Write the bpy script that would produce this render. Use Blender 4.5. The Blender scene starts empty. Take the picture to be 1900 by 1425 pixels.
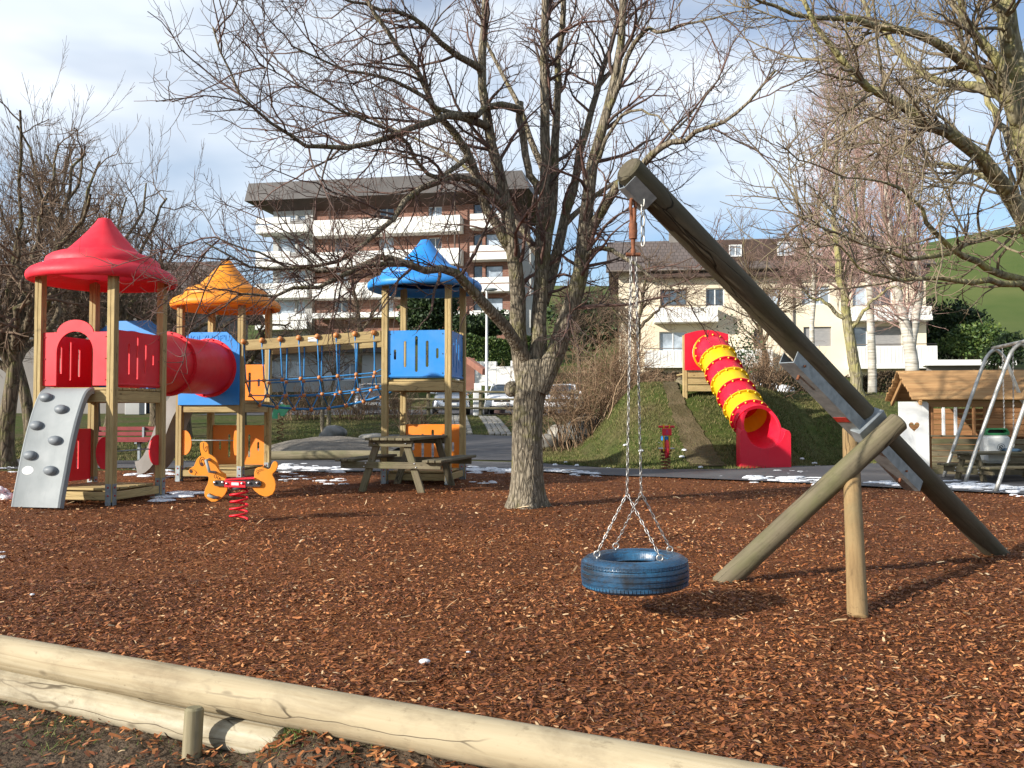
import bpy, bmesh, math, random
import numpy as np
from mathutils import Vector, Matrix
from mathutils.geometry import tessellate_polygon

random.seed(7)
rng = np.random.default_rng(11)
SC = bpy.context.scene
COL = SC.collection
R = math.radians

# ------------------------------------------------------------------ camera, sky, sun, exposure
CAM_Z, FOC = 1.14, 1645.0                 # eye height above the bark bed; focal length in photo pixels (1900 wide)
PITCH = math.atan(49.5 / FOC)
cd = bpy.data.cameras.new('camera')
cd.sensor_width = 36.0
cd.lens = 36.0 * FOC / 1900.0
cd.clip_start, cd.clip_end = 0.05, 3000.0
cam = bpy.data.objects.new('camera', cd)
cam.location = (0, 0, CAM_Z)
cam.rotation_euler = (R(90) + PITCH, 0, 0)
COL.objects.link(cam)
SC.camera = cam

SUN_EL, SHADOW_AZ = R(22.0), R(31.0)      # shadows run to the right and a little away
sun_to = Vector((-math.cos(SHADOW_AZ) * math.cos(SUN_EL), -math.sin(SHADOW_AZ) * math.cos(SUN_EL), math.sin(SUN_EL)))
W = bpy.data.worlds.new('World')
SC.world = W
W.use_nodes = True
wn, wl = W.node_tree.nodes, W.node_tree.links
wn.clear()
w_out = wn.new('ShaderNodeOutputWorld')
w_bg = wn.new('ShaderNodeBackground')
w_sky = wn.new('ShaderNodeTexSky')
w_sky.sky_type = 'NISHITA'
w_sky.sun_disc = False
w_sky.sun_elevation = SUN_EL
w_sky.sun_rotation = math.atan2(sun_to.x, sun_to.y)
w_sky.altitude = 700
w_sky.air_density, w_sky.dust_density, w_sky.ozone_density = 1.0, 0.6, 2.2
# thin winter cloud over the blue, by direction
w_tc = wn.new('ShaderNodeTexCoord')
w_map = wn.new('ShaderNodeMapping')
w_map.inputs['Location'].default_value = (6.85, 3.05, 4.5)
w_map.inputs['Scale'].default_value = (1.0, 1.0, 2.6)
w_n1 = wn.new('ShaderNodeTexNoise')
w_n1.inputs['Scale'].default_value = 1.9
w_n1.inputs['Detail'].default_value = 5
w_n1.inputs['Roughness'].default_value = 0.48
w_n1.inputs['Distortion'].default_value = 0.25
w_r = wn.new('ShaderNodeValToRGB')
w_r.color_ramp.elements[0].position, w_r.color_ramp.elements[0].color = 0.44, (0.08, 0.08, 0.08, 1)
w_r.color_ramp.elements[1].position, w_r.color_ramp.elements[1].color = 0.66, (0.92, 0.92, 0.92, 1)
w_mix = wn.new('ShaderNodeMix')
w_mix.data_type = 'RGBA'
w_n2 = wn.new('ShaderNodeTexNoise')
w_n2.inputs['Scale'].default_value = 2.6
w_n2.inputs['Detail'].default_value = 4
w_r2 = wn.new('ShaderNodeValToRGB')
w_r2.color_ramp.elements[0].position, w_r2.color_ramp.elements[0].color = 0.36, (5.4, 6.0, 6.7, 1)
w_r2.color_ramp.elements[1].position, w_r2.color_ramp.elements[1].color = 0.62, (7.8, 8.0, 8.2, 1)
wl.new(w_map.outputs[0], w_n2.inputs['Vector'])
wl.new(w_n2.outputs[0], w_r2.inputs[0])
wl.new(w_r2.outputs[0], w_mix.inputs[7])
wl.new(w_tc.outputs['Generated'], w_map.inputs['Vector'])
wl.new(w_map.outputs[0], w_n1.inputs['Vector'])
wl.new(w_n1.outputs[0], w_r.inputs[0])
wl.new(w_r.outputs[0], w_mix.inputs[0])
wl.new(w_sky.outputs[0], w_mix.inputs[6])
wl.new(w_mix.outputs[2], w_bg.inputs[0])
w_bg.inputs[1].default_value = 0.10
wl.new(w_bg.outputs[0], w_out.inputs[0])

sl = bpy.data.lights.new('sun', 'SUN')
sl.energy, sl.angle, sl.color = 4.6, R(0.6), (1.0, 0.945, 0.86)
sun = bpy.data.objects.new('sun', sl)
sun.rotation_euler = (-sun_to).to_track_quat('-Z', 'Y').to_euler()
sun.location = (-30, -20, 30)
COL.objects.link(sun)
SC.view_settings.view_transform = 'Standard'
SC.view_settings.look = 'None'
SC.view_settings.exposure = 0.75
SC.view_settings.gamma = 1.0
SC.view_settings.use_curve_mapping = False
SC.render.engine = 'CYCLES'
SC.cycles.max_bounces = 6
SC.cycles.use_denoising = True
SC.cycles.denoiser = 'OPENIMAGEDENOISE'
SC.cycles.denoising_input_passes = 'RGB_ALBEDO_NORMAL'

# ------------------------------------------------------------------ helpers
def at(px, py, Y):
    """World point at distance Y along the view for a photo pixel: used to read real positions off the photograph."""
    u, v = (px - 950.0) / FOC, (712.5 - py) / FOC
    cp, sp = math.cos(PITCH), math.sin(PITCH)
    d = Vector((u, cp - v * sp, sp + v * cp))
    return Vector((0, 0, CAM_Z)) + d * (Y / d.y)

def gnd(px, py, z=0.0):
    u, v = (px - 950.0) / FOC, (712.5 - py) / FOC
    cp, sp = math.cos(PITCH), math.sin(PITCH)
    d = Vector((u, cp - v * sp, sp + v * cp))
    return Vector((0, 0, CAM_Z)) + d * ((z - CAM_Z) / d.z)

WM = {}
def put(o, parent=None, M=None):
    M = M or Matrix.Identity(4)
    COL.objects.link(o)
    o.matrix_basis = M
    WM[o.name] = M
    if parent is not None:
        o.parent = parent
        o.matrix_parent_inverse = WM[parent.name].inverted()
    return o

def thing(name, label, cat, loc=(0, 0, 0), group=None, rotz=0.0):
    o = bpy.data.objects.new(name, None)
    o.empty_display_size = 0.2
    put(o, None, Matrix.Translation(Vector(loc)) @ Matrix.Rotation(rotz, 4, 'Z'))
    return tag(o, label, cat, group)

def tag(o, label, cat=None, group=None, kind=None):
    o['label'] = label
    if cat: o['category'] = cat
    if group: o['group'] = group
    if kind: o['kind'] = kind
    return o

def struct(o, label=None):
    o['kind'] = 'structure'
    if label: o['label'] = label
    return o

def V(*a): return Vector(a)

def frame(p0, p1, up=(0, 0, 1)):
    """Matrix with local Z from p0 to p1, local Y near `up`."""
    p0, p1 = Vector(p0), Vector(p1)
    z = (p1 - p0).normalized()
    u = Vector(up)
    if abs(z.dot(u)) > 0.98: u = Vector((0, 1, 0))
    x = u.cross(z).normalized()
    y = z.cross(x)
    M = Matrix((x, y, z)).transposed().to_4x4()
    M.translation = p0
    return M

class MB:
    """Collects shapes; obj() links them as one mesh."""
    def __init__(s): s.v, s.f = [], []
    def add(s, vs, fs, M=None):
        n = len(s.v)
        s.v += [tuple(M @ Vector(p)) for p in vs] if M is not None else [tuple(p) for p in vs]
        s.f += [tuple(i + n for i in f) for f in fs]
        return s
    def box(s, lo, hi, ch=0.0, M=None):
        x0, y0, z0 = lo; x1, y1, z1 = hi
        if ch <= 0:
            vs = [(x0,y0,z0),(x1,y0,z0),(x1,y1,z0),(x0,y1,z0),(x0,y0,z1),(x1,y0,z1),(x1,y1,z1),(x0,y1,z1)]
            return s.add(vs, [(3,2,1,0),(4,5,6,7),(0,1,5,4),(1,2,6,5),(2,3,7,6),(3,0,4,7)], M)
        ch = min(ch, 0.4 * min(x1-x0, y1-y0, z1-z0))
        bm = bmesh.new()
        bmesh.ops.create_cube(bm, size=1.0)
        for v in bm.verts:
            v.co = Vector(((x0+x1)/2 + v.co.x*(x1-x0), (y0+y1)/2 + v.co.y*(y1-y0), (z0+z1)/2 + v.co.z*(z1-z0)))
        bmesh.ops.bevel(bm, geom=bm.edges[:], offset=ch, segments=1, affect='EDGES', profile=0.7)
        bm.verts.index_update()
        s.add([v.co.copy() for v in bm.verts], [[v.index for v in f.verts] for f in bm.faces], M)
        bm.free()
        return s
    def tube(s, pts, rad, k=8, cap=True, closed=False):
        pts = [Vector(p) for p in pts]; n = len(pts)
        if not hasattr(rad, '__len__'): rad = [rad] * n
        vs, fs = [], []
        ref = None
        for i in range(n):
            if closed: t = pts[(i+1) % n] - pts[i-1]
            else: t = pts[min(i+1, n-1)] - pts[max(i-1, 0)]
            t.normalize()
            if ref is None:
                ref = Vector((0, 0, 1)) if abs(t.z) < 0.9 else Vector((1, 0, 0))
            x = ref.cross(t).normalized(); y = t.cross(x); ref = y
            for j in range(k):
                a = 2 * math.pi * j / k
                vs.append(pts[i] + (x * math.cos(a) + y * math.sin(a)) * rad[i])
        for i in range(n if closed else n - 1):
            for j in range(k):
                a, b = i * k + j, i * k + (j + 1) % k
                c, d = ((i + 1) % n) * k + (j + 1) % k, ((i + 1) % n) * k + j
                fs.append((a, b, c, d))
        if cap and not closed:
            fs.append(tuple(range(k))[::-1]); fs.append(tuple((n - 1) * k + j for j in range(k)))
        return s.add(vs, fs)
    def lathe(s, prof, k=32, M=None, sq=0.0, cap0=False, cap1=False):
        vs, fs = [], []
        for r, z in prof:
            for j in range(k):
                a = 2 * math.pi * j / k
                rr = r * (1 + sq * math.cos(4 * a))
                vs.append((rr * math.cos(a), rr * math.sin(a), z))
        for i in range(len(prof) - 1):
            for j in range(k):
                fs.append((i*k+j, i*k+(j+1) % k, (i+1)*k+(j+1) % k, (i+1)*k+j))
        if cap0: fs.append(tuple(range(k))[::-1])
        if cap1: fs.append(tuple((len(prof)-1)*k+j for j in range(k)))
        return s.add(vs, fs, M)
    def prism(s, outer, holes=(), t=0.02, M=None):
        """Flat outline in local XY (with holes), extruded from z=0 to z=t."""
        loops = [list(outer)] + [list(h) for h in holes]
        def area(l): return sum(l[i][0]*l[(i+1) % len(l)][1] - l[(i+1) % len(l)][0]*l[i][1] for i in range(len(l)))
        if area(loops[0]) < 0: loops[0].reverse()
        for h in loops[1:]:
            if area(h) > 0: h.reverse()
        tri = tessellate_polygon([[Vector((p[0], p[1], 0)) for p in l] for l in loops])
        flat = [p for l in loops for p in l]; n = len(flat)
        vs = [(p[0], p[1], 0) for p in flat] + [(p[0], p[1], t) for p in flat]
        fs = []
        for a, b, c in tri:
            pa, pb, pc = flat[a], flat[b], flat[c]
            if (pb[0]-pa[0])*(pc[1]-pa[1]) - (pc[0]-pa[0])*(pb[1]-pa[1]) < 0: b, c = c, b
            fs.append((c, b, a)); fs.append((a+n, b+n, c+n))
        o = 0
        for l in loops:
            m = len(l)
            for i in range(m):
                a, b = o+i, o+(i+1) % m
                fs.append((a, b, b+n, a+n))
            o += m
        return s.add(vs, fs, M)
    def ball(s, c, r, u=8, w=6, sc=(1, 1, 1), M=None):
        vs, fs = [], []
        for i in range(w + 1):
            th = math.pi * i / w
            for j in range(u):
                a = 2 * math.pi * j / u
                vs.append((c[0]+r*sc[0]*math.sin(th)*math.cos(a), c[1]+r*sc[1]*math.sin(th)*math.sin(a), c[2]+r*sc[2]*math.cos(th)))
        for i in range(w):
            for j in range(u):
                fs.append((i*u+j, (i+1)*u+j, (i+1)*u+(j+1) % u, i*u+(j+1) % u))
        return s.add(vs, fs, M)
    def obj(s, name, mat, parent=None, smooth=None, M=None):
        """M: local frame the collected coordinates are in (its axes orient the material's grain)."""
        me = bpy.data.meshes.new(name)
        me.from_pydata(s.v, [], s.f)
        me.materials.append(mat)
        if smooth is not None:
            me.shade_smooth()
            if smooth < 3.2: me.set_sharp_from_angle(angle=smooth)
        me.update()
        return put(bpy.data.objects.new(name, me), parent, M)

def np_mesh(name, verts, quads, mat, parent=None, smooth=False, M=None, tris=None):
    me = bpy.data.meshes.new(name)
    nv = len(verts)
    me.vertices.add(nv)
    me.vertices.foreach_set('co', np.ascontiguousarray(verts, np.float32).ravel())
    nq = 0 if quads is None else len(quads); nt = 0 if tris is None else len(tris)
    loops = np.concatenate([a.ravel() for a in (quads, tris) if a is not None]).astype(np.int32)
    me.loops.add(len(loops))
    me.loops.foreach_set('vertex_index', loops)
    me.polygons.add(nq + nt)
    st = np.concatenate([np.arange(nq) * 4, nq * 4 + np.arange(nt) * 3]).astype(np.int32)
    me.polygons.foreach_set('loop_start', st)
    me.polygons.foreach_set('loop_total', np.concatenate([np.full(nq, 4), np.full(nt, 3)]).astype(np.int32))
    if smooth: me.polygons.foreach_set('use_smooth', np.ones(nq + nt, bool))
    me.materials.append(mat)
    me.update(calc_edges=True)
    return put(bpy.data.objects.new(name, me), parent, M)

def beam(name, p0, p1, w, h, mat, parent=None, up=(0, 0, 1), ch=0.006):
    """Squared timber from p0 to p1: w across, h along `up`; grain runs along its length."""
    M = frame(p0, p1, up)
    L = (Vector(p1) - Vector(p0)).length
    return MB().box((-w/2, -h/2, 0), (w/2, h/2, L), ch).obj(name, mat, parent, None, M)

def pole(name, p0, p1, r0, r1, mat, parent=None, k=20, n=10, wob=0.0, cham=0.012, seed=0):
    """Round timber along local Z with slight swelling and chamfered ends."""
    M = frame(p0, p1)
    L = (Vector(p1) - Vector(p0)).length
    rr = random.Random(seed)
    ph = [rr.uniform(0, 6.28) for _ in range(4)]
    prof_z = [0.0, cham] + [L * i / n for i in range(1, n)] + [L - cham, L]
    vs, fs = [], []
    for i, z in enumerate(prof_z):
        t = z / L
        r = r0 + (r1 - r0) * t
        if i in (0, len(prof_z) - 1): r = max(r - cham, r * 0.4)
        ox = wob * math.sin(t * 5 + ph[0]); oy = wob * math.sin(t * 6.3 + ph[1])
        for j in range(k):
            a = 2 * math.pi * j / k
            q = r * (1 + 0.02 * math.sin(2*a + ph[2] + 3*t) + 0.014 * math.sin(3*a + ph[3] - 7*t))
            vs.append((ox + q*math.cos(a), oy + q*math.sin(a), z))
    m = len(prof_z)
    for i in range(m - 1):
        for j in range(k):
            fs.append((i*k+j, i*k+(j+1) % k, (i+1)*k+(j+1) % k, (i+1)*k+j))
    fs.append(tuple(range(k))[::-1]); fs.append(tuple((m-1)*k+j for j in range(k)))
    return MB().add(vs, fs).obj(name, mat, parent, 0.7, M)

def catmull(P, n):
    P = [np.array(p, float) for p in P]
    Q = [2*P[0]-P[1]] + P + [2*P[-1]-P[-2]]
    seg = len(P) - 1
    out = []
    for i in range(n):
        t = i / (n - 1) * seg
        k = min(int(t), seg - 1); f = t - k
        a, b, c, d = Q[k], Q[k+1], Q[k+2], Q[k+3]
        out.append(0.5*((2*b)+(c-a)*f+(2*a-5*b+4*c-d)*f*f+(3*b-a-3*c+d)*f**3))
    return np.array(out)

# ------------------------------------------------------------------ materials
def new_mat(name):
    m = bpy.data.materials.new(name)
    m.use_nodes = True
    nt = m.node_tree
    return m, nt, nt.nodes['Principled BSDF']

def nd(nt, typ, **kw):
    n = nt.nodes.new(typ)
    for k, v in kw.items(): setattr(n, k, v)
    return n

def coords(nt, stretch=(1, 1, 1), kind='Object'):
    tc = nd(nt, 'ShaderNodeTexCoord'); mp = nd(nt, 'ShaderNodeMapping')
    mp.inputs['Scale'].default_value = stretch
    nt.links.new(tc.outputs[kind], mp.inputs['Vector'])
    return mp.outputs[0]

def noise(nt, vec, scale, detail=5, rough=0.55, dist=0.0):
    n = nd(nt, 'ShaderNodeTexNoise')
    n.inputs['Scale'].default_value = scale; n.inputs['Detail'].default_value = detail
    n.inputs['Roughness'].default_value = rough; n.inputs['Distortion'].default_value = dist
    nt.links.new(vec, n.inputs['Vector'])
    return n.outputs[0]

def ramp(nt, fac, stops):
    r = nd(nt, 'ShaderNodeValToRGB')
    e = r.color_ramp.elements
    while len(e) < len(stops): e.new(0.5)
    for i, (p, c) in enumerate(stops):
        e[i].position = p
        e[i].color = (c[0], c[1], c[2], 1) if hasattr(c, '__len__') else (c, c, c, 1)
    nt.links.new(fac, r.inputs[0])
    return r.outputs[0]

def mixc(nt, fac, a, b, mode='MIX'):
    m = nd(nt, 'ShaderNodeMix', data_type='RGBA', blend_type=mode)
    for sock, val in ((m.inputs[0], fac), (m.inputs[6], a), (m.inputs[7], b)):
        if hasattr(val, 'node'): nt.links.new(val, sock)
        elif hasattr(val, '__len__'): sock.default_value = (val[0], val[1], val[2], 1)
        else: sock.default_value = val
    return m.outputs[2]

def bump(nt, bs, h, strength=0.3, dist=0.01, prev=None):
    b = nd(nt, 'ShaderNodeBump')
    b.inputs['Strength'].default_value = strength; b.inputs['Distance'].default_value = dist
    nt.links.new(h, b.inputs['Height'])
    if prev is not None: nt.links.new(prev, b.inputs['Normal'])
    nt.links.new(b.outputs[0], bs.inputs['Normal'])
    return b.outputs[0]

def simple(name, c1, c2=None, scale=6, rough=0.6, bs=0.0, bscale=None, bdist=0.01, stretch=(1, 1, 1), metal=0.0, spec=0.5, lo=0.35, hi=0.65, detail=5, kind='Object', coat=0.0):
    m, nt, b = new_mat(name)
    vec = coords(nt, stretch, kind)
    if c2 is None: c2 = [x * 0.8 for x in c1]
    n = noise(nt, vec, scale, detail)
    nt.links.new(ramp(nt, n, [(lo, c1), (hi, c2)]), b.inputs['Base Color'])
    b.inputs['Roughness'].default_value = rough
    b.inputs['Metallic'].default_value = metal
    b.inputs['Specular IOR Level'].default_value = spec
    b.inputs['Coat Weight'].default_value = coat
    if bs > 0: bump(nt, b, noise(nt, vec, bscale or scale * 4, 4), bs, bdist)
    return m

def wood(name, c1, c2, c3, rough=0.75, green=None, knots=True, grain=14, crack=0.5, checks=0.0, stain=0.0):
    """Timber with grain along local Z; every board differs a little; drying checks and stains on request."""
    m, nt, b = new_mat(name)
    oi = nd(nt, 'ShaderNodeObjectInfo')
    off = nd(nt, 'ShaderNodeVectorMath', operation='SCALE'); off.inputs[0].default_value = (13.1, 7.7, 29.3)
    nt.links.new(oi.outputs['Random'], off.inputs['Scale'])
    def co(st):
        a = nd(nt, 'ShaderNodeVectorMath', operation='ADD')
        nt.links.new(coords(nt), a.inputs[0]); nt.links.new(off.outputs[0], a.inputs[1])
        mp = nd(nt, 'ShaderNodeMapping'); mp.inputs['Scale'].default_value = st
        nt.links.new(a.outputs[0], mp.inputs['Vector'])
        return mp.outputs[0]
    n1 = noise(nt, co((1, 1, 0.05)), grain * 3, 6, 0.6, 1.2)
    col = ramp(nt, n1, [(0.28, c3), (0.45, c2), (0.68, c1)])
    n2 = noise(nt, co((1, 1, 0.35)), 2.2, 4)
    col = mixc(nt, ramp(nt, n2, [(0.38, 0.0), (0.72, 0.6)]), col, c2)
    if knots:
        vo = nd(nt, 'ShaderNodeTexVoronoi'); vo.inputs['Scale'].default_value = 3.6
        nt.links.new(co((1.6, 1.6, 0.8)), vo.inputs['Vector'])
        col = mixc(nt, ramp(nt, vo.outputs['Distance'], [(0.03, 0.8), (0.11, 0.0)]), col, [x * 0.35 for x in c3])
    if green:
        n3 = noise(nt, co((1, 1, 0.5)), 4.0, 6, 0.65)
        col = mixc(nt, ramp(nt, n3, [(0.48, 0.0), (0.72, 0.7)]), col, green)
    if stain > 0:
        n4 = noise(nt, co((1, 1, 0.45)), 5.5, 9, 0.72, 0.4)
        col = mixc(nt, ramp(nt, n4, [(0.46, 0.0), (0.70, stain)]), col, [x * 0.42 for x in c3])
        n5 = noise(nt, co((1, 1, 0.6)), 26, 5, 0.7)
        col = mixc(nt, ramp(nt, n5, [(0.60, 0.0), (0.72, stain)]), col, [x * 0.5 for x in c3])
    br = nd(nt, 'ShaderNodeMapRange'); br.inputs[3].default_value, br.inputs[4].default_value = 0.80, 1.12
    nt.links.new(oi.outputs['Random'], br.inputs[0])
    hsv = nd(nt, 'ShaderNodeHueSaturation'); nt.links.new(br.outputs[0], hsv.inputs['Value']); nt.links.new(col, hsv.inputs['Color'])
    col = hsv.outputs[0]
    h = n1
    if checks > 0:
        vc = nd(nt, 'ShaderNodeTexVoronoi', feature='DISTANCE_TO_EDGE'); vc.inputs['Scale'].default_value = 9.0
        vn = nd(nt, 'ShaderNodeVectorMath', operation='ADD'); nt.links.new(co((1, 1, 0.10)), vn.inputs[0])
        wn_ = nd(nt, 'ShaderNodeTexNoise'); wn_.inputs['Scale'].default_value = 9; nt.links.new(co((1, 1, 0.4)), wn_.inputs['Vector'])
        sc_ = nd(nt, 'ShaderNodeVectorMath', operation='SCALE'); sc_.inputs['Scale'].default_value = 0.06; nt.links.new(wn_.outputs[1], sc_.inputs[0]); nt.links.new(sc_.outputs[0], vn.inputs[1])
        nt.links.new(vn.outputs[0], vc.inputs['Vector'])
        gate = ramp(nt, noise(nt, co((1, 1, 0.3)), 3.0, 3), [(0.47, 0.0), (0.56, 1.0)])
        line = ramp(nt, vc.outputs['Distance'], [(0.006, 1.0), (0.022, 0.0)])
        ck = mixc(nt, 1.0, line, gate, 'MULTIPLY')
        k2 = mixc(nt, 1.0, ck, (checks, checks, checks), 'MULTIPLY')
        col = mixc(nt, k2, col, [x * 0.25 for x in c3])
        h = mixc(nt, ck, n1, (0, 0, 0))
    nt.links.new(col, b.inputs['Base Color'])
    b.inputs['Roughness'].default_value = rough
    b.inputs['Specular IOR Level'].default_value = 0.25
    bump(nt, b, h, crack, 0.004)
    return m

def plastic(name, c, rough=0.38, fade=0.12, thin=0.0):
    m, nt, b = new_mat(name)
    v = coords(nt)
    n = noise(nt, v, 2.3, 5)
    pale = [x + (1 - x) * fade for x in c]
    col = ramp(nt, n, [(0.35, c), (0.75, pale)])
    dirt = noise(nt, coords(nt, (1, 0.35, 0.35)), 9, 9, 0.74)
    scuff = noise(nt, coords(nt, (4, 1, 2)), 8, 6, 0.8, 1.5)
    col = mixc(nt, ramp(nt, scuff, [(0.64, 0.0), (0.80, 0.25)]), col, [x + (1 - x) * 0.35 for x in c])
    col = mixc(nt, ramp(nt, dirt, [(0.54, 0.0), (0.78, 0.28)]), col, [x * 0.30 + 0.03 for x in c])
    nt.links.new(col, b.inputs['Base Color'])
    nt.links.new(ramp(nt, noise(nt, v, 7, 5), [(0.3, rough), (0.7, rough + 0.16)]), b.inputs['Roughness'])
    b.inputs['Specular IOR Level'].default_value = 0.4
    bump(nt, b, noise(nt, v, 3.0, 3), 0.12, 0.01)
    if thin > 0:      # thin moulded plastic lets some sun through
        tr = nd(nt, 'ShaderNodeBsdfTranslucent'); mx = nd(nt, 'ShaderNodeMixShader')
        nt.links.new(col, tr.inputs['Color']); mx.inputs[0].default_value = thin
        nt.links.new(b.outputs[0], mx.inputs[1]); nt.links.new(tr.outputs[0], mx.inputs[2])
        nt.links.new(mx.outputs[0], nt.nodes['Material Output'].inputs['Surface'])
    return m

def island(name, stops, rough=0.8, extra=None, spec=0.2, trans=0.0):
    """Colour differs from piece to piece of one mesh."""
    m, nt, b = new_mat(name)
    g = nd(nt, 'ShaderNodeNewGeometry')
    col = ramp(nt, g.outputs['Random Per Island'], stops)
    if extra:
        n = noise(nt, coords(nt), extra[0], 4)
        col = mixc(nt, ramp(nt, n, [(0.4, 0.0), (0.65, extra[2])]), col, extra[1])
    nt.links.new(col, b.inputs['Base Color'])
    b.inputs['Roughness'].default_value = rough
    b.inputs['Specular IOR Level'].default_value = spec
    return m
# ------------------------------------------------------------------ shared materials
MAT = {}
MAT['post_wood'] = wood('post_wood', (0.52, 0.40, 0.195), (0.42, 0.31, 0.14), (0.28, 0.19, 0.08), stain=0.3, checks=0.5)
MAT['log_wood'] = wood('log_wood', (0.41, 0.345, 0.23), (0.345, 0.28, 0.175), (0.24, 0.175, 0.10), grain=7, crack=0.6, checks=0.9, stain=0.5)
MAT['log_pale'] = wood('log_pale', (0.56, 0.50, 0.37), (0.47, 0.40, 0.27), (0.30, 0.22, 0.125), grain=7, crack=0.6, checks=0.9, stain=0.6)
MAT['prop_wood'] = wood('prop_wood', (0.36, 0.24, 0.11), (0.28, 0.18, 0.08), (0.17, 0.105, 0.046), green=(0.23, 0.18, 0.09), grain=8, checks=0.9, stain=0.4)
MAT['weathered'] = wood('weathered', (0.30, 0.25, 0.16), (0.22, 0.185, 0.11), (0.13, 0.105, 0.06), green=(0.15, 0.15, 0.07), grain=8)
MAT['beam_dark'] = wood('beam_dark', (0.135, 0.112, 0.075), (0.10, 0.083, 0.053), (0.05, 0.04, 0.022), green=(0.08, 0.074, 0.034), grain=6, knots=False, crack=0.8, checks=0.9, stain=0.3)
MAT['grey_wood'] = wood('grey_wood', (0.21, 0.175, 0.11), (0.155, 0.128, 0.078), (0.09, 0.072, 0.042), green=(0.12, 0.125, 0.045), grain=9, checks=0.8, stain=0.4)
MAT['red_plastic'] = plastic('red_plastic', (0.80, 0.010, 0.024), fade=0.03, thin=0.12)
MAT['roof_red'] = plastic('roof_red', (0.80, 0.022, 0.045), rough=0.45, fade=0.05, thin=0.22)
MAT['orange_plastic'] = plastic('orange_plastic', (0.86, 0.24, 0.01), fade=0.03, thin=0.10)
MAT['roof_orange'] = plastic('roof_orange', (0.90, 0.32, 0.015), rough=0.45, fade=0.03, thin=0.22)
MAT['blue_plastic'] = plastic('blue_plastic', (0.010, 0.215, 0.60), fade=0.05)
MAT['yellow_plastic'] = plastic('yellow_plastic', (0.90, 0.58, 0.005), fade=0.02, thin=0.25)
MAT['slide_red'] = plastic('slide_red', (0.84, 0.012, 0.045), rough=0.3, fade=0.02, thin=0.25)
MAT['grey_plastic'] = plastic('grey_plastic', (0.225, 0.245, 0.245), rough=0.6, fade=0.06)
MAT['grey_hold'] = plastic('grey_hold', (0.15, 0.168, 0.18), rough=0.4, fade=0.04)
MAT['galv'] = simple('galvanised_steel', (0.33, 0.36, 0.37), (0.22, 0.245, 0.255), 16, 0.55, 0.06, metal=0.55)
MAT['tube_steel'] = simple('tube_steel', (0.55, 0.54, 0.50), (0.36, 0.34, 0.30), 9, 0.45, 0.05, metal=0.6)
MAT['chain'] = simple('chain_steel', (0.50, 0.49, 0.47), (0.30, 0.28, 0.25), 30, 0.42, metal=0.8)
MAT['rust'] = simple('rusty_iron', (0.24, 0.085, 0.035), (0.12, 0.045, 0.022), 30, 0.8, 0.25, metal=0.25)
MAT['bolt'] = simple('zinc_bolt', (0.7, 0.7, 0.7), (0.5, 0.5, 0.5), 20, 0.35, metal=0.9)
MAT['red_cap'] = simple('red_cap', (0.45, 0.03, 0.02), (0.3, 0.03, 0.02), 20, 0.5)
MAT['yellow_cap'] = simple('yellow_cap', (0.95, 0.72, 0.05), (0.85, 0.6, 0.05), 20, 0.4)
MAT['white_paint'] = simple('white_paint', (0.80, 0.80, 0.78), (0.70, 0.70, 0.67), 3, 0.6)
MAT['black_paint'] = simple('black_paint', (0.02, 0.02, 0.02), (0.035, 0.03, 0.03), 3, 0.5)
MAT['dark_brown_line'] = simple('dark_brown_line', (0.06, 0.015, 0.01), (0.05, 0.015, 0.01), 3, 0.5)
MAT['snow'] = simple('snow', (0.80, 0.82, 0.85), (0.58, 0.59, 0.60), 16, 0.8, 0.9, 50, 0.02, spec=0.2, lo=0.45, hi=0.7)
MAT['stone'] = simple('stone', (0.26, 0.25, 0.23), (0.10, 0.10, 0.09), 2.6, 0.85, 0.6, 9, 0.05, detail=8)
MAT['stone_pale'] = simple('stone_pale', (0.40, 0.37, 0.31), (0.22, 0.20, 0.16), 2.6, 0.85, 0.6, 9, 0.05, detail=8)
MAT['rope_blue'] = simple('rope_blue', (0.02, 0.22, 0.50), (0.015, 0.14, 0.36), 60, 0.7, 0.3, 150)
MAT['bead'] = simple('bead', (0.62, 0.25, 0.07), (0.48, 0.17, 0.05), 12, 0.45)

def ss(a, b, x):
    t = np.clip((np.asarray(x, float) - a) / (b - a), 0, 1)
    return t * t * (3 - 2 * t)

def wav(x, y, f, s=0.0):
    return (np.sin(x*f + 1.3 + s) * np.cos(y*f*0.83 + 0.4 + s*2) + 0.5*np.sin(x*f*2.3 + y*f*1.7 + s) + 0.35*np.cos(x*f*3.9 - y*f*4.3 + s*1.7)) / 1.85

def hgt(x, y):
    """Ground height: flat bed, a lawn rising to the car park on the left, a bank with the slide on the right, then the hill."""
    x, y = np.asarray(x, float), np.asarray(y, float)
    left = 0.95 * ss(19, 41, y)
    yb = 17.6 + 2.6 * ss(5.6, 7.6, x) + 1.6 * (1 - ss(1.0, 2.8, x))
    bank = 1.62 * ss(yb, yb + 4.2, y) + 0.22 * np.exp(-(((x - 4.2) / 2.0)**2 + ((y - 22.3) / 1.8)**2))
    xo = 1.3 + 0.13 * np.clip(y - 22, 0, 25)
    k = ss(0.0, 2.0, x - xo)
    z = left * (1 - k) + bank * k
    z = z + (1.4 - z) * ss(40, 60, y)
    z = z + ss(45, 60, y) * 2.2 + ss(58, 82, y) * 4.2
    hill = 18.5 + 13.0 * ss(35, 110, x) - 9.0 * ss(-20, -120, x)
    z = z + ss(84, 185, y) * hill + 0.4 * ss(90, 130, y) * wav(x, y, 0.05)
    z = z + 0.035 * ss(18, 24, y) * wav(x, y, 0.9)
    z = z - 0.30 * (1 - ss(15.8, 17.0, y))
    return z

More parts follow.
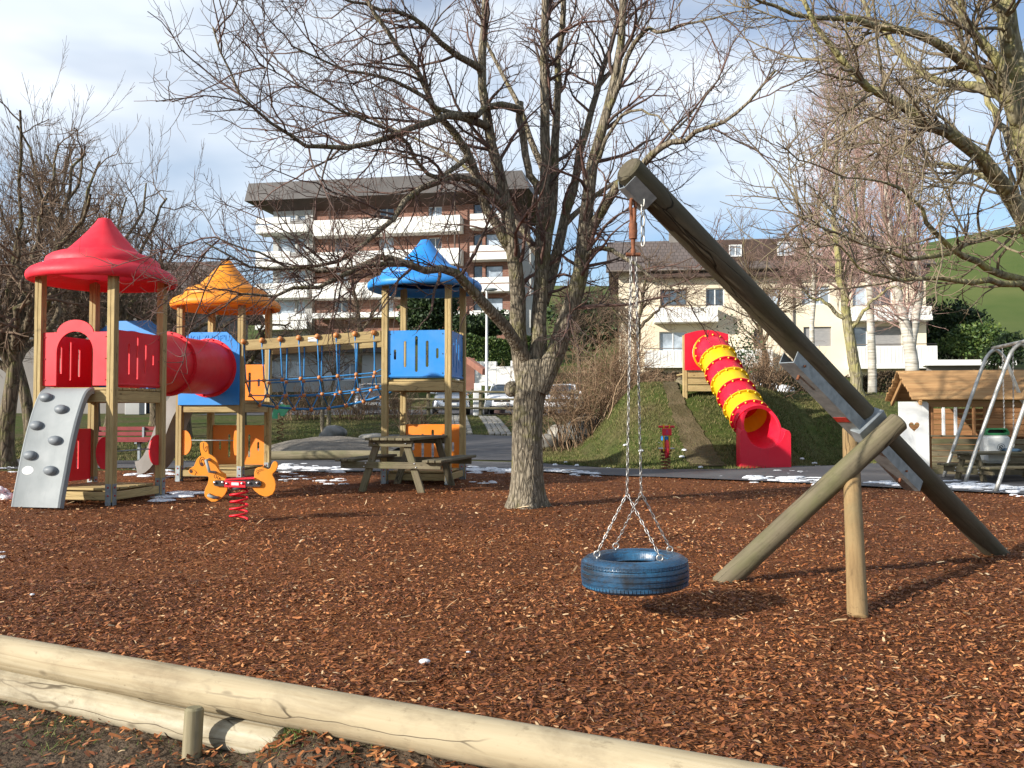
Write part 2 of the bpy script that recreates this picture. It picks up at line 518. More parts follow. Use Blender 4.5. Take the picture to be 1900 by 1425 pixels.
# --- materials of the ground
def ground_mats():
    m, nt, b = new_mat('lawn')
    v = coords(nt)
    n1 = noise(nt, v, 0.55, 7, 0.62); n2 = noise(nt, v, 7.0, 6, 0.7)
    far = noise(nt, v, 0.045, 5, 0.6)
    g = ramp(nt, n2, [(0.3, (0.030, 0.046, 0.011)), (0.55, (0.065, 0.085, 0.019)), (0.78, (0.145, 0.135, 0.055))])
    br = ramp(nt, n2, [(0.3, (0.045, 0.034, 0.016)), (0.7, (0.135, 0.105, 0.055))])
    col = mixc(nt, ramp(nt, n1, [(0.40, 0.0), (0.62, 0.85)]), g, br)
    hillc = ramp(nt, far, [(0.35, (0.066, 0.098, 0.026)), (0.65, (0.115, 0.130, 0.042))])
    geo = nd(nt, 'ShaderNodeNewGeometry'); sx = nd(nt, 'ShaderNodeSeparateXYZ')
    nt.links.new(geo.outputs['Position'], sx.inputs[0])
    mr = nd(nt, 'ShaderNodeMapRange'); mr.inputs[1].default_value, mr.inputs[2].default_value = 62, 95
    nt.links.new(sx.outputs[1], mr.inputs[0])
    col = mixc(nt, mr.outputs[0], col, hillc)
    nt.links.new(col, b.inputs['Base Color'])
    b.inputs['Roughness'].default_value = 0.95; b.inputs['Specular IOR Level'].default_value = 0.1
    bump(nt, b, n2, 0.6, 0.05)
    MAT['lawn'] = m
    m, nt, b = new_mat('asphalt')
    v = coords(nt)
    n1 = noise(nt, v, 0.8, 6, 0.6); n2 = noise(nt, v, 60, 3)
    col = ramp(nt, n1, [(0.32, (0.040, 0.038, 0.040)), (0.5, (0.068, 0.066, 0.068)), (0.7, (0.105, 0.098, 0.094))])
    nt.links.new(col, b.inputs['Base Color'])
    nt.links.new(ramp(nt, n1, [(0.35, 0.55), (0.6, 0.85)]), b.inputs['Roughness'])
    bump(nt, b, n2, 0.5, 0.006)
    MAT['asphalt'] = m
    m, nt, b = new_mat('bark_bed')
    v = coords(nt)
    vo = nd(nt, 'ShaderNodeTexVoronoi'); vo.inputs['Scale'].default_value = 46
    nt.links.new(coords(nt, (1, 2.2, 1)), vo.inputs['Vector'])
    n1 = noise(nt, v, 0.7, 5)
    col = mixc(nt, ramp(nt, n1, [(0.38, 0.0), (0.66, 0.7)]), ramp(nt, vo.outputs['Color'], [(0.1, (0.07, 0.021, 0.008)), (0.6, (0.215, 0.072, 0.021)), (0.92, (0.41, 0.17, 0.06))]), (0.085, 0.031, 0.012))
    nt.links.new(col, b.inputs['Base Color'])
    b.inputs['Roughness'].default_value = 0.9; b.inputs['Specular IOR Level'].default_value = 0.15
    bump(nt, b, vo.outputs['Distance'], 0.8, 0.03)
    MAT['bark_bed'] = m
    MAT['soil'] = simple('soil', (0.115, 0.082, 0.055), (0.045, 0.031, 0.020), 5.5, 0.95, 1.0, 28, 0.04, detail=9, spec=0.1)
    MAT['sand'] = simple('sand', (0.27, 0.235, 0.19), (0.165, 0.145, 0.118), 3.5, 0.95, 0.8, 18, 0.05, detail=8, spec=0.1)
    MAT['dirt'] = simple('dirt', (0.135, 0.105, 0.06), (0.075, 0.062, 0.03), 3.0, 0.95, 0.8, 18, 0.05, detail=8, spec=0.1)
ground_mats()

# --- the ground sheet, out to the horizon
def axis(lo, hi, fine_lo, fine_hi, step, grow):
    a = list(np.arange(fine_lo, fine_hi + 1e-6, step))
    s = step; x = fine_hi
    while x < hi: s *= grow; x += s; a.append(x)
    s = step; x = fine_lo
    while x > lo: s *= grow; x -= s; a.insert(0, x)
    return np.array(a)
def grid_sheet(name, xs, ys, zf, mat):
    X, Y = np.meshgrid(xs, ys)
    Z = zf(X, Y)
    nx, ny = len(xs), len(ys)
    v = np.stack([X, Y, Z], -1).reshape(-1, 3)
    i = np.arange(nx - 1)[None, :] + nx * np.arange(ny - 1)[:, None]
    q = np.stack([i, i + 1, i + nx + 1, i + nx], -1).reshape(-1, 4)
    return np_mesh(name, v, q, mat, smooth=True)
g = grid_sheet('ground', axis(-900, 900, -16, 16, 0.4, 1.14), axis(-300, 1600, 8, 50, 0.4, 1.12), hgt, MAT['lawn'])
struct(g, 'green lawn, bank and hillside')

def loft(name, A, B, n, m, zf, mat, jag=0.0):
    """Sheet between two ground polylines A and B."""
    A = catmull([(p[0], p[1], 0) for p in A], n)[:, :2]; B = catmull([(p[0], p[1], 0) for p in B], n)[:, :2]
    if jag:
        A = A + rng.normal(0, jag, A.shape); B = B + rng.normal(0, jag, B.shape)
    t = np.linspace(0, 1, m)[:, None, None]
    P = A[None] * (1 - t) + B[None] * t
    v = np.concatenate([P, zf(P[..., 0], P[..., 1])[..., None]], -1).reshape(-1, 3)
    i = np.arange(n - 1)[None, :] + n * np.arange(m - 1)[:, None]
    q = np.stack([i, i + 1, i + n + 1, i + n], -1).reshape(-1, 4)
    return np_mesh(name, v, q, mat, smooth=True)

# the upper edging log runs from (-2.33, 4.04) towards (-0.09, 2.92)
LOG_A, LOG_D = np.array((-2.33, 4.04)), np.array((2.24, -1.12))
def log_y(x): return LOG_A[1] + (np.asarray(x) - LOG_A[0]) * LOG_D[1] / LOG_D[0]
def mz(x, y):
    return 0.012 * wav(x, y, 1.7) + 0.007 * wav(x, y, 4.1, 2.0) - 0.012
far_px = [(-900, 890), (-350, 876), (0, 870), (300, 868), (520, 874), (940, 873), (1100, 880), (1300, 887), (1500, 896), (1700, 906), (1900, 916), (2250, 932)]
FAR = [tuple(gnd(px, py))[:2] for px, py in far_px]
FARX, FARY = np.array([p[0] for p in FAR]), np.array([p[1] for p in FAR])
NEAR = [(x, float(log_y(x))) for x in np.linspace(-13.5, 9.5, len(FAR))]
m = loft('bark_bed', NEAR, FAR, 220, 150, mz, MAT['bark_bed'], 0.0)
struct(m, 'bed of brown bark mulch')

def soil_z(x, y):
    d = log_y(x) - y
    return -0.125 + 0.012 * wav(x, y, 3.1) + 0.008 * wav(x, y, 8.3, 1.0) - 0.02 * np.clip(d - 0.3, 0, 3) + 0.115 * ss(-1.0, -0.75, x) * np.exp(-(np.maximum(d - 0.05, 0) / 0.22)**2)
s_far = [(x, float(log_y(x)) + 0.02) for x in np.linspace(-13.5, 9.5, 12)]
s_near = [(x, -8.0) for x in np.linspace(-13.5, 9.5, 12)]
m = loft('soil_strip', s_near, s_far, 240, 120, soil_z, MAT['soil'])
struct(m, 'dark soil in front of the logs')

# asphalt: along the far edge of the bark, with a drive going back between the lawns
def az(x, y): return np.maximum(hgt(x, y) + 0.3 * (1 - ss(15.8, 17.0, y)), 0) + 0.014
struct(loft('asphalt_path', [(p[0], p[1] - 0.25) for p in FAR], [(-16, 21.5), (-10.5, 20.2), (-8.5, 20.0), (-6.5, 20.0), (-5.2, 20.4), (-2.6, 20.4), (0.35, 19.3), (2.0, 17.5), (4.0, 17.2), (6.5, 18.3), (9.0, 19.8), (14, 20)], 120, 14, az, MAT['asphalt']), 'dark asphalt path beyond the bark')
struct(loft('asphalt_drive', [(-2.9, 20.3), (-0.9, 20.3), (0.30, 20.0)], [(-4.6, 28.2), (-2.0, 28.2), (0.35, 28.2)], 24, 20, lambda x, y: az(x, y) + 0.004, MAT['asphalt']), 'asphalt drive up to the lawn')
struct(loft('car_park', [(-14, 39.3), (-6, 39.2), (0, 39.2), (3.2, 39.0)], [(-14, 47), (-6, 47), (0, 47), (3.0, 47)], 40, 12, lambda x, y: hgt(x, y) + 0.02, MAT['asphalt']), 'grey car park behind the fence')
struct(loft('dirt_track', [tuple(at(1225, 716, 22.3))[:2], tuple(at(1238, 760, 20.6))[:2], tuple(at(1262, 810, 19.2))[:2], tuple(at(1280, 856, 17.8))[:2]],
     [tuple(at(1250, 716, 22.3))[:2], tuple(at(1268, 760, 20.6))[:2], tuple(at(1312, 810, 19.2))[:2], tuple(at(1350, 856, 17.8))[:2]], 60, 10, lambda x, y: hgt(x, y) + 0.03, MAT['dirt'], 0.022), 'worn earth track up the bank')

# sand pit: a low grey heap with a log kerb in front
sp_o = at(610, 822, 22.6)
def sand_z(x, y):
    r = np.hypot((x - sp_o.x) / 1.55, (y - sp_o.y) / 2.0)
    return hgt(x, y) + 0.34 * np.exp(-r**4 * 0.9) + 0.03 * wav(x, y, 3.0) * np.exp(-r**2) + 0.02
struct(grid_sheet('sand_pit', np.linspace(sp_o.x - 2.0, sp_o.x + 1.7, 50), np.linspace(20.45, 25.0, 50), sand_z, MAT['sand']), 'heap of grey sand in a pit')

# --- loose bark chips: far too many to count
def scatter_ground():
    pts = []
    def zone(y0, y1, dens, half):
        n = int(dens * (y1 - y0) * 2 * half)
        pts.append(np.stack([rng.uniform(-half, half, n), rng.uniform(y0, y1, n)], -1))
    zone(2.0, 4.0, 4200, 3.2); zone(4.0, 6.0, 3000, 4.2); zone(6.0, 9.0, 1300, 6.0); zone(9.0, 13.0, 480, 8.6); zone(13.0, 17.5, 200, 10.5)
    P = np.concatenate(pts)
    P = P[(P[:, 1] > log_y(P[:, 0]) + 0.04) & (P[:, 1] < np.interp(P[:, 0], FARX, FARY) + rng.normal(0, 0.06, len(P)))]
    # a few chips that spilled on to the soil by the log
    n = 5000
    x = rng.uniform(-2.6, 2.2, n); y = log_y(x) - np.abs(rng.normal(0.06, 0.24, n)) - 0.06
    keep = rng.random(n) < np.where(x > -0.9, 1.0, 0.4)
    return P, np.stack([x, y], -1)[keep]
def chips(P, zf, smin, smax, name, mat):
    n = len(P)
    dist = np.hypot(P[:, 0], P[:, 1])
    L = np.exp(rng.uniform(math.log(smin), math.log(smax), n)) * np.where(rng.random(n) < 0.03, 1.7, 1.0) * (1 + 0.05 * np.clip(dist - 5, 0, 9))
    Wd = np.minimum(L * rng.uniform(0.12, 0.5, n), 0.016)
    yaw = rng.uniform(0, 2*np.pi, n)
    pit = rng.normal(0, 0.26, n); rol = rng.normal(0, 0.34, n)
    d = np.stack([np.cos(yaw)*np.cos(pit), np.sin(yaw)*np.cos(pit), np.sin(pit)], -1)
    s0 = np.stack([-np.sin(yaw), np.cos(yaw), np.zeros(n)], -1)
    up = np.cross(d, s0)
    s = s0*np.cos(rol)[:, None] + up*np.sin(rol)[:, None]
    up = np.cross(d, s)
    c = np.concatenate([P, (zf(P[:, 0], P[:, 1]) + rng.uniform(0.002, 0.020, n))[:, None]], -1)
    bend = rng.uniform(-0.12, 0.22, n)[:, None] * L[:, None]
    L = L[:, None]; Wd = Wd[:, None]
    t1, t2 = rng.uniform(0.45, 1, n)[:, None], rng.uniform(0.35, 1, n)[:, None]
    v = np.stack([c - d*L/2 - s*Wd/2*t1, c - d*L/2 + s*Wd/2*t1,
                  c - s*Wd/2 + up*bend*0.5, c + s*Wd/2 + up*bend*0.5,
                  c + d*L/2 - s*Wd/2*t2, c + d*L/2 + s*Wd/2*t2], 1).reshape(-1, 3)
    b = np.arange(n)[:, None] * 6
    q = np.concatenate([b + np.array([[0, 2, 3, 1]]), b + np.array([[2, 4, 5, 3]])], 0)
    return np_mesh(name, v, q, mat)
MAT['chips'] = island('bark_chips', [(0.0, (0.075, 0.021, 0.006)), (0.3, (0.195, 0.057, 0.015)), (0.62, (0.34, 0.110, 0.029)), (0.86, (0.52, 0.205, 0.066)), (0.965, (0.64, 0.34, 0.14)), (1.0, (0.76, 0.55, 0.31))], 0.62, extra=(0.42, (0.075, 0.026, 0.010), 0.5), spec=0.45)
PA, PB = scatter_ground()
tag(chips(PA, mz, 0.010, 0.036, 'bark_chips', MAT['chips']), 'loose brown bark chips covering the play bed', 'bark mulch', kind='stuff')
tag(chips(PB, soil_z, 0.012, 0.05, 'spilled_chips', MAT['chips']), 'bark chips spilled on the soil below the log', 'bark mulch', kind='stuff')

# a little litter on the bark: pale splinters and thin twigs
n_ = 160
LX = np.stack([rng.uniform(-6, 6, n_), rng.uniform(2.4, 12, n_)], -1)
LX = LX[LX[:, 1] > log_y(LX[:, 0]) + 0.15]
MAT['litter'] = island('litter', [(0.0, (0.20, 0.12, 0.06)), (0.5, (0.45, 0.29, 0.15)), (1.0, (0.66, 0.52, 0.33))], 0.75)
tag(chips(LX, lambda x, y: mz(x, y) + 0.012, 0.05, 0.11, 'wood_litter', MAT['litter']), 'pale splinters and twig bits strewn over the bark', 'wood litter', kind='stuff')

# --- grass blades on the lawns and tufts by the logs
def blades(P, zf, h, w, name, mat, lean=0.5):
    n = len(P)
    yaw = rng.uniform(0, 2*np.pi, n)
    H = h * rng.uniform(0.5, 1.25, n); Wd = w * rng.uniform(0.7, 1.3, n)
    c = np.concatenate([P, (zf(P[:, 0], P[:, 1]) - 0.005)[:, None]], -1)
    s = np.stack([np.cos(yaw), np.sin(yaw), np.zeros(n)], -1)
    ln = rng.normal(0, lean, (n, 2)) * H[:, None]
    tip = c + np.concatenate([ln, H[:, None]], -1)
    v = np.stack([c - s*Wd[:, None]/2, c + s*Wd[:, None]/2, tip], 1).reshape(-1, 3)
    t = np.arange(n*3).reshape(-1, 3)
    return np_mesh(name, v, None, mat, tris=t)
MAT['blades'] = island('grass_blades', [(0.0, (0.038, 0.060, 0.012)), (0.4, (0.075, 0.108, 0.021)), (0.7, (0.13, 0.14, 0.036)), (1.0, (0.25, 0.205, 0.095))], 0.8, extra=(0.6, (0.19, 0.15, 0.07), 0.8))
def lawn_pts(n, x0, x1, y0, y1):
    P = np.stack([rng.uniform(x0, x1, n), rng.uniform(y0, y1, n)], -1)
    a = np.interp(P[:, 0], [-16, -10.5, -6.5, -5.2, -2.6, 0.35, 2.0, 4.0, 6.5, 9.0, 14], [21.5, 20.2, 20.0, 20.4, 20.4, 19.3, 17.5, 17.2, 18.3, 19.8, 20])
    k = P[:, 1] > a + rng.normal(0, 0.08, n)
    k &= ~((P[:, 0] > -4.7 + (28.2-P[:, 1])*0.21) & (P[:, 0] < 0.33) & (P[:, 1] < 28.2))
    k &= ~((np.abs(P[:, 0] - sp_o.x) < 1.8) & (P[:, 1] < 24.4))
    # worn track up the bank
    tx = np.interp(P[:, 1], [17.8, 19.2, 20.6, 22.3], [4.05, 4.05, 3.9, 3.9])
    k &= (np.abs(P[:, 0] - tx) > rng.uniform(0.0, 0.7, n)) | (P[:, 1] > 22.4)
    dens = 0.5 + 0.5*wav(P[:, 0], P[:, 1], 1.1) + 0.25
    k &= rng.random(n) < np.clip(dens, 0.15, 1)
    return P[k]
LP = np.concatenate([lawn_pts(90000, 0.3, 8.5, 16.5, 23.5), lawn_pts(60000, -9, 1.5, 19, 39), lawn_pts(26000, -16, -6, 19, 27), lawn_pts(14000, 5, 13, 19, 28)])
tag(blades(LP, hgt, 0.065, 0.018, 'grass', MAT['blades']), 'short winter grass on the lawn and bank', 'grass', kind='stuff')
tp = []
for px, py, n, r in ((110, 1345, 160, 0.10), (125, 1385, 120, 0.08), (545, 1418, 420, 0.085), (15, 1300, 90, 0.06), (60, 1310, 40, 0.1), (240, 1400, 60, 0.14), (450, 1420, 40, 0.12), (330, 1395, 40, 0.15), (700, 1440, 90, 0.1)):
    c = gnd(px, py, -0.13)
    tp.append(np.stack([rng.normal(c.x, r, n), rng.normal(c.y, r*0.7, n)], -1))
MAT['tuft'] = island('grass_tuft', [(0.0, (0.04, 0.075, 0.012)), (0.6, (0.11, 0.16, 0.03)), (1.0, (0.30, 0.26, 0.11))], 0.7)
tag(blades(np.concatenate(tp), soil_z, 0.030, 0.0035, 'grass_tufts', MAT['tuft'], 0.9), 'thin tufts of young grass on the dark soil', 'grass', kind='stuff')

# --- edging logs and peg in the foreground
def log3(x, z): return Vector((x, float(log_y(x)), z))
o = pole('edging_log', log3(-4.6, 0.06), log3(2.5, 0.06), 0.072, 0.078, MAT['log_wood'], n=60, wob=0.008, k=28, seed=3)
tag(o, 'long pale peeled log lying uppermost along the front edge of the bark', 'log', 'front edging logs')
o = pole('edging_log', (-4.2, float(log_y(-4.2)) - 0.075, -0.075), (-0.83, float(log_y(-0.83)) - 0.02, -0.075), 0.068, 0.064, MAT['log_pale'], n=24, wob=0.008, k=24, seed=5)
tag(o, 'whiter peeled log with a sawn end, lying under the longer log', 'log', 'front edging logs')
pk = gnd(392, 1362, -0.12)
o = pole('wooden_peg', (pk.x, float(log_y(pk.x)) - 0.185, -0.2), (pk.x + 0.004, float(log_y(pk.x)) - 0.165, 0.050), 0.037, 0.034, MAT['weathered'], n=4, k=16, cham=0.008)
tag(o, 'short round wooden peg holding the two front logs', 'peg')
for i, (px, py, r, lab) in enumerate(((788, 1227, 0.021, 'larger white pebble lying on the bark mulch'), (869, 1210, 0.009, 'small white pebble beside the larger one on the bark'), (60, 1103, 0.012, 'white pebble on the bark at the far left'))):
    c = gnd(px, py, 0.012)
    o = MB().ball((0, 0, 0), r, 10, 7, (1.25, 0.8, 0.55)).obj('pebble', MAT['snow'], None, 4, Matrix.Translation(c))
    tag(o, lab, 'pebble', 'white pebbles on the bark')

# --- leftover snow along the edge of the bark
def snow_mesh(spots):
    b = MB()
    for (x, y, z, rx, ry, h) in spots:
        k, w = 11, 4
        ph = [random.uniform(0, 6.28) for _ in range(3)]
        vs = []; fs = []
        for i in range(w + 1):
            t = i / w
            for j in range(k):
                a = 2*math.pi*j/k
                q = (1 + 0.28*math.sin(2*a+ph[0]) + 0.2*math.sin(3*a+ph[1]) + 0.14*math.sin(5*a+ph[2])) * math.cos(t*math.pi/2)**0.6
                vs.append((x + rx*q*math.cos(a), y + ry*q*math.sin(a), z + h*math.sin(t*math.pi/2)*(1+0.25*math.sin(3*a+ph[1])) - 0.006))
        for i in range(w):
            for j in range(k):
                fs.append((i*k+j, i*k+(j+1) % k, (i+1)*k+(j+1) % k, (i+1)*k+j))
        b.add(vs, fs)
    return b
spots = []
def snow_line(pts, n, jy, r0, r1):
    for _ in range(int(n*2.3)):
        t = random.random() * (len(pts) - 1); k = min(int(t), len(pts) - 2); f = t - k
        px = pts[k][0]*(1-f)+pts[k+1][0]*f; py = pts[k][1]*(1-f)+pts[k+1][1]*f + random.gauss(0, jy)
        c = gnd(px, py)
        r = random.uniform(r0, r1)
        r *= random.choice((0.3, 0.4, 0.55, 0.75))
        spots.append((c.x, c.y, float(az(c.x, c.y)) if c.y > np.interp(c.x, FARX, FARY) - 0.2 else float(mz(c.x, c.y)) + 0.012, r*random.uniform(1.1, 2.2), r*random.uniform(0.5, 0.9), r*random.uniform(0.15, 0.4)))
snow_line([(520, 868), (640, 872)], 34, 3, 0.05, 0.16); snow_line([(870, 872), (945, 874)], 30, 2.5, 0.06, 0.15)
snow_line([(1015, 873), (1110, 881)], 22, 2, 0.05, 0.13); snow_line([(1390, 888), (1560, 896)], 26, 2.5, 0.05, 0.15); snow_line([(1615, 895), (1700, 903)], 26, 1.5, 0.05, 0.12)
snow_line([(1750, 898), (1900, 912)], 44, 4, 0.05, 0.13); snow_line([(520, 885), (640, 893)], 14, 5, 0.03, 0.08); snow_line([(235, 872), (330, 885)], 12, 5, 0.04, 0.13)
snow_line([(0, 868), (30, 872)], 6, 2, 0.05, 0.1); snow_line([(870, 890), (925, 896)], 5, 3, 0.03, 0.07); snow_line([(0, 1025), (8, 1030)], 3, 3, 0.02, 0.03)
snow_line([(1100, 868), (1560, 880)], 16, 6, 0.02, 0.06)
for px, py, r in ((-8, 918, 0.16), (12, 925, 0.11), (-30, 926, 0.2), (4, 915, 0.09)):
    c = gnd(px, py); spots.append((c.x, c.y, 0, r, r*0.7, r*0.7))
for px, py, r in ((318, 921, 0.17), (350, 914, 0.2), (300, 928, 0.13), (336, 918, 0.12)):
    c = gnd(px, py); spots.append((c.x, c.y, 0.0, r*1.5, r*0.9, 0.022))
for px, py, Y in ((1160, 833, 19.4), (1190, 848, 18.8), (1270, 850, 18.7), (1266, 857, 18.4), (1050, 848, 19), (1070, 860, 18), (1488, 842, 18.6), (1510, 848, 18.5), (1030, 862, 18.2), (1300, 868, 17.4)):
    c = at(px, py, Y); spots.append((c.x, c.y, float(hgt(c.x, c.y)) + 0.03, 0.05, 0.04, 0.03))
tag(snow_mesh(spots).obj('snow_remnants', MAT['snow'], None, 4), 'thin leftover patches of snow along the edge of the bark', 'snow', kind='stuff')
# ------------------------------------------------------------------ the three play towers
def slot(cx, y0, y1, w=0.035, n=5):
    r = w / 2
    pts = [(cx + r*math.cos(a), y1 - r + r*math.sin(a)) for a in np.linspace(0, math.pi, n)]
    pts += [(cx + r*math.cos(a), y0 + r + r*math.sin(a)) for a in np.linspace(math.pi, 2*math.pi, n)]
    return pts
def circ(cx, cy, r, n=36, a0=0, a1=2*math.pi, ry=None):
    e = 0 if abs(a1 - a0 - 2*math.pi) < 1e-6 else 1
    return [(cx + r*math.cos(a0+(a1-a0)*i/(n-1+1-e)), cy + (ry or r)*math.sin(a0+(a1-a0)*i/(n-1+1-e))) for i in range(n)]
def bevel(o, w=0.006, seg=2):
    m = o.modifiers.new('bevel', 'BEVEL'); m.width = w; m.segments = seg; m.limit_method = 'ANGLE'; m.angle_limit = 0.7
    return o

class Tower:
    def __init__(s, name, label, F, ang, side, deck, top):
        s.F, s.s, s.deck = Vector((F[0], F[1], 0)), side, deck
        s.er, s.el = Vector((math.sin(ang), math.cos(ang), 0)), Vector((-math.cos(ang), math.sin(ang), 0))
        s.o = thing(name, label, 'play tower', s.P(side/2, side/2, 0), 'towers of the climbing frame')
        h, g = 0.047, 0.006
        out = [(-h, -h), (-g, -h), (0, -h+g), (g, -h), (h, -h), (h, -g), (h-g, 0), (h, g), (h, h), (g, h), (0, h-g), (-g, h), (-h, h), (-h, g), (-h+g, 0), (-h, -g)]
        for a, b in ((0, 0), (side, 0), (0, side), (side, side)):
            p = s.P(a, b, 0.03)
            po = MB().prism(out, (), top - 0.03).obj('post', MAT['post_wood'], s.o, None, frame(p, p + V(0, 0, 1), s.er))
            f = MB()
            for d, e in ((s.er, s.el), (s.el, s.er)):
                for sg in (-1, 1):
                    c = p + d * sg * 0.0505
                    M = Matrix((e, d, V(0, 0, 1))).transposed().to_4x4(); M.translation = c
                    f.box((-0.036, -0.003, -0.08), (0.036, 0.003, 0.22), 0, M)
            f.obj('post_foot', MAT['galv'], po)
            f = MB()
            for zz in (0.075, 0.175):
                for d in (s.er, s.el):
                    f.ball(tuple(p + d * -0.055 + V(0, 0, zz)), 0.013, 6, 4)
                    f.ball(tuple(p + d * 0.055 + V(0, 0, zz)), 0.013, 6, 4)
            f.obj('bolt_cap', MAT['red_cap'], po, 4)['kind'] = 'stuff'
        # deck boards, rim beams under them
        n = 7; w = (side - 0.04) / n
        for i in range(n):
            b = 0.02 + w * (i + 0.5)
            beam('deck_board', s.P(-0.03, b, deck - 0.02), s.P(side + 0.03, b, deck - 0.02), w - 0.012, 0.034, MAT['post_wood'], s.o)
        for (a0, b0, a1, b1) in ((0, -0.0, side, -0.0), (0, side, side, side), (0.0, 0.05, 0.0, side-0.05), (side, 0.05, side, side-0.05)):
            off = 0.075 if a0 != a1 else 0
            sa = -0.05 if off else 0
            beam('rim_beam', s.P(a0 + (0.05 if off else 0), b0 + (0.0), deck - 0.115), s.P(a1 - (0.05 if off else 0), b1, deck - 0.115), 0.05, 0.145, MAT['post_wood'], s.o)
    def P(s, a, b, z): return s.F + s.el * a + s.er * b + Vector((0, 0, z))
    def side_frame(s, which, z, off=0.0):
        S = s.s
        p0, p1 = {'LF': (s.P(S, 0, z), s.P(0, 0, z)), 'FR': (s.P(0, 0, z), s.P(0, S, z)), 'RB': (s.P(0, S, z), s.P(S, S, z)), 'BL': (s.P(S, S, z), s.P(S, 0, z))}[which]
        x = (p1 - p0).normalized(); y = V(0, 0, 1); zz = x.cross(y)
        M = Matrix((x, y, zz)).transposed().to_4x4(); M.translation = p0 + zz * off
        return M
    def panel(s, which, z0, h, mat, holes=(), outline=None, off=-0.01, t=0.02, lip=True, name='panel', label=None):
        S = s.s; e = 0.052
        M = s.side_frame(which, z0, off)
        out = outline or [(e, 0.0), (S-e, 0.0), (S-e, h), (e, h)]
        b = MB().prism(out, holes, t)
        if lip:
            b.box((e+0.004, 0.012, t+0.001), (S-e-0.004, 0.04, t+0.016), 0.005)
        o = bevel(b.obj(name, mat, s.o, None, M), 0.005)
        sc = MB()
        for x in (e+0.035, S-e-0.035):
            for y in (0.07, h*0.5, h-0.06): sc.ball((x, y, t+0.002), 0.011, 6, 4, (1, 1, 0.6))
        if name in ('panel', 'low_panel', 'arch_panel'): sc.obj('screw', MAT['red_cap'] if mat is not MAT['blue_plastic'] else MAT['black_paint'], o, 4, M)['kind'] = 'stuff'
        if label: o['label'] = label
        return o
    def low_deck(s, z=0.16):
        S = s.s
        for i in range(5):
            b = 0.06 + (S-0.12) * (i + 0.5) / 5
            beam('low_board', s.P(0.05, b, z), s.P(S-0.05, b, z), (S-0.12)/5 - 0.014, 0.03, MAT['post_wood'], s.o)
        for b in (0.0, S):
            beam('low_beam', s.P(0.05, b, z-0.075), s.P(S-0.05, b, z-0.075), 0.045, 0.10, MAT['post_wood'], s.o)
        for a in (0.0, S):
            beam('low_beam', s.P(a, 0.05, z-0.075), s.P(a, S-0.05, z-0.075), 0.045, 0.10, MAT['post_wood'], s.o)
    def roof(s, rim, R0, peak, mat):
        H = peak - rim
        k = R0 / 0.875
        pr = [(0.60, 0.10), (0.78, 0.03), (0.80, -0.01), (0.835, -0.025), (0.865, -0.01), (0.88, 0.03), (0.872, 0.075), (0.83, 0.125), (0.76, 0.165), (0.70, 0.19), (0.672, 0.205),
              (0.668, 0.235), (0.655, 0.275), (0.60, 0.318), (0.53, 0.347), (0.46, 0.368), (0.425, 0.385), (0.37, 0.44), (0.28, 0.54), (0.19, 0.645), (0.115, 0.745), (0.09, 0.785), (0.075, 0.81), (0.04, 0.822), (0.0, 0.825)]
        sc = H / 0.825
        M = Matrix.Translation(s.P(s.s/2, s.s/2, rim)) @ Matrix.Rotation(math.atan2(s.er.y, s.er.x) + R(45), 4, 'Z')
        return MB().lathe([(r*k, z*sc) for r, z in pr], 48, None, 0.018).obj('roof', mat, s.o, 0.9, M)
    def half_disc(s, p, dirv, mat, r=0.16, z=0.62):
        zz = dirv.cross(V(0, 0, 1))
        M = Matrix((dirv, V(0, 0, 1), zz)).transposed().to_4x4(); M.translation = p + V(0, 0, z)
        out = [(0, -0.2), (0, 0.2)] + [(0.04 + r*math.cos(a), 0.2*math.sin(a)) for a in np.linspace(math.pi/2, -math.pi/2, 14)]
        bevel(MB().prism(out, (), 0.02, Matrix.Translation(V(0.05, 0, -0.01))).obj('half_round_panel', mat, s.o, None, M), 0.004)

five = lambda S, h: [slot(S*0.30, h*0.22, h*0.78), slot(S*0.47, h*0.14, h*0.92), slot(S*0.64, h*0.26, h*0.80), slot(S*0.80, h*0.42, h*0.62)]
five_b = lambda S, h: [slot(S*0.16, h*0.38, h*0.60, 0.04), slot(S*0.32, h*0.22, h*0.78, 0.045), slot(S*0.50, h*0.12, h*0.88, 0.045), slot(S*0.67, h*0.22, h*0.78, 0.045), slot(S*0.83, h*0.40, h*0.62, 0.04)]

# --- red tower
SR = 1.02
TR = Tower('play_tower', 'red roofed wooden play tower with grey climbing ramp and red panels', (-4.89, 10.84), R(11.5), SR, 1.43, 2.92)
arch_o = [(0.052, 0.0), (0.245, 0.0)] + [(0.50 - 0.255*math.cos(a), 0.41 + 0.26*math.sin(a)) for a in np.linspace(0, math.pi, 22)] + [(0.755, 0.0), (SR-0.052, 0.0), (SR-0.052, 0.66), (0.80, 0.66), (0.775, 0.665)]
arch_o += [(0.50 + 0.26*math.cos(a) , 0.64 + 0.175*math.sin(a)) for a in np.linspace(0.1, math.pi-0.1, 20)] + [(0.225, 0.665), (0.20, 0.66), (0.052, 0.66)]
TR.panel('LF', 1.45, 0.66, MAT['red_plastic'], outline=arch_o, lip=False, name='arch_panel')
TR.panel('FR', 1.44, 0.70, MAT['red_plastic'], holes=five(SR, 0.70))
TR.panel('BL', 1.44, 0.66, MAT['red_plastic'], holes=five(SR, 0.66))
TR.panel('BL', 0.22, 0.68, MAT['red_plastic'], holes=five(SR, 0.68), name='low_panel')
shoulder = lambda S, h, d: [(0.0, 0.0), (S, 0.0), (S, h-d), (S-0.06, h-d+0.05), (S-0.16, h-0.05), (S-0.22, h), (0.22, h), (0.16, h-0.05), (0.06, h-d+0.05), (0.0, h-d)]
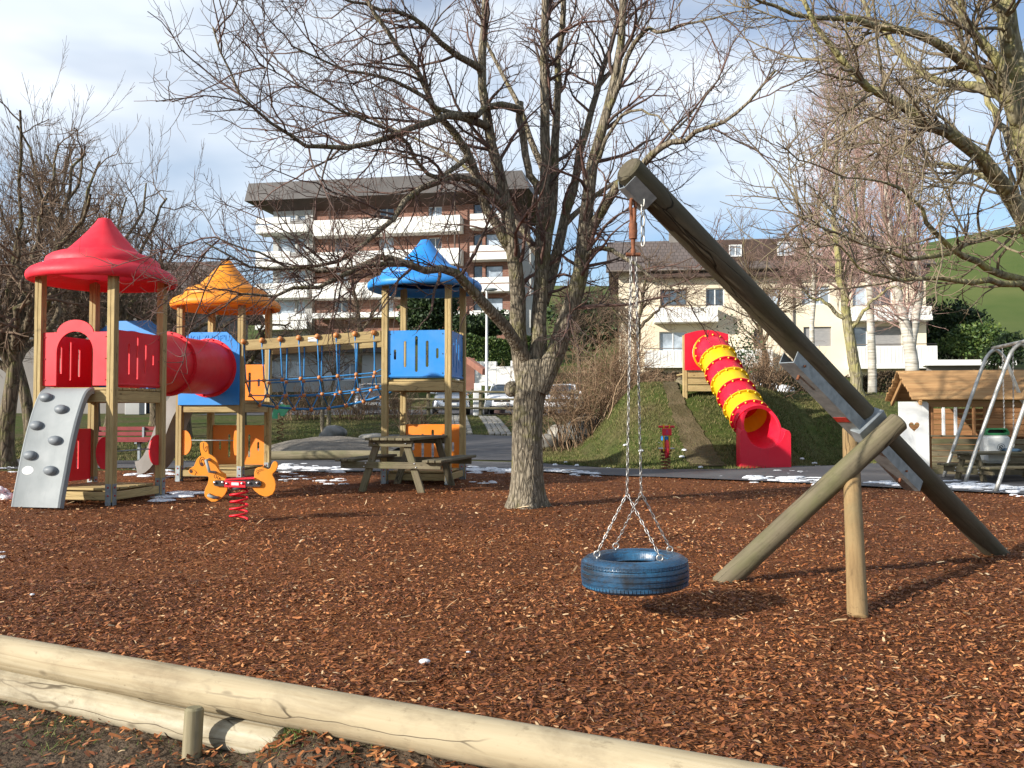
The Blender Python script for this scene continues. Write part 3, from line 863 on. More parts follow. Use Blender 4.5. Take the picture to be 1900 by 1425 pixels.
TR.panel('RB', 1.28, 1.08, MAT['blue_plastic'], holes=[circ(SR/2, 0.54, 0.40)], outline=shoulder(SR, 1.08, 0.16), off=0.055, lip=False, name='tunnel_panel')
TR.low_deck(0.17)
TR.roof(2.80, 0.885, 3.64, MAT['roof_red'])
TR.half_disc(TR.P(0, SR, 0), -TR.er, MAT['red_plastic'])
TR.half_disc(TR.P(0, 0, 0), TR.el, MAT['red_plastic'], 0.12)
MB().tube([TR.P(0, 0.05, 0.64), TR.P(0, SR - 0.05, 0.64)], 0.009, 8).obj('hand_rod', MAT['galv'], TR.o, 4)
# curved grey climbing ramp with moulded holds
def ramp_part():
    top, n = TR.P(SR*0.52, -0.05, 1.40), 40
    out = -TR.er
    prof = [(0.0, 0.0), (0.06, -0.005), (0.14, -0.06), (0.22, -0.20), (0.31, -0.42), (0.40, -0.70), (0.47, -0.98), (0.53, -1.22), (0.565, -1.385)]
    C = catmull([(a, z, 0) for a, z in prof], n)[:, :2]
    wid = TR.el * 0.325
    b = MB(); vs = []; fs = []
    def pos(i, k, thick):
        c = C[i]; t = C[min(i+1, n-1)] - C[max(i-1, 0)]; t = t/np.linalg.norm(t)
        nrm = out * (-t[1]) + V(0, 0, 1) * t[0]
        return top + out * c[0] + V(0, 0, c[1]) + wid * k + nrm * thick, nrm
    cross = [(-1, -0.055), (-1, 0.012), (-0.93, 0.026), (-0.86, 0.016), (0.86, 0.016), (0.93, 0.026), (1, 0.012), (1, -0.055)]
    for i in range(n):
        for k, th in cross: vs.append(pos(i, k, th)[0])
    m = len(cross)
    for i in range(n - 1):
        for j in range(m):
            fs.append((i*m+j, i*m+(j+1) % m, (i+1)*m+(j+1) % m, (i+1)*m+j))
    fs.append(tuple(range(m))); fs.append(tuple((n-1)*m+j for j in range(m))[::-1])
    r = b.add(vs, fs).obj('climbing_ramp', MAT['grey_plastic'], TR.o, 0.6)
    r.data.flip_normals()
    for i, (k, t, mt) in enumerate(((0.58, 0.09, 0), (-0.24, 0.19, 0), (0.60, 0.31, 0), (-0.33, 0.43, 0), (0.57, 0.56, 0), (-0.38, 0.69, 0), (0.58, 0.70, 1))):
        ii = int(np.argmin(np.abs(-C[:, 1] - t*1.385))); p, nr = pos(ii, k, 0.016 if not mt else 0.006)
        M = frame(p, p + nr, (0, 0, 1))
        prof2 = [(0.088, 0.0), (0.086, 0.018), (0.074, 0.038), (0.045, 0.050), (0.0, 0.053)]
        sc = Matrix.Diagonal(V(1.0, 0.66, 1.15 if not mt else 0.3, 1.0))
        MB().lathe(prof2, 16, sc).obj('climbing_hold', MAT['grey_hold' if not mt else 'white_paint'], r, 0.9, M)
ramp_part()

# --- orange tower
SO = 1.05
TO = Tower('play_tower', 'orange roofed wooden play tower between the tunnel and the rope bridge', (-4.37, 14.30), R(8.2), SO, 1.30, 2.92)
o = TO.panel('LF', 1.23, 1.18, MAT['blue_plastic'], holes=[circ(SO/2, 0.60, 0.41)], outline=shoulder(SO, 1.18, 0.20), off=0.05, lip=False, name='tunnel_panel', label='blue panel with raised lettering above the tunnel mouth')
cu = bpy.data.curves.new('lettering', 'FONT'); cu.body = "HOLZHOF'LS"; cu.size = 0.135; cu.extrude = 0.003; cu.align_x = 'CENTER'; cu.resolution_u = 2
lo = bpy.data.objects.new('lettering_tmp', cu); COL.objects.link(lo)
dg = bpy.context.evaluated_depsgraph_get()
me = bpy.data.meshes.new_from_object(lo.evaluated_get(dg)); bpy.data.objects.remove(lo)
me.materials.clear(); me.materials.append(MAT['blue_plastic'])
put(bpy.data.objects.new('lettering', me), o, TO.side_frame('LF', 1.23, 0.074) @ Matrix.Translation(V(SO/2, 1.035, 0)))
TO.panel('RB', 1.32, 0.62, MAT['orange_plastic'], holes=five_b(SO, 0.62))
TO.panel('RB', 0.17, 0.72, MAT['orange_plastic'], holes=five_b(SO, 0.72), name='low_panel')
TO.low_deck(0.20)
TO.roof(2.86, 0.885, 3.68, MAT['roof_orange'])
TO.half_disc(TO.P(SO, 0, 0), -TO.el, MAT['orange_plastic'], 0.12)
TO.half_disc(TO.P(0, 0, 0), TO.el, MAT['orange_plastic'], 0.03)
MB().tube([TO.P(SO-0.05, 0, 0.66), TO.P(0.05, 0, 0.66)], 0.009, 8).obj('hand_rod', MAT['galv'], TO.o, 4)
# grey slide running off to the left
def side_slide():
    st = TO.P(SO + 0.03, SO*0.5, 1.28); d = TO.el
    prof = catmull([(0, 0, 0), (0.12, -0.03, 0), (0.27, -0.28, 0), (0.42, -0.66, 0), (0.55, -0.96, 0), (0.70, -1.13, 0), (0.84, -1.18, 0)], 14)[:, :2]
    cross = [(-0.27, 0.20), (-0.30, 0.20), (-0.30, -0.03), (0.30, -0.03), (0.30, 0.20), (0.27, 0.20), (0.26, 0.02), (0.20, 0.0), (-0.20, 0.0), (-0.26, 0.02)]
    vs, fs = [], []
    for i in range(14):
        t = prof[min(i+1, 13)] - prof[max(i-1, 0)]; t = t/np.linalg.norm(t)
        nr = d * (-t[1]) + V(0, 0, 1) * t[0]
        for c, h in cross:
            vs.append(st + d * prof[i][0] + V(0, 0, prof[i][1]) + TO.er * c + nr * h)
    m = len(cross)
    for i in range(13):
        for j in range(m): fs.append((i*m+j, i*m+(j+1) % m, (i+1)*m+(j+1) % m, (i+1)*m+j))
    fs.append(tuple(range(m))); fs.append(tuple(13*m+j for j in range(m))[::-1])
    MB().add(vs, fs).obj('side_slide', plastic('shaded_grey_plastic', (0.21, 0.19, 0.165)), TO.o, 0.7)['label'] = 'grey plastic chute on the far side'  # grey plastic browned to stand in for the shade on its underside
side_slide()

# --- blue tower
SB = 1.03
TB = Tower('play_tower', 'blue roofed wooden play tower behind the near picnic table', (-1.0, 13.90), R(9.5), SB, 1.64, 3.24)
TB.panel('LF', 1.66, 0.75, MAT['blue_plastic'], holes=five_b(SB, 0.75))
TB.panel('FR', 1.66, 0.75, MAT['blue_plastic'], holes=five_b(SB, 0.75))
TB.panel('RB', 0.17, 0.74, MAT['orange_plastic'], holes=five_b(SB, 0.74), name='low_panel', label='orange panel low at the back')
TB.low_deck(0.17)
TB.roof(3.12, 0.94, 3.95, MAT['blue_plastic'])

# --- red crawl tunnel between the red and the orange tower
def tunnel():
    a = TR.P(SR/2, SR + 0.08, 1.82); b = TO.P(SO/2, -0.055, 1.83)
    t = thing('crawl_tunnel', 'red plastic tunnel tube joining the red and orange towers', 'tunnel', a)
    def seg(p, q, name):
        M = frame(p, q); L = (Vector(q)-Vector(p)).length
        pr = [(0.405, 0.0), (0.475, 0.0), (0.475, 0.03), (0.43, 0.034), (0.425, 0.06), (0.425, L-0.06), (0.43, L-0.034), (0.475, L-0.03), (0.475, L), (0.405, L), (0.405, 0.0)]
        s_ = MB().lathe(pr, 44).obj(name, MAT['red_plastic'], t, 0.6, M)
        f = MB()
        for zz in (0.038, L - 0.038):
            for i in range(18):
                an = 2*math.pi*i/18
                f.ball((0.452*math.cos(an), 0.452*math.sin(an), zz), 0.014, 6, 4)
        f.obj('bolt_ring', MAT['red_plastic'], s_, 4, M)['kind'] = 'stuff'
    mid = a.lerp(b, 0.42)
    seg(a, mid, 'tube_section'); seg(mid + (b-a).normalized()*0.003, b, 'tube_section')
tunnel()

# --- rope bridge
def rope_bridge():
    t = thing('rope_bridge', 'blue rope net bridge with orange beads under two timber beams', 'rope bridge', (-3.2, 14.7, 0))
    n0, n1 = TO.P(0, 0.02, 2.19), TB.P(SB, 0.0, 2.33)
    f0, f1 = TO.P(0, SO, 2.19), TB.P(SB, SB, 2.33)
    for p, q in ((n0, n1), (f0, f1)):
        d = (q - p).normalized()
        beam('bridge_beam', p + d*0.06, q - d*0.06, 0.085, 0.17, MAT['post_wood'], t)
    c0, c1 = TO.P(-0.05, SO/2, 1.26), TB.P(SB+0.05, SB/2, 1.45)
    N = 8
    ropes_main = []
    sag = lambda u: -0.16*math.sin(math.pi*u)
    rows = {k: [] for k in ('n1', 'n2', 'c', 'f2', 'f1')}
    beads = []
    verts = []
    for i in range(N):
        u = (i + 0.12) / (N - 0.3)
        nb, fb, c = n0.lerp(n1, u), f0.lerp(f1, u), c0.lerp(c1, u) + V(0, 0, sag(u) - 0.02)
        nt_, ft = nb + V(0, -0.055, 0.06), fb + V(0, -0.055, 0.06)
        a1 = nb.lerp(c, 0.12) + V(0, 0, -0.46); a2 = nb.lerp(c, 0.40) + V(0, 0, -0.42)
        b1 = fb.lerp(c, 0.12) + V(0, 0, -0.46); b2 = fb.lerp(c, 0.40) + V(0, 0, -0.42)
        for key, p in zip(('n1', 'n2', 'c', 'f2', 'f1'), (a1, a2, c, b2, b1)): rows[key].append(p)
        verts.append([nt_, a1, a2, c, b2, b1, ft])
        for p, r in zip((nt_, a1, a2, c, b2, b1, ft), (0.045, 0.034, 0.034, 0.040, 0.034, 0.034, 0.045)): beads.append((p, r))
    for pts in verts:
        MB().tube(pts, 0.011, 6).obj('hanger_rope', MAT['rope_blue'], t, 4)
    ends = {'n1': (n0 + V(0, 0, -0.5), n1 + V(0, 0, -0.5)), 'n2': (n0.lerp(c0, 0.4) + V(0, 0, -0.45), n1.lerp(c1, 0.4) + V(0, 0, -0.42)), 'c': (c0, c1),
            'f2': (f0.lerp(c0, 0.4) + V(0, 0, -0.45), f1.lerp(c1, 0.4) + V(0, 0, -0.42)), 'f1': (f0 + V(0, 0, -0.5), f1 + V(0, 0, -0.5))}
    for k, pts in rows.items():
        MB().tube([ends[k][0]] + pts + [ends[k][1]], 0.021 if k == 'c' else 0.011, 6).obj('long_rope', MAT['rope_blue'], t, 4)
    me = MB().ball((0, 0, 0), 1.0, 8, 6).obj('bead', MAT['bead'], t, 4, Matrix.Translation(beads[0][0]) @ Matrix.Scale(beads[0][1], 4)).data
    for p, r in beads[1:]:
        put(bpy.data.objects.new('bead', me), t, Matrix.Translation(p) @ Matrix.Scale(r, 4))
    pm = n0.lerp(n1, 0.50)
    MB().box((-0.07, -0.004, -0.035), (0.07, 0.004, 0.035)).obj('white_plate', MAT['white_paint'], t, None, Matrix.Translation(pm + V(0, -0.05, 0.02)))
rope_bridge()

# ------------------------------------------------------------------ tyre swing
BT, BF = V(0.645, 4.93, 2.50), V(3.98, 7.25, -0.06)      # beam: top end, foot
BAX = (BF - BT).normalized()
BUP = (V(0, 0, 1) - BAX * BAX.z).normalized()
def swing_frame():
    t = thing('leaning_swing', 'leaning round timber swing frame with steel channel and two props', 'swing frame', (3.9, 7.2, 0))
    pole('main_beam', BT, BF, 0.083, 0.079, MAT['beam_dark'], t, k=32, n=24, cham=0.012, seed=9)['label'] = 'thick dark weathered leaning beam'
    pole('diagonal_prop', V(1.40, 6.03, -0.05), V(2.64, 6.04, 1.075), 0.074, 0.070, MAT['grey_wood'], t, k=26, n=14, cham=0.012, seed=12)
    pole('upright_prop', V(1.935, 5.00, -0.04), V(2.50, 6.56, 1.00), 0.058, 0.056, MAT['prop_wood'], t, k=24, n=12, cham=0.010, seed=14)
    # galvanised U channel under the beam
    side = BAX.cross(BUP).normalized()
    def ub(s): return BT + BAX * s
    M = Matrix((side, -BUP, BAX)).transposed().to_4x4()
    L0, L1 = 1.72, 3.40
    M.translation = ub(L0) - BUP * 0.075
    w, h, th = 0.058, 0.085, 0.006
    out = [(-w, 0.0), (-w, h), (w, h), (w, 0.0), (w-th, 0.0), (w-th, h-th), (-w+th, h-th), (-w+th, 0.0)]
    ch = MB().prism(out, (), L1 - L0).obj('steel_channel', MAT['galv'], t, None, M)
    b = MB()
    for s in (0.10, 0.85, 1.45):
        b.tube([M @ V(-w-0.03, h*0.55, s), M @ V(w+0.012, h*0.55, s)], 0.008, 8); b.ball(tuple(M @ V(-w-0.014, h*0.55, s)), 0.014, 6, 4)
        b.tube([M @ V(0, h+0.03, s+0.05), M @ V(0, h-0.02, s+0.05)], 0.010, 8)
    b.obj('channel_bolt', MAT['rust'], ch, 4)
    b = MB(); b.box((-w+0.004, h+0.0015, 0.66), (w-0.010, h+0.003, 0.72), 0, M); b.obj('red_sticker', MAT['red_cap'], ch)
    # bracket where the prop meets the beam
    pc = V(2.60, 6.18, 0.99)
    Mb = frame(V(2.36, 6.10, 0.94), V(2.62, 6.16, 1.16), BAX)
    MB().box((-0.045, -0.06, 0.02), (0.045, 0.05, 0.27), 0.004).obj('joint_plate', MAT['galv'], t, None, Mb)
    # hanging bracket near the top
    Mt = Matrix((side, -BUP, BAX)).transposed().to_4x4(); Mt.translation = ub(0.03) - BUP * 0.055
    w2, h2 = 0.055, 0.070
    out = [(-w2-0.02, 0.0), (-w2*0.45, h2), (w2*0.45, h2), (w2+0.02, 0.0), (w2+0.012, 0.0), (w2*0.4, h2-0.007), (-w2*0.4, h2-0.007), (-w2-0.012, 0.0)]
    MB().prism(out, (), 0.19).obj('hanging_bracket', MAT['galv'], t, None, Mt)
    return Mt @ V(0, 0.070, 0.10)
HANG = swing_frame()

def link_mesh(b, M, a, r, k=6):
    """Oval chain link: half length a, half width a*0.6, wire r, in local XZ."""
    pts = []
    for i in range(10):
        an = 2*math.pi*i/10
        x = a*0.36*math.cos(an); z = a*0.5*math.sin(an) + (a*0.45 if math.sin(an) > 0.01 else -a*0.45 if math.sin(an) < -0.01 else 0)
        pts.append(M @ V(x, 0, z))
    b.tube(pts, r, k, closed=True)
def chain(p, q, pitch, r, name, mat, parent, k=5):
    p, q = Vector(p), Vector(q); L = (q-p).length; n = max(2, int(L/pitch))
    b = MB()
    base = frame(p, q)
    for i in range(n):
        M = base @ Matrix.Translation(V(0, 0, L*(i+0.5)/n)) @ Matrix.Rotation(R(45 + 90*(i % 2)), 4, 'Z')
        link_mesh(b, M, pitch*0.64, r, k)
    return b.obj(name, mat, parent, 4)

def tyre_swing():
    cx, cy, cz = 0.690, 5.02, 0.238
    t = thing('tyre_swing', 'worn blue painted car tyre hanging on four chains from the leaning beam', 'tyre swing', (cx, cy, 0.0))
    ro, hw = 0.302, 0.086
    half = [(0.185, 0.030), (0.188, 0.060), (0.200, 0.078), (0.225, 0.088), (0.252, 0.089), (0.272, 0.083), (0.286, 0.072), (0.294, 0.060)]
    tread = []
    zs = [0.060, 0.048, 0.046, 0.041, 0.039, 0.020, 0.018, 0.013, 0.011]
    for i, z in enumerate(zs):
        g = i in (2, 3, 6, 7)
        tread.append((ro - (0.008 if g else 0) - 0.010*(z/0.06)**4, z))
    pr = half + tread[1:]
    pr = pr + [(r, -z) for r, z in reversed(pr)]
    pr += [(0.178, -0.030), (0.215, -0.060), (0.268, -0.045), (0.275, 0.0), (0.268, 0.045), (0.215, 0.060), (0.178, 0.030), (0.185, 0.030)]
    m, nt, b = new_mat('tyre_rubber')
    v = coords(nt)
    wear = noise(nt, coords(nt, (2.2, 2.2, 5)), 2.0, 7, 0.62, 0.4)
    streak = noise(nt, coords(nt, (1.2, 1.2, 70)), 2.0, 5, 0.7)
    fine = noise(nt, coords(nt, (10, 10, 26)), 4.0, 4, 0.7)
    col = ramp(nt, wear, [(0.36, (0.022, 0.026, 0.032)), (0.50, (0.020, 0.060, 0.115)), (0.66, (0.020, 0.090, 0.175))])
    col = mixc(nt, ramp(nt, streak, [(0.56, 0.0), (0.66, 0.75)]), col, (0.028, 0.165, 0.31))
    col = mixc(nt, ramp(nt, fine, [(0.50, 0.0), (0.66, 0.75)]), col, (0.022, 0.026, 0.030))
    nt.links.new(col, b.inputs['Base Color']); b.inputs['Roughness'].default_value = 0.36
    wv = nd(nt, 'ShaderNodeTexNoise'); wv.inputs['Scale'].default_value = 60; nt.links.new(coords(nt, (1, 1, 0.25)), wv.inputs['Vector'])
    bump(nt, b, wv.outputs[0], 0.5, 0.006)
    tl = R(3)
    M = Matrix.Translation(V(cx, cy, cz)) @ Matrix.Rotation(R(-1.5), 4, 'Y')
    ty = MB().lathe(pr, 96).obj('tyre', m, t, 0.5, M)
    nb = MB()   # sipes cut across the shoulders, as proud tread blocks
    for i in range(88):
        a = 2*math.pi*i/88
        for s in (-1, 1):
            Mb = Matrix.Rotation(a, 4, 'Z') @ Matrix.Translation(V(ro-0.0105, 0, s*0.0555))
            nb.box((-0.006, -0.0085, -0.0125), (0.006, 0.0085, 0.0075), 0.0, Mb)
    nb.obj('tread_block', m, ty, None, M)['kind'] = 'stuff'
    # swivel
    sx, sy = HANG.x, HANG.y
    sw = MB()
    link_mesh(sw, Matrix.Translation(V(sx, sy, HANG.z-0.035)) @ Matrix.Rotation(R(30), 4, 'Z'), 0.046, 0.010, 8)
    link_mesh(sw, Matrix.Translation(V(sx, sy, HANG.z-0.095)) @ Matrix.Rotation(R(115), 4, 'Z'), 0.046, 0.011, 8)
    zt = HANG.z - 0.12
    sw.lathe([(0.0, 0.0), (0.017, 0.0), (0.024, -0.015), (0.023, -0.10), (0.013, -0.105), (0.010, -0.155), (0.014, -0.16), (0.014, -0.195), (0.0, -0.20)], 16, Matrix.Translation(V(sx, sy, zt)))
    sw.tube([V(sx-0.040, sy, zt-0.188), V(sx+0.040, sy, zt-0.188)], 0.011, 8)
    sw.obj('swivel', MAT['rust'], t, 0.8)
    zb = zt - 0.200
    chain((sx+0.055, sy, HANG.z+0.02), (sx+0.055, sy, zb+0.06), 0.050, 0.0048, 'safety_chain', MAT['tube_steel'], t, 6)
    sp1, sp2 = V(cx-0.045, cy-0.03, 0.675), V(cx+0.045, cy+0.04, 0.675)
    chain((sx-0.012, sy, zb), sp1, 0.028, 0.0026, 'long_chain', MAT['chain'], t)
    chain((sx+0.014, sy, zb), sp2, 0.028, 0.0026, 'long_chain', MAT['chain'], t)
    for sp, aa in ((sp1, (200, 298)), (sp2, (110, 22))):
        for a in aa:
            e = V(cx + 0.232*math.cos(R(a)), cy + 0.232*math.sin(R(a)), cz + 0.095)
            c = chain(sp, e + V(0, 0, 0.02), 0.027, 0.0026, 'short_chain', MAT['chain'], t)
            b_ = MB()
            b_.tube([e + V(0.017*math.cos(q), 0, 0.012+0.017*math.sin(q)) for q in np.linspace(0, 2*math.pi, 11)[:-1]], 0.005, 6, closed=True)
            b_.tube([e + V(0, 0, -0.02), e + V(0, 0, 0.0)], 0.006, 6)
            b_.obj('eye_bolt', MAT['chain'], c, 4)
tyre_swing()

# ------------------------------------------------------------------ spring riders
def helix(b, c, r, z0, z1, turns, w, k=7):
    n = int(turns * 18)
    b.tube([V(c[0] + r*math.cos(2*math.pi*turns*i/n), c[1] + r*math.sin(2*math.pi*turns*i/n), z0 + (z1-z0)*i/n) for i in range(n+1)], w, k)
    return b
def stroke(b, pts, w, z, M, closed=False):
    """Flat painted line as a thin proud strip in the local XY plane."""
    n = len(pts)
    for i in range(n if closed else n-1):
        p, q = Vector(pts[i]), Vector(pts[(i+1) % n]); d = (q-p)
        if d.length < 1e-6: continue
        d.normalize(); nn = V(-d.y, d.x)*w/2
        p = p - d*w*0.3; q = q + d*w*0.3
        b.prism([(p+nn)[:], (p-nn)[:], (q-nn)[:], (q+nn)[:]], (), 0.0015, M @ Matrix.Translation(V(0, 0, z)))
def dog_rider():
    base = gnd(443, 966)
    t = thing('spring_rider', 'orange animal shaped spring rider on a red coil in front of the towers', 'spring rider', base)
    K = 9.22/FOC/7.92
    zp = lambda l: [((x-970)*K, (1330-y)*K) for x, y in l]
    Mf = Matrix((V(1, 0, 0), V(0, 0, 1), V(0, -1, 0))).transposed().to_4x4(); Mf.translation = base
    head = [(415,200),(430,178),(470,170),(510,185),(530,215),(534,265),(545,350),(590,372),(640,410),(670,460),(685,520),(700,580),(740,610),(790,640),(803,690),(800,735),(822,830),(815,885),(780,950),(720,1010),(650,1045),(590,1046),(530,1010),(490,960),(485,905),(500,850),(530,790),(545,730),(545,690),(520,670),(460,668),(380,668),(310,660),(265,635),(250,600),(265,570),(300,548),(330,528),(345,490),(370,430),(410,385),(440,375),(425,320),(415,260)]
    rear = [(1225,570),(1265,547),(1320,540),(1370,560),(1410,575),(1445,560),(1462,505),(1488,465),(1520,455),(1548,478),(1555,530),(1530,590),(1480,640),(1478,665),(1510,720),(1527,800),(1515,880),(1480,940),(1420,970),(1360,972),(1290,945),(1220,890),(1185,845),(1182,800),(1200,740),(1212,670),(1212,620)]
    for l, nm in ((head, 'head_panel'), (rear, 'tail_panel')):
        p = bevel(MB().prism(zp(l), (), 0.022, Matrix.Translation(V(0, 0, 0.03))).obj(nm, MAT['roof_orange'], t, None, Mf), 0.004)
        if nm == 'head_panel':
            b = MB(); z = 0.0525; w = 0.0035
            ell = lambda cx, cy, rx, ry, n=18: zp([(cx+rx*math.cos(a), cy+ry*math.sin(a)) for a in np.linspace(0, 2*math.pi, n, endpoint=False)])
            stroke(b, ell(450, 462, 38, 66), 0.0042, z, Mf, True); stroke(b, zp([(428,480),(440,440),(462,430),(474,450)]), w, z, Mf); stroke(b, zp([(432,450),(450,425),(468,432)]), 0.003, z, Mf)
            b.prism(ell(443, 498, 22, 26), (), 0.002, Mf @ Matrix.Translation(V(0, 0, z)))
            stroke(b, zp([(265,600),(275,575),(300,570),(345,590),(375,625),(388,632)]), w, z, Mf); stroke(b, zp([(345,660),(362,630),(368,610)]), w, z, Mf)
            b.prism(ell(290, 605, 22, 24), (), 0.002, Mf @ Matrix.Translation(V(0, 0, z)))
            stroke(b, zp([(468,190),(464,240),(475,290),(500,318),(516,300),(520,240)]), 0.0042, z, Mf); stroke(b, zp([(490,270),(508,240)]), w, z, Mf)
            for cx, cy, rx, ry in ((645, 677, 17, 27), (687, 700, 15, 20), (716, 712, 10, 12)): stroke(b, ell(cx, cy, rx, ry, 12), 0.003, z, Mf, True)
            b.obj('painted_face', MAT['dark_brown_line'], p)
        else:
            b = MB()
            for cx, cy, rx, ry in ((1262, 605, 16, 20), (1295, 590, 14, 16), (1270, 635, 12, 14), (1330, 582, 14, 12)): stroke(b, [((x-970)*K, (1330-y)*K) for x, y in [(cx+rx*math.cos(a), cy+ry*math.sin(a)) for a in np.linspace(0, 6.28, 12, endpoint=False)]], 0.002, 0.0525, Mf, True)
            b.obj('painted_spot', MAT['dark_brown_line'], p)
    bar = zp([(655, 733), (1300, 737), (1322, 760), (1325, 800), (1300, 826), (655, 815), (630, 795), (630, 755)])
    MB().prism(bar, (), 0.02, Matrix.Translation(V(0, 0, 0.056))).obj('steel_bar', MAT['black_paint'], t, None, Mf)
    b = MB()
    for x, y in ((650, 762), (765, 760), (825, 778), (1048, 775), (1150, 768), (1268, 768)):
        b.ball(((x-970)*K, (1330-y)*K, 0.081), 0.016, 8, 5)
    b.obj('bolt', MAT['bolt'], t, 4, Mf)
    st = MB().prism(zp([(790, 735), (1095, 748), (1095, 838), (790, 830)]), (), 0.20, Matrix.Translation(V(0, 0, -0.12))).obj('seat_block', MAT['red_plastic'], t, None, Mf)
    MB().prism(zp([(895, 762), (1000, 765), (1000, 805), (895, 802)]), (), 0.003, Matrix.Translation(V(0, 0, 0.082))).obj('white_plate', MAT['white_paint'], st, None, Mf)
    MB().prism(zp([(800, 712), (1225, 698), (1228, 712), (800, 730)]), (), 0.20, Matrix.Translation(V(0, 0, -0.12))).obj('seat_board', MAT['red_plastic'], t, None, Mf)
    sx = (970-970)*K
    helix(MB(), (base.x, base.y), 0.088, 0.01, 0.345, 4.6, 0.011).obj('spring', MAT['red_plastic'], t, 4)
    MB().lathe([(0.0, 0.33), (0.08, 0.33), (0.08, 0.36), (0.0, 0.36)], 16, Matrix.Translation(base)).obj('spring_plate', MAT['black_paint'], t, 0.6)
    c = lambda x, y, z: Mf @ V((x-970)*K, (1330-y)*K, z)
    MB().tube([c(560, 430, 0.05), c(535, 440, 0.11), c(600, 600, 0.14), c(645, 620, 0.05)], 0.016, 8).obj('handle', MAT['grey_plastic'], t, 4)
    MB().tube([c(560, 945, 0.04), c(590, 945, 0.14), c(670, 975, 0.14), c(690, 985, 0.05)], 0.016, 8).obj('foot_rest', MAT['grey_plastic'], t, 4)
dog_rider()

def far_rider():
    base = at(1237, 871, 17.1); base.z = 0.02
    t = thing('spring_rider', 'small red and yellow spring rider on a rusty coil at the foot of the bank', 'spring rider', base)
    u = 17.1/FOC
    X = lambda x: (x-1237)*u
    Z = lambda y: (871-y)*u
    for sx in (-1, 1):
        bevel(MB().box((sx*0.055-0.011, -0.03, Z(838)), (sx*0.055+0.011, 0.03, Z(789)), 0).obj('fork', MAT['yellow_plastic'], t, None, Matrix.Translation(base)), 0.004)
    bevel(MB().box((-0.09, -0.055, Z(809)), (0.09, -0.032, Z(796)), 0.004).obj('front_plate', MAT['roof_red'], t, None, Matrix.Translation(base)), 0.004)
    b = MB(); Mf = Matrix((V(1, 0, 0), V(0, 0, 1), V(0, -1, 0))).transposed().to_4x4(); Mf.translation = base
    stroke(b, [(-0.03, Z(806)), (0.03, Z(806))], 0.006, 0.0565, Mf); stroke(b, [(-0.015, Z(804)), (0.0, Z(799)), (0.02, Z(804))], 0.008, 0.0565, Mf)
    b.obj('painted_mark', simple('purple_mark', (0.25, 0.10, 0.35)), t)
    MB().tube([base + V(-0.155, 0, Z(793)), base + V(0.155, 0, Z(793))], 0.022, 8).obj('handlebar', MAT['roof_red'], t, 4)
    bevel(MB().box((-0.038, 0.0, Z(820)), (0.038, 0.42, Z(811)), 0.01).obj('saddle', MAT['blue_plastic'], t, None, Matrix.Translation(base)), 0.006)
    MB().lathe([(0.0, -0.022), (0.17, -0.022), (0.18, 0), (0.17, 0.022), (0.0, 0.022)], 20, Matrix.Translation(base + V(0, -0.01, Z(834))) @ Matrix.Rotation(R(90), 4, 'Y')).obj('wheel_disc', MAT['roof_red'], t, 0.6)
    MB().tube([base + V(-0.155, 0, Z(833)), base + V(0.155, 0, Z(833))], 0.013, 8).obj('foot_bar', MAT['bolt'], t, 4)
    helix(MB(), (base.x, base.y + 0.1), 0.088, 0.0, 0.34, 5.5, 0.012).obj('spring', MAT['rust'], t, 4)
    MB().box((-0.1, 0.0, 0.33), (0.1, 0.2, 0.37)).obj('spring_plate', MAT['rust'], t, None, Matrix.Translation(base))
far_rider()

MAT['green_plastic'] = plastic('green_plastic', (0.02, 0.32, 0.13), fade=0.15)
def frog_rider():
    base = at(520, 790, 26.0); base.z = float(hgt(base.x, base.y))
    t = thing('spring_rider', 'green frog shaped spring rider on the lawn behind the rope bridge', 'spring rider', base)
    u = 26.0/FOC
    l = [(505,773),(507,762),(512,756),(518,752),(524,749),(530,752),(537,751),(540,757),(533,764),(527,773),(521,772),(519,765),(515,768),(516,777),(506,777)]
    Mf = Matrix((V(1, 0, 0), V(0, 0, 1), V(0, -1, 0))).transposed().to_4x4(); Mf.translation = V(at(520, 780, 26.0).x, base.y, at(520, 780, 26.0).z)
    bevel(MB().prism([((x-520)*u, (780-y)*u) for x, y in l], (), 0.04).obj('body_panel', MAT['green_plastic'], t, None, Mf), 0.006)
    MB().ball((0.045, 0.50, 0.02), 0.04, 10, 6).obj('eye', MAT['white_paint'], t, 4, Mf)
    z1 = Mf.translation.z + 0.06
    helix(MB(), (base.x, base.y), 0.09, base.z, z1, 4, 0.013).obj('spring', MAT['rust'], t, 4)
frog_rider()

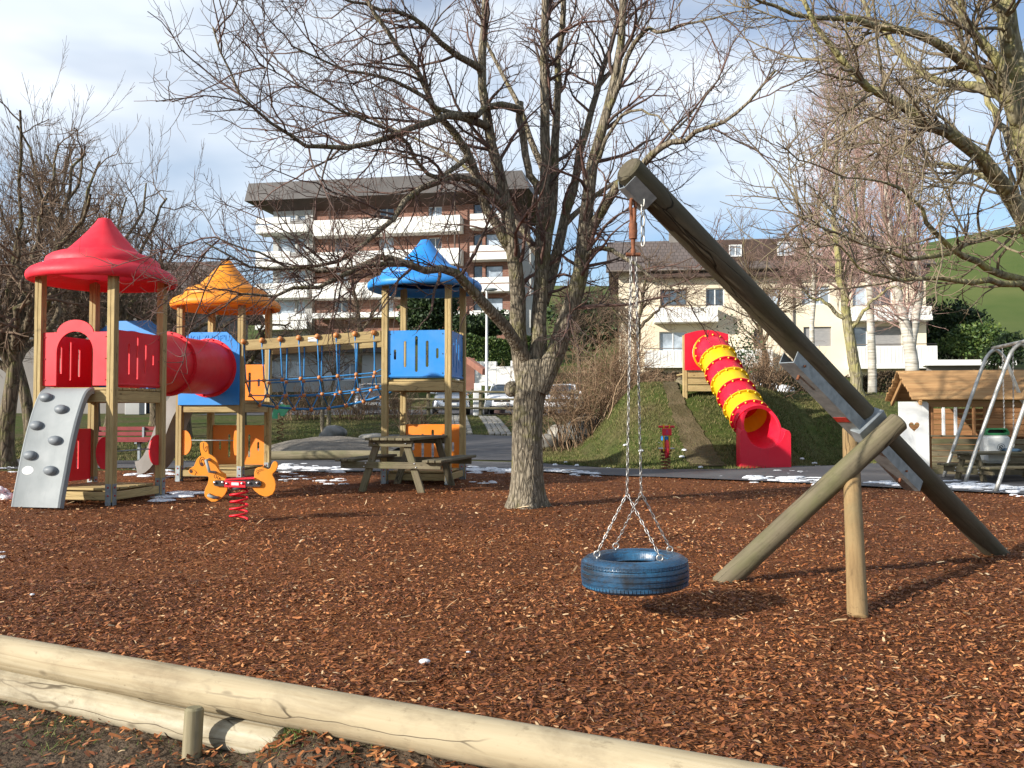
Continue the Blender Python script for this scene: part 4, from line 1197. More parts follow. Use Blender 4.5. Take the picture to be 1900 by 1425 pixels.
# ------------------------------------------------------------------ picnic tables and bench
def picnic(name, label, org, yaw, L, W, H, bh, bw, mat, nt=6):
    """org: ground centre of the near end; local x across, local y along the table."""
    t = thing(name, label, 'picnic table', org, 'picnic tables')
    M = Matrix.Translation(org) @ Matrix.Rotation(yaw, 4, 'Z')
    P = lambda x, y, z: M @ V(x, y, z)
    w = W/nt
    for i in range(nt):
        x = -W/2 + w*(i+0.5)
        beam('table_plank', P(x, -0.16, H-0.02), P(x, L+0.16, H-0.02), w-0.008, 0.038, mat, t)
    for s in (-1, 1):
        for i in range(3):
            x = s*(bw - 0.10 + 0.1*i*1.0)
            beam('bench_plank', P(x, -0.16, bh-0.02), P(x, L+0.16, bh-0.02), 0.088, 0.036, mat, t)
    for y in (0.0, L):
        for s in (-1, 1):
            f, h = P(s*(bw*0.70), y, -0.04), P(s*W*0.30, y, H-0.045)
            beam('leg', f, h, 0.105, 0.042, mat, t, up=M.to_3x3() @ V(0, 1, 0))
        sg = -1 if y == 0 else 1
        c = beam('bench_bearer', P(-bw-0.10, y+sg*0.043, bh-0.087), P(bw+0.10, y+sg*0.043, bh-0.087), 0.042, 0.096, mat, t)
        beam('top_bearer', P(-W/2+0.02, y+sg*0.043, H-0.085), P(W/2-0.02, y+sg*0.043, H-0.085), 0.042, 0.09, mat, t)
        b = MB()
        for s in (-1, 1):
            for dx, z in ((W*0.34, H-0.085), (bw*0.56, bh-0.06), (bw*0.60, bh-0.11)):
                b.ball(tuple(P(s*dx, y+sg*0.067, z)), 0.012, 6, 4)
        b.obj('bolt', MAT['bolt'], c, 4)
    return t
nl, nr = gnd(663, 909), gnd(792, 914)
mid = (nl + nr)/2
yaw = math.atan2(nr.y-nl.y, nr.x-nl.x)
picnic('picnic_table', 'weathered greenish wooden picnic table with benches in front of the blue tower', mid, R(-15), 1.30, 0.70, 0.76, 0.455, 0.66, MAT['grey_wood'])
c = at(1822, 893, 14.1); c.z = 0.0
picnic('picnic_table', 'low weathered picnic table behind the steel swing frame', c + V(0, 0.35, 0.0), R(-78), 1.3, 0.5, 0.47, 0.26, 0.46, MAT['grey_wood'], 5)

def park_bench():
    c = at(232, 856, 20.3); c.z = float(az(c.x, c.y))
    t = thing('park_bench', 'red slatted park bench on the path behind the red tower', 'bench', c)
    m = simple('bench_red', (0.26, 0.035, 0.035), (0.19, 0.025, 0.025), 5, 0.5)
    for z, y in ((0.70, 0.27), (0.58, 0.24), (0.46, 0.21)):
        beam('back_slat', c + V(-0.72, y, z), c + V(0.60, y, z), 0.03, 0.09, m, t)
    for i in range(3):
        beam('seat_slat', c + V(-0.72, -0.14 + 0.13*i, 0.42), c + V(0.60, -0.14+0.13*i, 0.42), 0.11, 0.035, m, t)
    for x in (-0.5, 0.32):
        b = MB(); b.box((x-0.03, -0.03, -0.05), (x+0.03, 0.05, 0.40), 0.005); b.box((x-0.03, -0.2, 0.36), (x+0.03, 0.22, 0.40), 0.005); b.box((x-0.025, 0.2, 0.36), (x+0.025, 0.25, 0.74), 0.005)
        b.obj('leg', MAT['galv'], t, None, Matrix.Translation(c))
park_bench()

# ------------------------------------------------------------------ tube slide on the bank
def tube_slide():
    top, end = V(4.60, 20.52, 2.49), V(4.96, 18.08, 0.86)
    path = catmull([top, top + V(0.04, -0.28, -0.07), V(4.74, 19.55, 1.87), V(4.86, 18.78, 1.29), V(4.92, 18.40, 1.02), end], 400)
    sl_ = np.concatenate([[0], np.cumsum(np.linalg.norm(np.diff(path, axis=0), axis=1))])
    path = np.stack([np.interp(np.linspace(0, sl_[-1], 57), sl_, path[:, i_]) for i_ in range(3)], -1)
    t = thing('tube_slide', 'red and yellow ringed tube slide running down the grassy bank', 'slide', (5.0, 17.6, 0.02))
    r = 0.375
    cuts = [0, 2, 10, 18, 26, 34, 42, 50, 56]
    cols = ['yellow_plastic', 'slide_red'] * 4
    k = 36
    def ring(i, rad, shift=0.0):
        tg = Vector(path[min(i+1, 56)] - path[max(i-1, 0)]).normalized()
        x = tg.cross(V(0, 0, 1)).normalized(); y = x.cross(tg)
        c = Vector(path[i]) + tg*shift
        return [c + (x*math.cos(2*math.pi*j/k) + y*math.sin(2*math.pi*j/k))*rad for j in range(k)], tg, x, y, c
    for si in range(8):
        a, b_ = cuts[si], cuts[si+1]
        rings = [ring(a, r+0.055, 0.002)[0], ring(a, r+0.055, 0.026)[0], ring(a, r+0.006, 0.030)[0]] + [ring(i, r)[0] for i in range(a+1, b_)] + [ring(b_, r+0.006, -0.030)[0], ring(b_, r+0.055, -0.026)[0], ring(b_, r+0.055, -0.002)[0]]
        rings += [ring(i, r-0.016)[0] for i in range(b_, a-1, -1)] + [ring(a, r+0.055, 0.002)[0]]
        vs = [p for rg in rings for p in rg]; fs = []
        for i in range(len(rings)-1):
            for j in range(k): fs.append((i*k+j, (i+1)*k+j, (i+1)*k+(j+1) % k, i*k+(j+1) % k))
        s_ = MB().add(vs, fs).obj('tube_section', MAT[cols[si]], t, 0.6)
        bo = MB()
        for (ci, sh) in ((a, 0.034),) if si == 7 else ((a, 0.034), (b_, -0.034)) if si else ((b_, -0.034),):
            _, tg, x, y, c = ring(ci, r)
            for j in range(14):
                an = 2*math.pi*(j+0.5)/14
                bo.ball(tuple(c + tg*sh + (x*math.cos(an)+y*math.sin(an))*(r+0.032)), 0.020, 6, 4)
        bo.obj('bolt_ring', MAT['yellow_cap'], s_, 4)['kind'] = 'stuff'
    # red mouth: short tube flaring into the scooped end block
    W2 = 0.51
    fx = V(1, 0.04, 0).normalized(); fy = V(-0.04, 1, 0).normalized()
    o = V(5.03, 17.60, 0.0)
    def Mo(d): 
        M = Matrix((fx, V(0, 0, 1), fx.cross(V(0, 0, 1)))).transposed().to_4x4(); M.translation = o + fy*d
        return M
    out = [(-W2, -0.06), (W2, -0.06), (W2, 0.68), (W2-0.03, 0.74), (W2-0.10, 0.75), (W2-0.14, 0.71)] + [(0.385*math.cos(a), 0.765 + 0.375*math.sin(a)) for a in np.linspace(-0.16, -math.pi+0.16, 22)] + [(-W2+0.14, 0.71), (-W2+0.10, 0.75), (-W2+0.03, 0.74), (-W2, 0.68)]
    # block gets deeper and taller towards the tube
    n = len(out); rings = []
    for d, lift, sq in ((0.0, 0.0, 1.0), (0.16, 0.02, 1.0), (0.30, 0.05, 0.97), (0.42, 0.08, 0.92)):
        rg = []
        for x, y in out:
            yy = y if y < 0.0 else y + lift*max(0, (y-0.30)/0.45)
            rg.append(o + fx*x*sq + fy*d + V(0, 0, yy))
        rings.append(rg)
    vs = [p for rg in rings for p in rg]; fs = []
    for i in range(len(rings)-1):
        for j in range(n): fs.append((i*n+j, i*n+(j+1) % n, (i+1)*n+(j+1) % n, (i+1)*n+j))
    tri = tessellate_polygon([[Vector((p[0], p[1], 0)) for p in out]])
    fs += [t3 for t3 in tri] + [tuple(len(vs)-n+i for i in t3) for t3 in tri]
    blk = MB().add(vs, fs).obj('end_block', MAT['slide_red'], t, 0.7)
    bm = bmesh.new(); bm.from_mesh(blk.data); bmesh.ops.recalc_face_normals(bm, faces=bm.faces); bm.to_mesh(blk.data); bm.free()
    bevel(blk, 0.018, 3)
    # hood: the red tube runs on level and is cut back towards its top, flowing into the block
    _, tg, x, y, c = ring(56, r)
    fwd = (-fy + fx*0.12).normalized()
    def lip(rad, f):
        out_ = []
        for j in range(k):
            an = 2*math.pi*j/k
            ext = f*(0.04 + 0.42*((1-math.sin(an))/2)**0.75)
            base_ = x*math.cos(an)*rad + (y*(1-f) + V(0, 0, 1)*f).normalized()*math.sin(an)*rad
            out_.append(c + base_ + fwd*ext - V(0, 0, 0.26)*ext)
        return out_
    rings = [lip(r+0.03, 0.0), lip(r+0.03, 0.35), lip(r+0.035, 0.7), lip(r+0.045, 0.97), lip(r+0.03, 1.0), lip(r-0.0, 1.0), lip(r-0.018, 0.97), lip(r-0.018, 0.5), lip(r-0.018, 0.0)]
    vs = [p for rg in rings for p in rg]; fs = []
    for i in range(len(rings)-1):
        for j in range(k): fs.append((i*k+j, (i+1)*k+j, (i+1)*k+(j+1) % k, i*k+(j+1) % k))
    MB().add(vs, fs).obj('mouth_hood', MAT['slide_red'], t, 0.8)
    # platform board at the top with posts
    Mp = Matrix((V(1, 0.03, 0).normalized(), V(0, 0, 1), V(0.03, -1, 0).normalized())).transposed().to_4x4(); Mp.translation = V(4.02, 20.62, 2.08)
    out = [(0, 0), (1.02, 0), (1.02, 0.84)] + [(1.02 - 1.02*i/10, 0.84 + 0.10*math.sin(math.pi*i/10)) for i in range(1, 10)] + [(0, 0.84)]
    bevel(MB().prism(out, [circ(0.575, 0.41, 0.40, 30)], 0.03).obj('top_panel', MAT['slide_red'], t, None, Mp), 0.006)
    for x in (4.04, 5.0):
        beam('post', V(x, 20.70, 1.2), V(x, 20.70, 2.9), 0.10, 0.10, MAT['post_wood'], t)
    for i in range(3):
        beam('plank', V(4.09, 20.68, 1.66+0.16*i), V(4.95, 20.68, 1.66+0.16*i), 0.04, 0.14, MAT['post_wood'], t)
    for i in range(4):
        beam('deck_board', V(4.0, 20.85+0.2*i, 2.0), V(5.05, 20.85+0.2*i, 2.0), 0.18, 0.04, MAT['post_wood'], t)
tube_slide()
p = at(1262, 692, 21.6)
tag(pole('round_log', (p.x - 0.02, p.y + 0.1, 1.88), (p.x + 0.30, p.y - 0.35, 1.5), 0.11, 0.10, MAT['weathered'], n=6, seed=4), 'round weathered log stump beside the top of the tube slide', 'log')

# ------------------------------------------------------------------ playhouse, bin, steel swing
def playhouse():
    O = V(7.47, 15.85, 0.0); a = R(12)
    eu, ev = V(math.cos(a), -math.sin(a), 0), V(math.sin(a), math.cos(a), 0)
    P = lambda u, v, z: O + eu*u + ev*v + V(0, 0, z)
    t = thing('playhouse', 'small wooden playhouse with slatted gable roof beside the steel swing', 'playhouse', P(1.3, 0.9, 0))
    br = wood('house_wood', (0.36, 0.19, 0.085), (0.26, 0.125, 0.052), (0.14, 0.065, 0.028), grain=8)
    rf = wood('roof_slat', (0.46, 0.29, 0.13), (0.36, 0.20, 0.085), (0.20, 0.10, 0.04), grain=8)
    U = 2.75; D = 1.9; ez, rz = 1.33, 1.87; u0, u1 = -0.35, U+0.3
    n = 11
    for i in range(n):       # front slope, overlapping boards
        f = (i+0.5)/n
        v = -0.27 + 1.22*f; z = ez + (rz-ez)*f + 0.012
        sl = P(0, 1.22, rz-ez) - P(0, 0, 0)
        nr = eu.cross(sl).normalized()
        beam('roof_board', P(u0 + random.uniform(-0.015, 0.015), v, z), P(u1, v, z), 0.092, 0.032, rf, t, up=nr + sl.normalized()*-0.30)
    for i in range(n):
        f = (i+0.5)/n
        v = 2.17 - 1.22*f; z = ez + (rz-ez)*f + 0.012
        sl = ev*-1.22 + V(0, 0, rz-ez)
        nr = (-eu).cross(sl).normalized()
        beam('roof_board', P(u0 + random.uniform(-0.015, 0.015), v, z), P(u1, v, z), 0.092, 0.032, rf, t, up=nr + sl.normalized()*-0.30)
    for u in (u0+0.14, U+0.12):
        beam('rafter', P(u, -0.26, ez-0.055), P(u, 0.955, rz-0.055), 0.05, 0.09, rf, t); beam('rafter', P(u, 2.16, ez-0.055), P(u, 0.945, rz-0.055), 0.05, 0.09, rf, t)
    beam('eave_beam', P(-0.05, 0.0, ez-0.075), P(U+0.1, 0.0, ez-0.075), 0.07, 0.10, rf, t)
    for i in range(6):       # grey lower planks of the front
        beam('wall_plank', P(0.02, -0.005, 0.06+0.107*i), P(U, -0.005, 0.06+0.107*i), 0.03, 0.098, MAT['grey_wood'], t)
    for i in range(5):       # brown upper boards right of the opening
        beam('wall_board', P(0.92, 0.01, 0.735+0.107*i), P(U, 0.01, 0.735+0.107*i), 0.03, 0.100, br, t)
    for i in range(11):      # back wall
        beam('back_plank', P(0.02, D, 0.06+0.107*i), P(U, D, 0.06+0.107*i), 0.03, 0.100, br, t)
        beam('end_plank', P(U, 0.05, 0.06+0.107*i), P(U, D-0.05, 0.06+0.107*i), 0.03, 0.100, br, t)
    for u in (0.03, 0.22, 0.42, 0.72, 0.90):
        beam('window_post', P(u, 0.005, 0.68), P(u, 0.005, ez-0.12), 0.045, 0.05, MAT['white_paint'] if u in (0.22, 0.42) else br, t)
    beam('corner_post', P(0.0, D, 0), P(0.0, D, ez-0.1), 0.08, 0.08, br, t); beam('corner_post', P(0.0, 0.03, 0), P(0.0, 0.03, ez-0.1), 0.06, 0.06, br, t)
    beam('window_sill', P(0.0, -0.02, 0.69), P(0.95, -0.02, 0.69), 0.07, 0.03, MAT['grey_wood'], t)
    # white shutter door with a heart cut out
    hx = []
    for i in range(24):
        q = 2*math.pi*i/24
        hx.append((0.27 + 0.0062*16*math.sin(q)**3, 0.80 + 0.0062*(13*math.cos(q) - 5*math.cos(2*q) - 2*math.cos(3*q) - math.cos(4*q))))
    d = V(-1, 0.06, 0).normalized()
    x = -d; M = Matrix((x, V(0, 0, 1), x.cross(V(0, 0, 1)))).transposed().to_4x4(); M.translation = P(-0.03, -0.03, 0.06) + d*0.53
    MB().prism([(0.02, 0.0), (0.50, 0.0), (0.525, 0.08), (0.52, 1.21), (0.49, 1.24), (0.0, 1.24), (0.0, 0.1)], [hx], 0.022).obj('shutter_door', MAT['white_paint'], t, None, M)['label'] = 'white door with a heart cut out'
    MB().box((0.0, 0.0, 0.0), (U, D, 0.03)).obj('floor_boards', MAT['grey_wood'], t, None, Matrix((eu, ev, V(0, 0, 1))).transposed().to_4x4().copy() if False else Matrix.Translation(O) @ Matrix.Rotation(-a, 4, 'Z'))
playhouse()

def bin_():
    c = at(1846, 850, 14.95); c.z = 0
    t = thing('litter_bin', 'white litter bin with green hood and round dark emblem by the playhouse', 'litter bin', c)
    M = Matrix.Translation(c) @ Matrix.Rotation(R(-8), 4, 'Z')
    wm = simple('bin_white', (0.72, 0.72, 0.68), (0.60, 0.60, 0.55), 3, 0.5)
    gm = simple('bin_green', (0.03, 0.20, 0.07), (0.02, 0.15, 0.05), 3, 0.5)
    MB().box((-0.205, -0.15, 0.26), (0.205, 0.15, 0.735), 0.05, M).obj('bin_body', wm, t)
    o = [(-0.19, 0.735), (0.19, 0.735), (0.185, 0.79), (0.15, 0.845), (-0.15, 0.845), (-0.185, 0.79)]
    op = [(-0.14, 0.765), (0.14, 0.765), (0.16, 0.79), (0.13, 0.825), (-0.13, 0.825), (-0.16, 0.79)]
    Mf = M @ Matrix(((1, 0, 0, 0), (0, 0, -1, 0), (0, 1, 0, 0), (0, 0, 0, 1)))
    h = MB().prism(o, [op], 0.26, Mf @ Matrix.Translation(V(0, 0, -0.13))).obj('hood', gm, t)
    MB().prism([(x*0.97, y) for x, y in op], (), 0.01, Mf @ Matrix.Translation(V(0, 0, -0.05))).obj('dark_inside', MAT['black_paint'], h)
    b = MB(); cx, cy = 0.045, 0.53
    ring_ = [(cx + 0.058*math.cos(q), cy + 0.058*math.sin(q)) for q in np.linspace(0, 6.2832, 22, endpoint=False)]
    stroke(b, ring_, 0.006, 0.151, Mf, True)
    for l in ([(cx-0.03, cy-0.03), (cx-0.02, cy+0.02), (cx+0.01, cy+0.03), (cx+0.03, cy)], [(cx-0.03, cy+0.01), (cx+0.005, cy-0.01), (cx+0.03, cy-0.035)], [(cx-0.01, cy-0.045), (cx, cy-0.01)]): stroke(b, l, 0.013, 0.151, Mf)
    b.obj('emblem', MAT['black_paint'], t)
    MB().tube([c + V(0.0, 0.12, -0.05), c + V(0.0, 0.12, 0.3)], 0.03, 10).obj('bin_post', MAT['tube_steel'], t, 4)
    MB().tube([c + V(0.2, 0.0, 0.74), c + V(0.235, -0.02, 0.74)], 0.012, 8).obj('lock', MAT['bolt'], t, 4)
bin_()

def steel_swing():
    feet = [V(7.36, 15.2, 0), V(7.06, 13.9, 0), V(6.78, 12.5, 0)]
    ax = (feet[2]-feet[0]).normalized(); cr = V(0.975, 0.20, 0).normalized()
    t = thing('steel_swing', 'grey tubular steel swing frame with bowed legs in front of the playhouse', 'swing frame', feet[1] + cr*1.0)
    tops = []
    for f in feet:
        pts = [f + V(0, 0, -0.05), f + cr*0.42 + V(0, 0, 0.98), f + cr*0.80 + V(0, 0, 1.86), f + cr*0.92 + V(0, 0, 2.09), f + cr*1.08 + V(0, 0, 2.20), f + cr*1.24 + V(0, 0, 2.09), f + cr*1.36 + V(0, 0, 1.86), f + cr*1.74 + V(0, 0, 0.98), f + cr*2.16 + V(0, 0, -0.05)]
        pts = [Vector(q) for q in catmull(pts, 34)]
        MB().tube(pts, 0.03, 12).obj('bowed_leg', MAT['tube_steel'], t, 4)
        tops.append(f + cr*1.08 + V(0, 0, 2.235))
    MB().tube([tops[0] - ax*0.12, tops[2] + ax*0.15], 0.032, 12).obj('top_bar', MAT['tube_steel'], t, 4)
    for k in (0, 1):
        m_ = tops[k].lerp(tops[k+1], 0.5)
        ts = thing('hanging_swing', ('dark blue seat hanging on chains in the far bay of the steel swing', 'dark blue seat hanging on chains in the near bay of the steel swing')[k], 'swing seat', m_ - V(0, 0, 1.85), 'seats of the steel swing')
        for s in (-1, 1):
            chain(m_ + ax*0.26*s, m_ + ax*0.22*s - V(0, 0, 1.70), 0.035, 0.005, 'seat_chain', MAT['chain'], ts)
        M = frame(m_ - ax*0.25 - V(0, 0, 1.75), m_ + ax*0.25 - V(0, 0, 1.75))
        bevel(MB().box((-0.12, -0.03, 0), (0.12, 0.03, 0.5), 0.02).obj('seat', simple('seat_rubber', (0.03, 0.07, 0.12), (0.02, 0.05, 0.08), 5, 0.6), ts, None, M), 0.01)
steel_swing()

# log kerb of the sand pit
tag(pole('edging_log', V(at(470, 0, 20.2).x, 20.2, 0.12), V(at(775, 0, 20.2).x, 20.25, 0.13), 0.11, 0.10, MAT['weathered'], n=14, wob=0.01, seed=21), 'grey weathered kerb log in front of the sand heap', 'log', 'sand pit logs')
# ------------------------------------------------------------------ buildings behind
MAT['brick'] = None
def back_mats():
    m, nt, b = new_mat('brown_brick')
    br = nd(nt, 'ShaderNodeTexBrick'); br.inputs['Scale'].default_value = 1.0
    br.inputs['Color1'].default_value = (0.22, 0.098, 0.064, 1); br.inputs['Color2'].default_value = (0.17, 0.076, 0.052, 1); br.inputs['Mortar'].default_value = (0.24, 0.17, 0.13, 1)
    br.inputs['Brick Width'].default_value = 0.5; br.inputs['Row Height'].default_value = 0.16; br.inputs['Mortar Size'].default_value = 0.012
    nt.links.new(coords(nt), br.inputs['Vector']); nt.links.new(br.outputs[0], b.inputs['Base Color']); b.inputs['Roughness'].default_value = 0.85
    MAT['brick'] = m
    MAT['balcony'] = simple('balcony_white', (0.78, 0.77, 0.73), (0.68, 0.67, 0.62), 0.7, 0.7)
    MAT['cream'] = simple('cream_plaster', (0.76, 0.66, 0.49), (0.66, 0.57, 0.42), 0.5, 0.85, 0.1, 12)
    MAT['grey_render'] = simple('grey_render', (0.22, 0.20, 0.18), (0.16, 0.145, 0.13), 0.6, 0.9)
    MAT['pale_render'] = simple('pale_render', (0.42, 0.42, 0.40), (0.34, 0.33, 0.31), 0.6, 0.9)
    MAT['roof_sheet'] = simple('roof_sheet', (0.085, 0.075, 0.068), (0.06, 0.053, 0.048), 0.6, 0.6, stretch=(1, 1, 0.2))
    MAT['soffit'] = simple('soffit_brown', (0.07, 0.04, 0.03), (0.05, 0.03, 0.022), 2, 0.7)
    MAT['frame_white'] = simple('frame_white', (0.74, 0.74, 0.72), (0.66, 0.66, 0.64), 3, 0.5)
    MAT['frame_dark'] = simple('frame_dark', (0.09, 0.07, 0.055), (0.07, 0.055, 0.045), 3, 0.5)
    MAT['shutter'] = simple('shutter_grey', (0.30, 0.29, 0.28), (0.24, 0.235, 0.23), 3, 0.6, stretch=(1, 6, 1))
    for nm, c in (('glass', (0.035, 0.045, 0.055)), ('glass_pale', (0.20, 0.23, 0.26))):
        m, nt, b = new_mat(nm)
        n = noise(nt, coords(nt), 0.9, 3)
        nt.links.new(ramp(nt, n, [(0.4, c), (0.62, [x*2.2 for x in c])]), b.inputs['Base Color'])
        b.inputs['Roughness'].default_value = 0.06; b.inputs['Specular IOR Level'].default_value = 0.8
        MAT[nm] = m
    m, nt, b = new_mat('roof_tile')
    w = nd(nt, 'ShaderNodeTexBrick'); w.inputs['Scale'].default_value = 1.0; w.inputs['Brick Width'].default_value = 0.3; w.inputs['Row Height'].default_value = 0.34; w.inputs['Mortar Size'].default_value = 0.02
    w.inputs['Color1'].default_value = (0.135, 0.105, 0.090, 1); w.inputs['Color2'].default_value = (0.10, 0.080, 0.070, 1); w.inputs['Mortar'].default_value = (0.05, 0.035, 0.03, 1)
    nt.links.new(coords(nt), w.inputs['Vector']); nt.links.new(w.outputs[0], b.inputs['Base Color']); b.inputs['Roughness'].default_value = 0.8
    bump(nt, b, w.outputs[1], 0.6, 0.05)
    MAT['roof_tile'] = m
back_mats()

class Facade:
    """Local frame of a wall seen in the photo: x along it, y up, z towards the viewer."""
    def __init__(s, px0, Y0, px1, Y1):
        s.A = V((px0-950)/FOC*Y0, Y0, 0); B = V((px1-950)/FOC*Y1, Y1, 0)
        s.u = (B-s.A).normalized(); s.L = (B-s.A).length
        s.n = s.u.cross(V(0, 0, 1))
        s.M = Matrix((s.u, V(0, 0, 1), s.n)).transposed().to_4x4(); s.M.translation = s.A
    def x(s, px):
        k = (px-950)/FOC
        return (k*s.A.y - s.A.x)/(s.u.x - k*s.u.y)
    def y(s, px, py):
        Y = s.A.y + s.u.y*s.x(px)
        return at(px, py, Y).z
    def rect(s, px0, py0, px1, py1):
        pm = (px0+px1)/2
        return s.x(px0), s.y(pm, py1), s.x(px1), s.y(pm, py0)

def window(F, parent, r, off, panes=2, fr='frame_white', gl='glass', sill=True, name='window'):
    x0, y0, x1, y1 = r
    M = F.M @ Matrix.Translation(V(0, 0, off))
    e = 0.07; w = (x1-x0-e*(panes+1))/panes
    holes = []
    for i in range(panes):
        a = x0+e+(w+e)*i
        holes.append([(a, y0+e), (a+w, y0+e), (a+w, y1-e), (a, y1-e)])
    o = MB().prism([(x0, y0), (x1, y0), (x1, y1), (x0, y1)], holes, 0.06).obj(name, MAT[fr], parent, None, M)
    for i in range(panes):
        a = x0+e+(w+e)*i
        MB().box((a-0.01, y0+e-0.01, 0.01), (a+w+0.01, y1-e+0.01, 0.02)).obj('pane', MAT[gl], o, None, M)
    if sill:
        MB().box((x0-0.05, y0-0.07, 0.02), (x1+0.05, y0-0.005, 0.16)).obj('sill', MAT['balcony'], o, None, M)
    return o

def wall_with(F, parent, r, holes, mat, t, off, name='wall'):
    x0, y0, x1, y1 = r
    return MB().prism([(x0, y0), (x1, y0), (x1, y1), (x0, y1)], [[(a, b), (c, b), (c, d), (a, d)] for a, b, c, d in holes], t).obj(name, mat, parent, None, F.M @ Matrix.Translation(V(0, 0, off)))

def apartment():
    F = Facade(450, 80.0, 967, 75.5)
    t = thing('apartment_block', 'tall apartment block with white balconies and overhanging dark flat roof', 'building', F.M @ V(F.L/2, 5.5, -5))
    top, fb = F.y(450, 338), F.y(450, 373)
    L = F.L
    # mansard edge of the roof: slightly flared frustum, and sloping soffit below it
    def frustum(x0, x1, z0, z1, y, X0, X1, Z0, Z1, Y):
        b = MB(); v = [(x0, y, z0), (x1, y, z0), (x1, y, z1), (x0, y, z1), (X0, Y, Z0), (X1, Y, Z0), (X1, Y, Z1), (X0, Y, Z1)]
        return b.add(v, [(3, 2, 1, 0), (4, 5, 6, 7), (0, 1, 5, 4), (1, 2, 6, 5), (2, 3, 7, 6), (3, 0, 4, 7)])
    frustum(0, L+0.7, 0.0, -14, fb, 0.15, L, -0.5, -13.5, top).obj('roof_edge', MAT['roof_sheet'], t, None, F.M)
    frustum(2.0, L-0.8, -2.1, -12, fb-0.75, 0.0, L+0.7, 0.0, -14, fb-0.004).obj('soffit', MAT['soffit'], t, None, F.M)
    base = 4.5
    xl0, xl1, xm1, xr1 = F.x(488), F.x(566), F.x(852), F.x(945)
    ztop = fb - 0.5
    rows = [(372, 401), (431, 462), (492, 521), (550, 577)]
    # main brick wall with its window openings
    wins = []
    for (ya, yb) in rows:
        for (xa, xb, pn) in ((603, 630, 2), (688, 716, 2), (782, 808, 2)):
            wins.append((F.rect(xa, ya+1, xb, yb-1), pn))
    wall_with(F, t, (xl1, base, xm1, ztop), [r for r, _ in wins], MAT['brick'], 0.4, -2.4, 'main_wall')
    for i, (r, pn) in enumerate(wins):
        window(F, t, r, -2.25, pn, gl=('glass_pale', 'glass')[i % 2], sill=False)
    # left bay with glazed loggias
    wl = [F.rect(498, ya+3, 530, yb+1) for ya, yb in rows[1:]] + [F.rect(534, ya+3, 549, yb+1) for ya, yb in rows[1:]] + [F.rect(497, 390, 530, 402), F.rect(534, 390, 549, 402)]
    wall_with(F, t, (xl0, base, xl1-0.01, ztop), wl, MAT['pale_render'], 0.4, -2.2, 'side_bay_wall')  # the bay's shade is put into the colour as grey render
    for i, r in enumerate(wl): window(F, t, r, -2.05, 1, 'frame_white', 'glass_pale', False)
    # right bay
    rw = []
    for yb in (390, 450, 511, 572):
        rw += [F.rect(869, yb-25, 886, yb), F.rect(892, yb-25, 925, yb)]
    wall_with(F, t, (xm1+0.01, base, xr1, ztop), rw, MAT['brick'], 0.4, -2.3, 'right_bay_wall')
    for i, r in enumerate(rw): window(F, t, r, -2.15, 1, 'frame_dark', ('glass', 'glass_pale')[i % 2], False)
    MB().box((xl0+0.2, base, -13), (xr1-0.2, ztop, -2.45)).obj('building_core', MAT['brick'], t, None, F.M)
    # balconies
    def band(px0, px1, pya, pyb, d0, d1, name='balcony'):
        x0, y0, x1, y1 = F.rect(px0, pya, px1, pyb)
        b = MB().box((x0, y0, d0), (x1, y1, d1), 0.03)
        return b.obj(name, MAT['balcony'], t, None, F.M)
    for pya, pyb in ((401, 431), (462, 491), (521, 550), (577, 587)):
        band(573, 850, pya, pyb, -2.0, -0.6)
    for pya in (402, 465, 524, 583):
        band(468, 533 if pya < 500 else 565, pya, pya+11, -0.55, -0.40, 'balcony_upper_panel'); band(468, 565, pya+13, pya+28, -2.2, -0.40)
        b = MB(); x0, y0, x1, y1 = F.rect(533, pya, 569, pya+11)
        for i in range(4): b.box((x0, y0+0.13*i, -0.50), (x1, y0+0.13*i+0.05, -0.44))
        o = b.obj('balcony_railing', MAT['frame_dark'], t, None, F.M)
    for pya in (392, 452, 512, 574):
        band(868, 942, pya, pya+11, -0.85, -0.70, 'balcony_upper_panel'); band(868, 942, pya+13, pya+27, -2.3, -0.70)
    for px in (571, 838):
        MB().tube([F.M @ V(F.x(px), base, -1.0), F.M @ V(F.x(px), ztop, -1.0)], 0.07, 8).obj('down_pipe', MAT['frame_dark'], t, 4)
    wall_with(F, t, (xr1+0.01, base, xr1+1.4, ztop-3), [], MAT['pale_render'], 8, -11, 'stair_tower')
apartment()

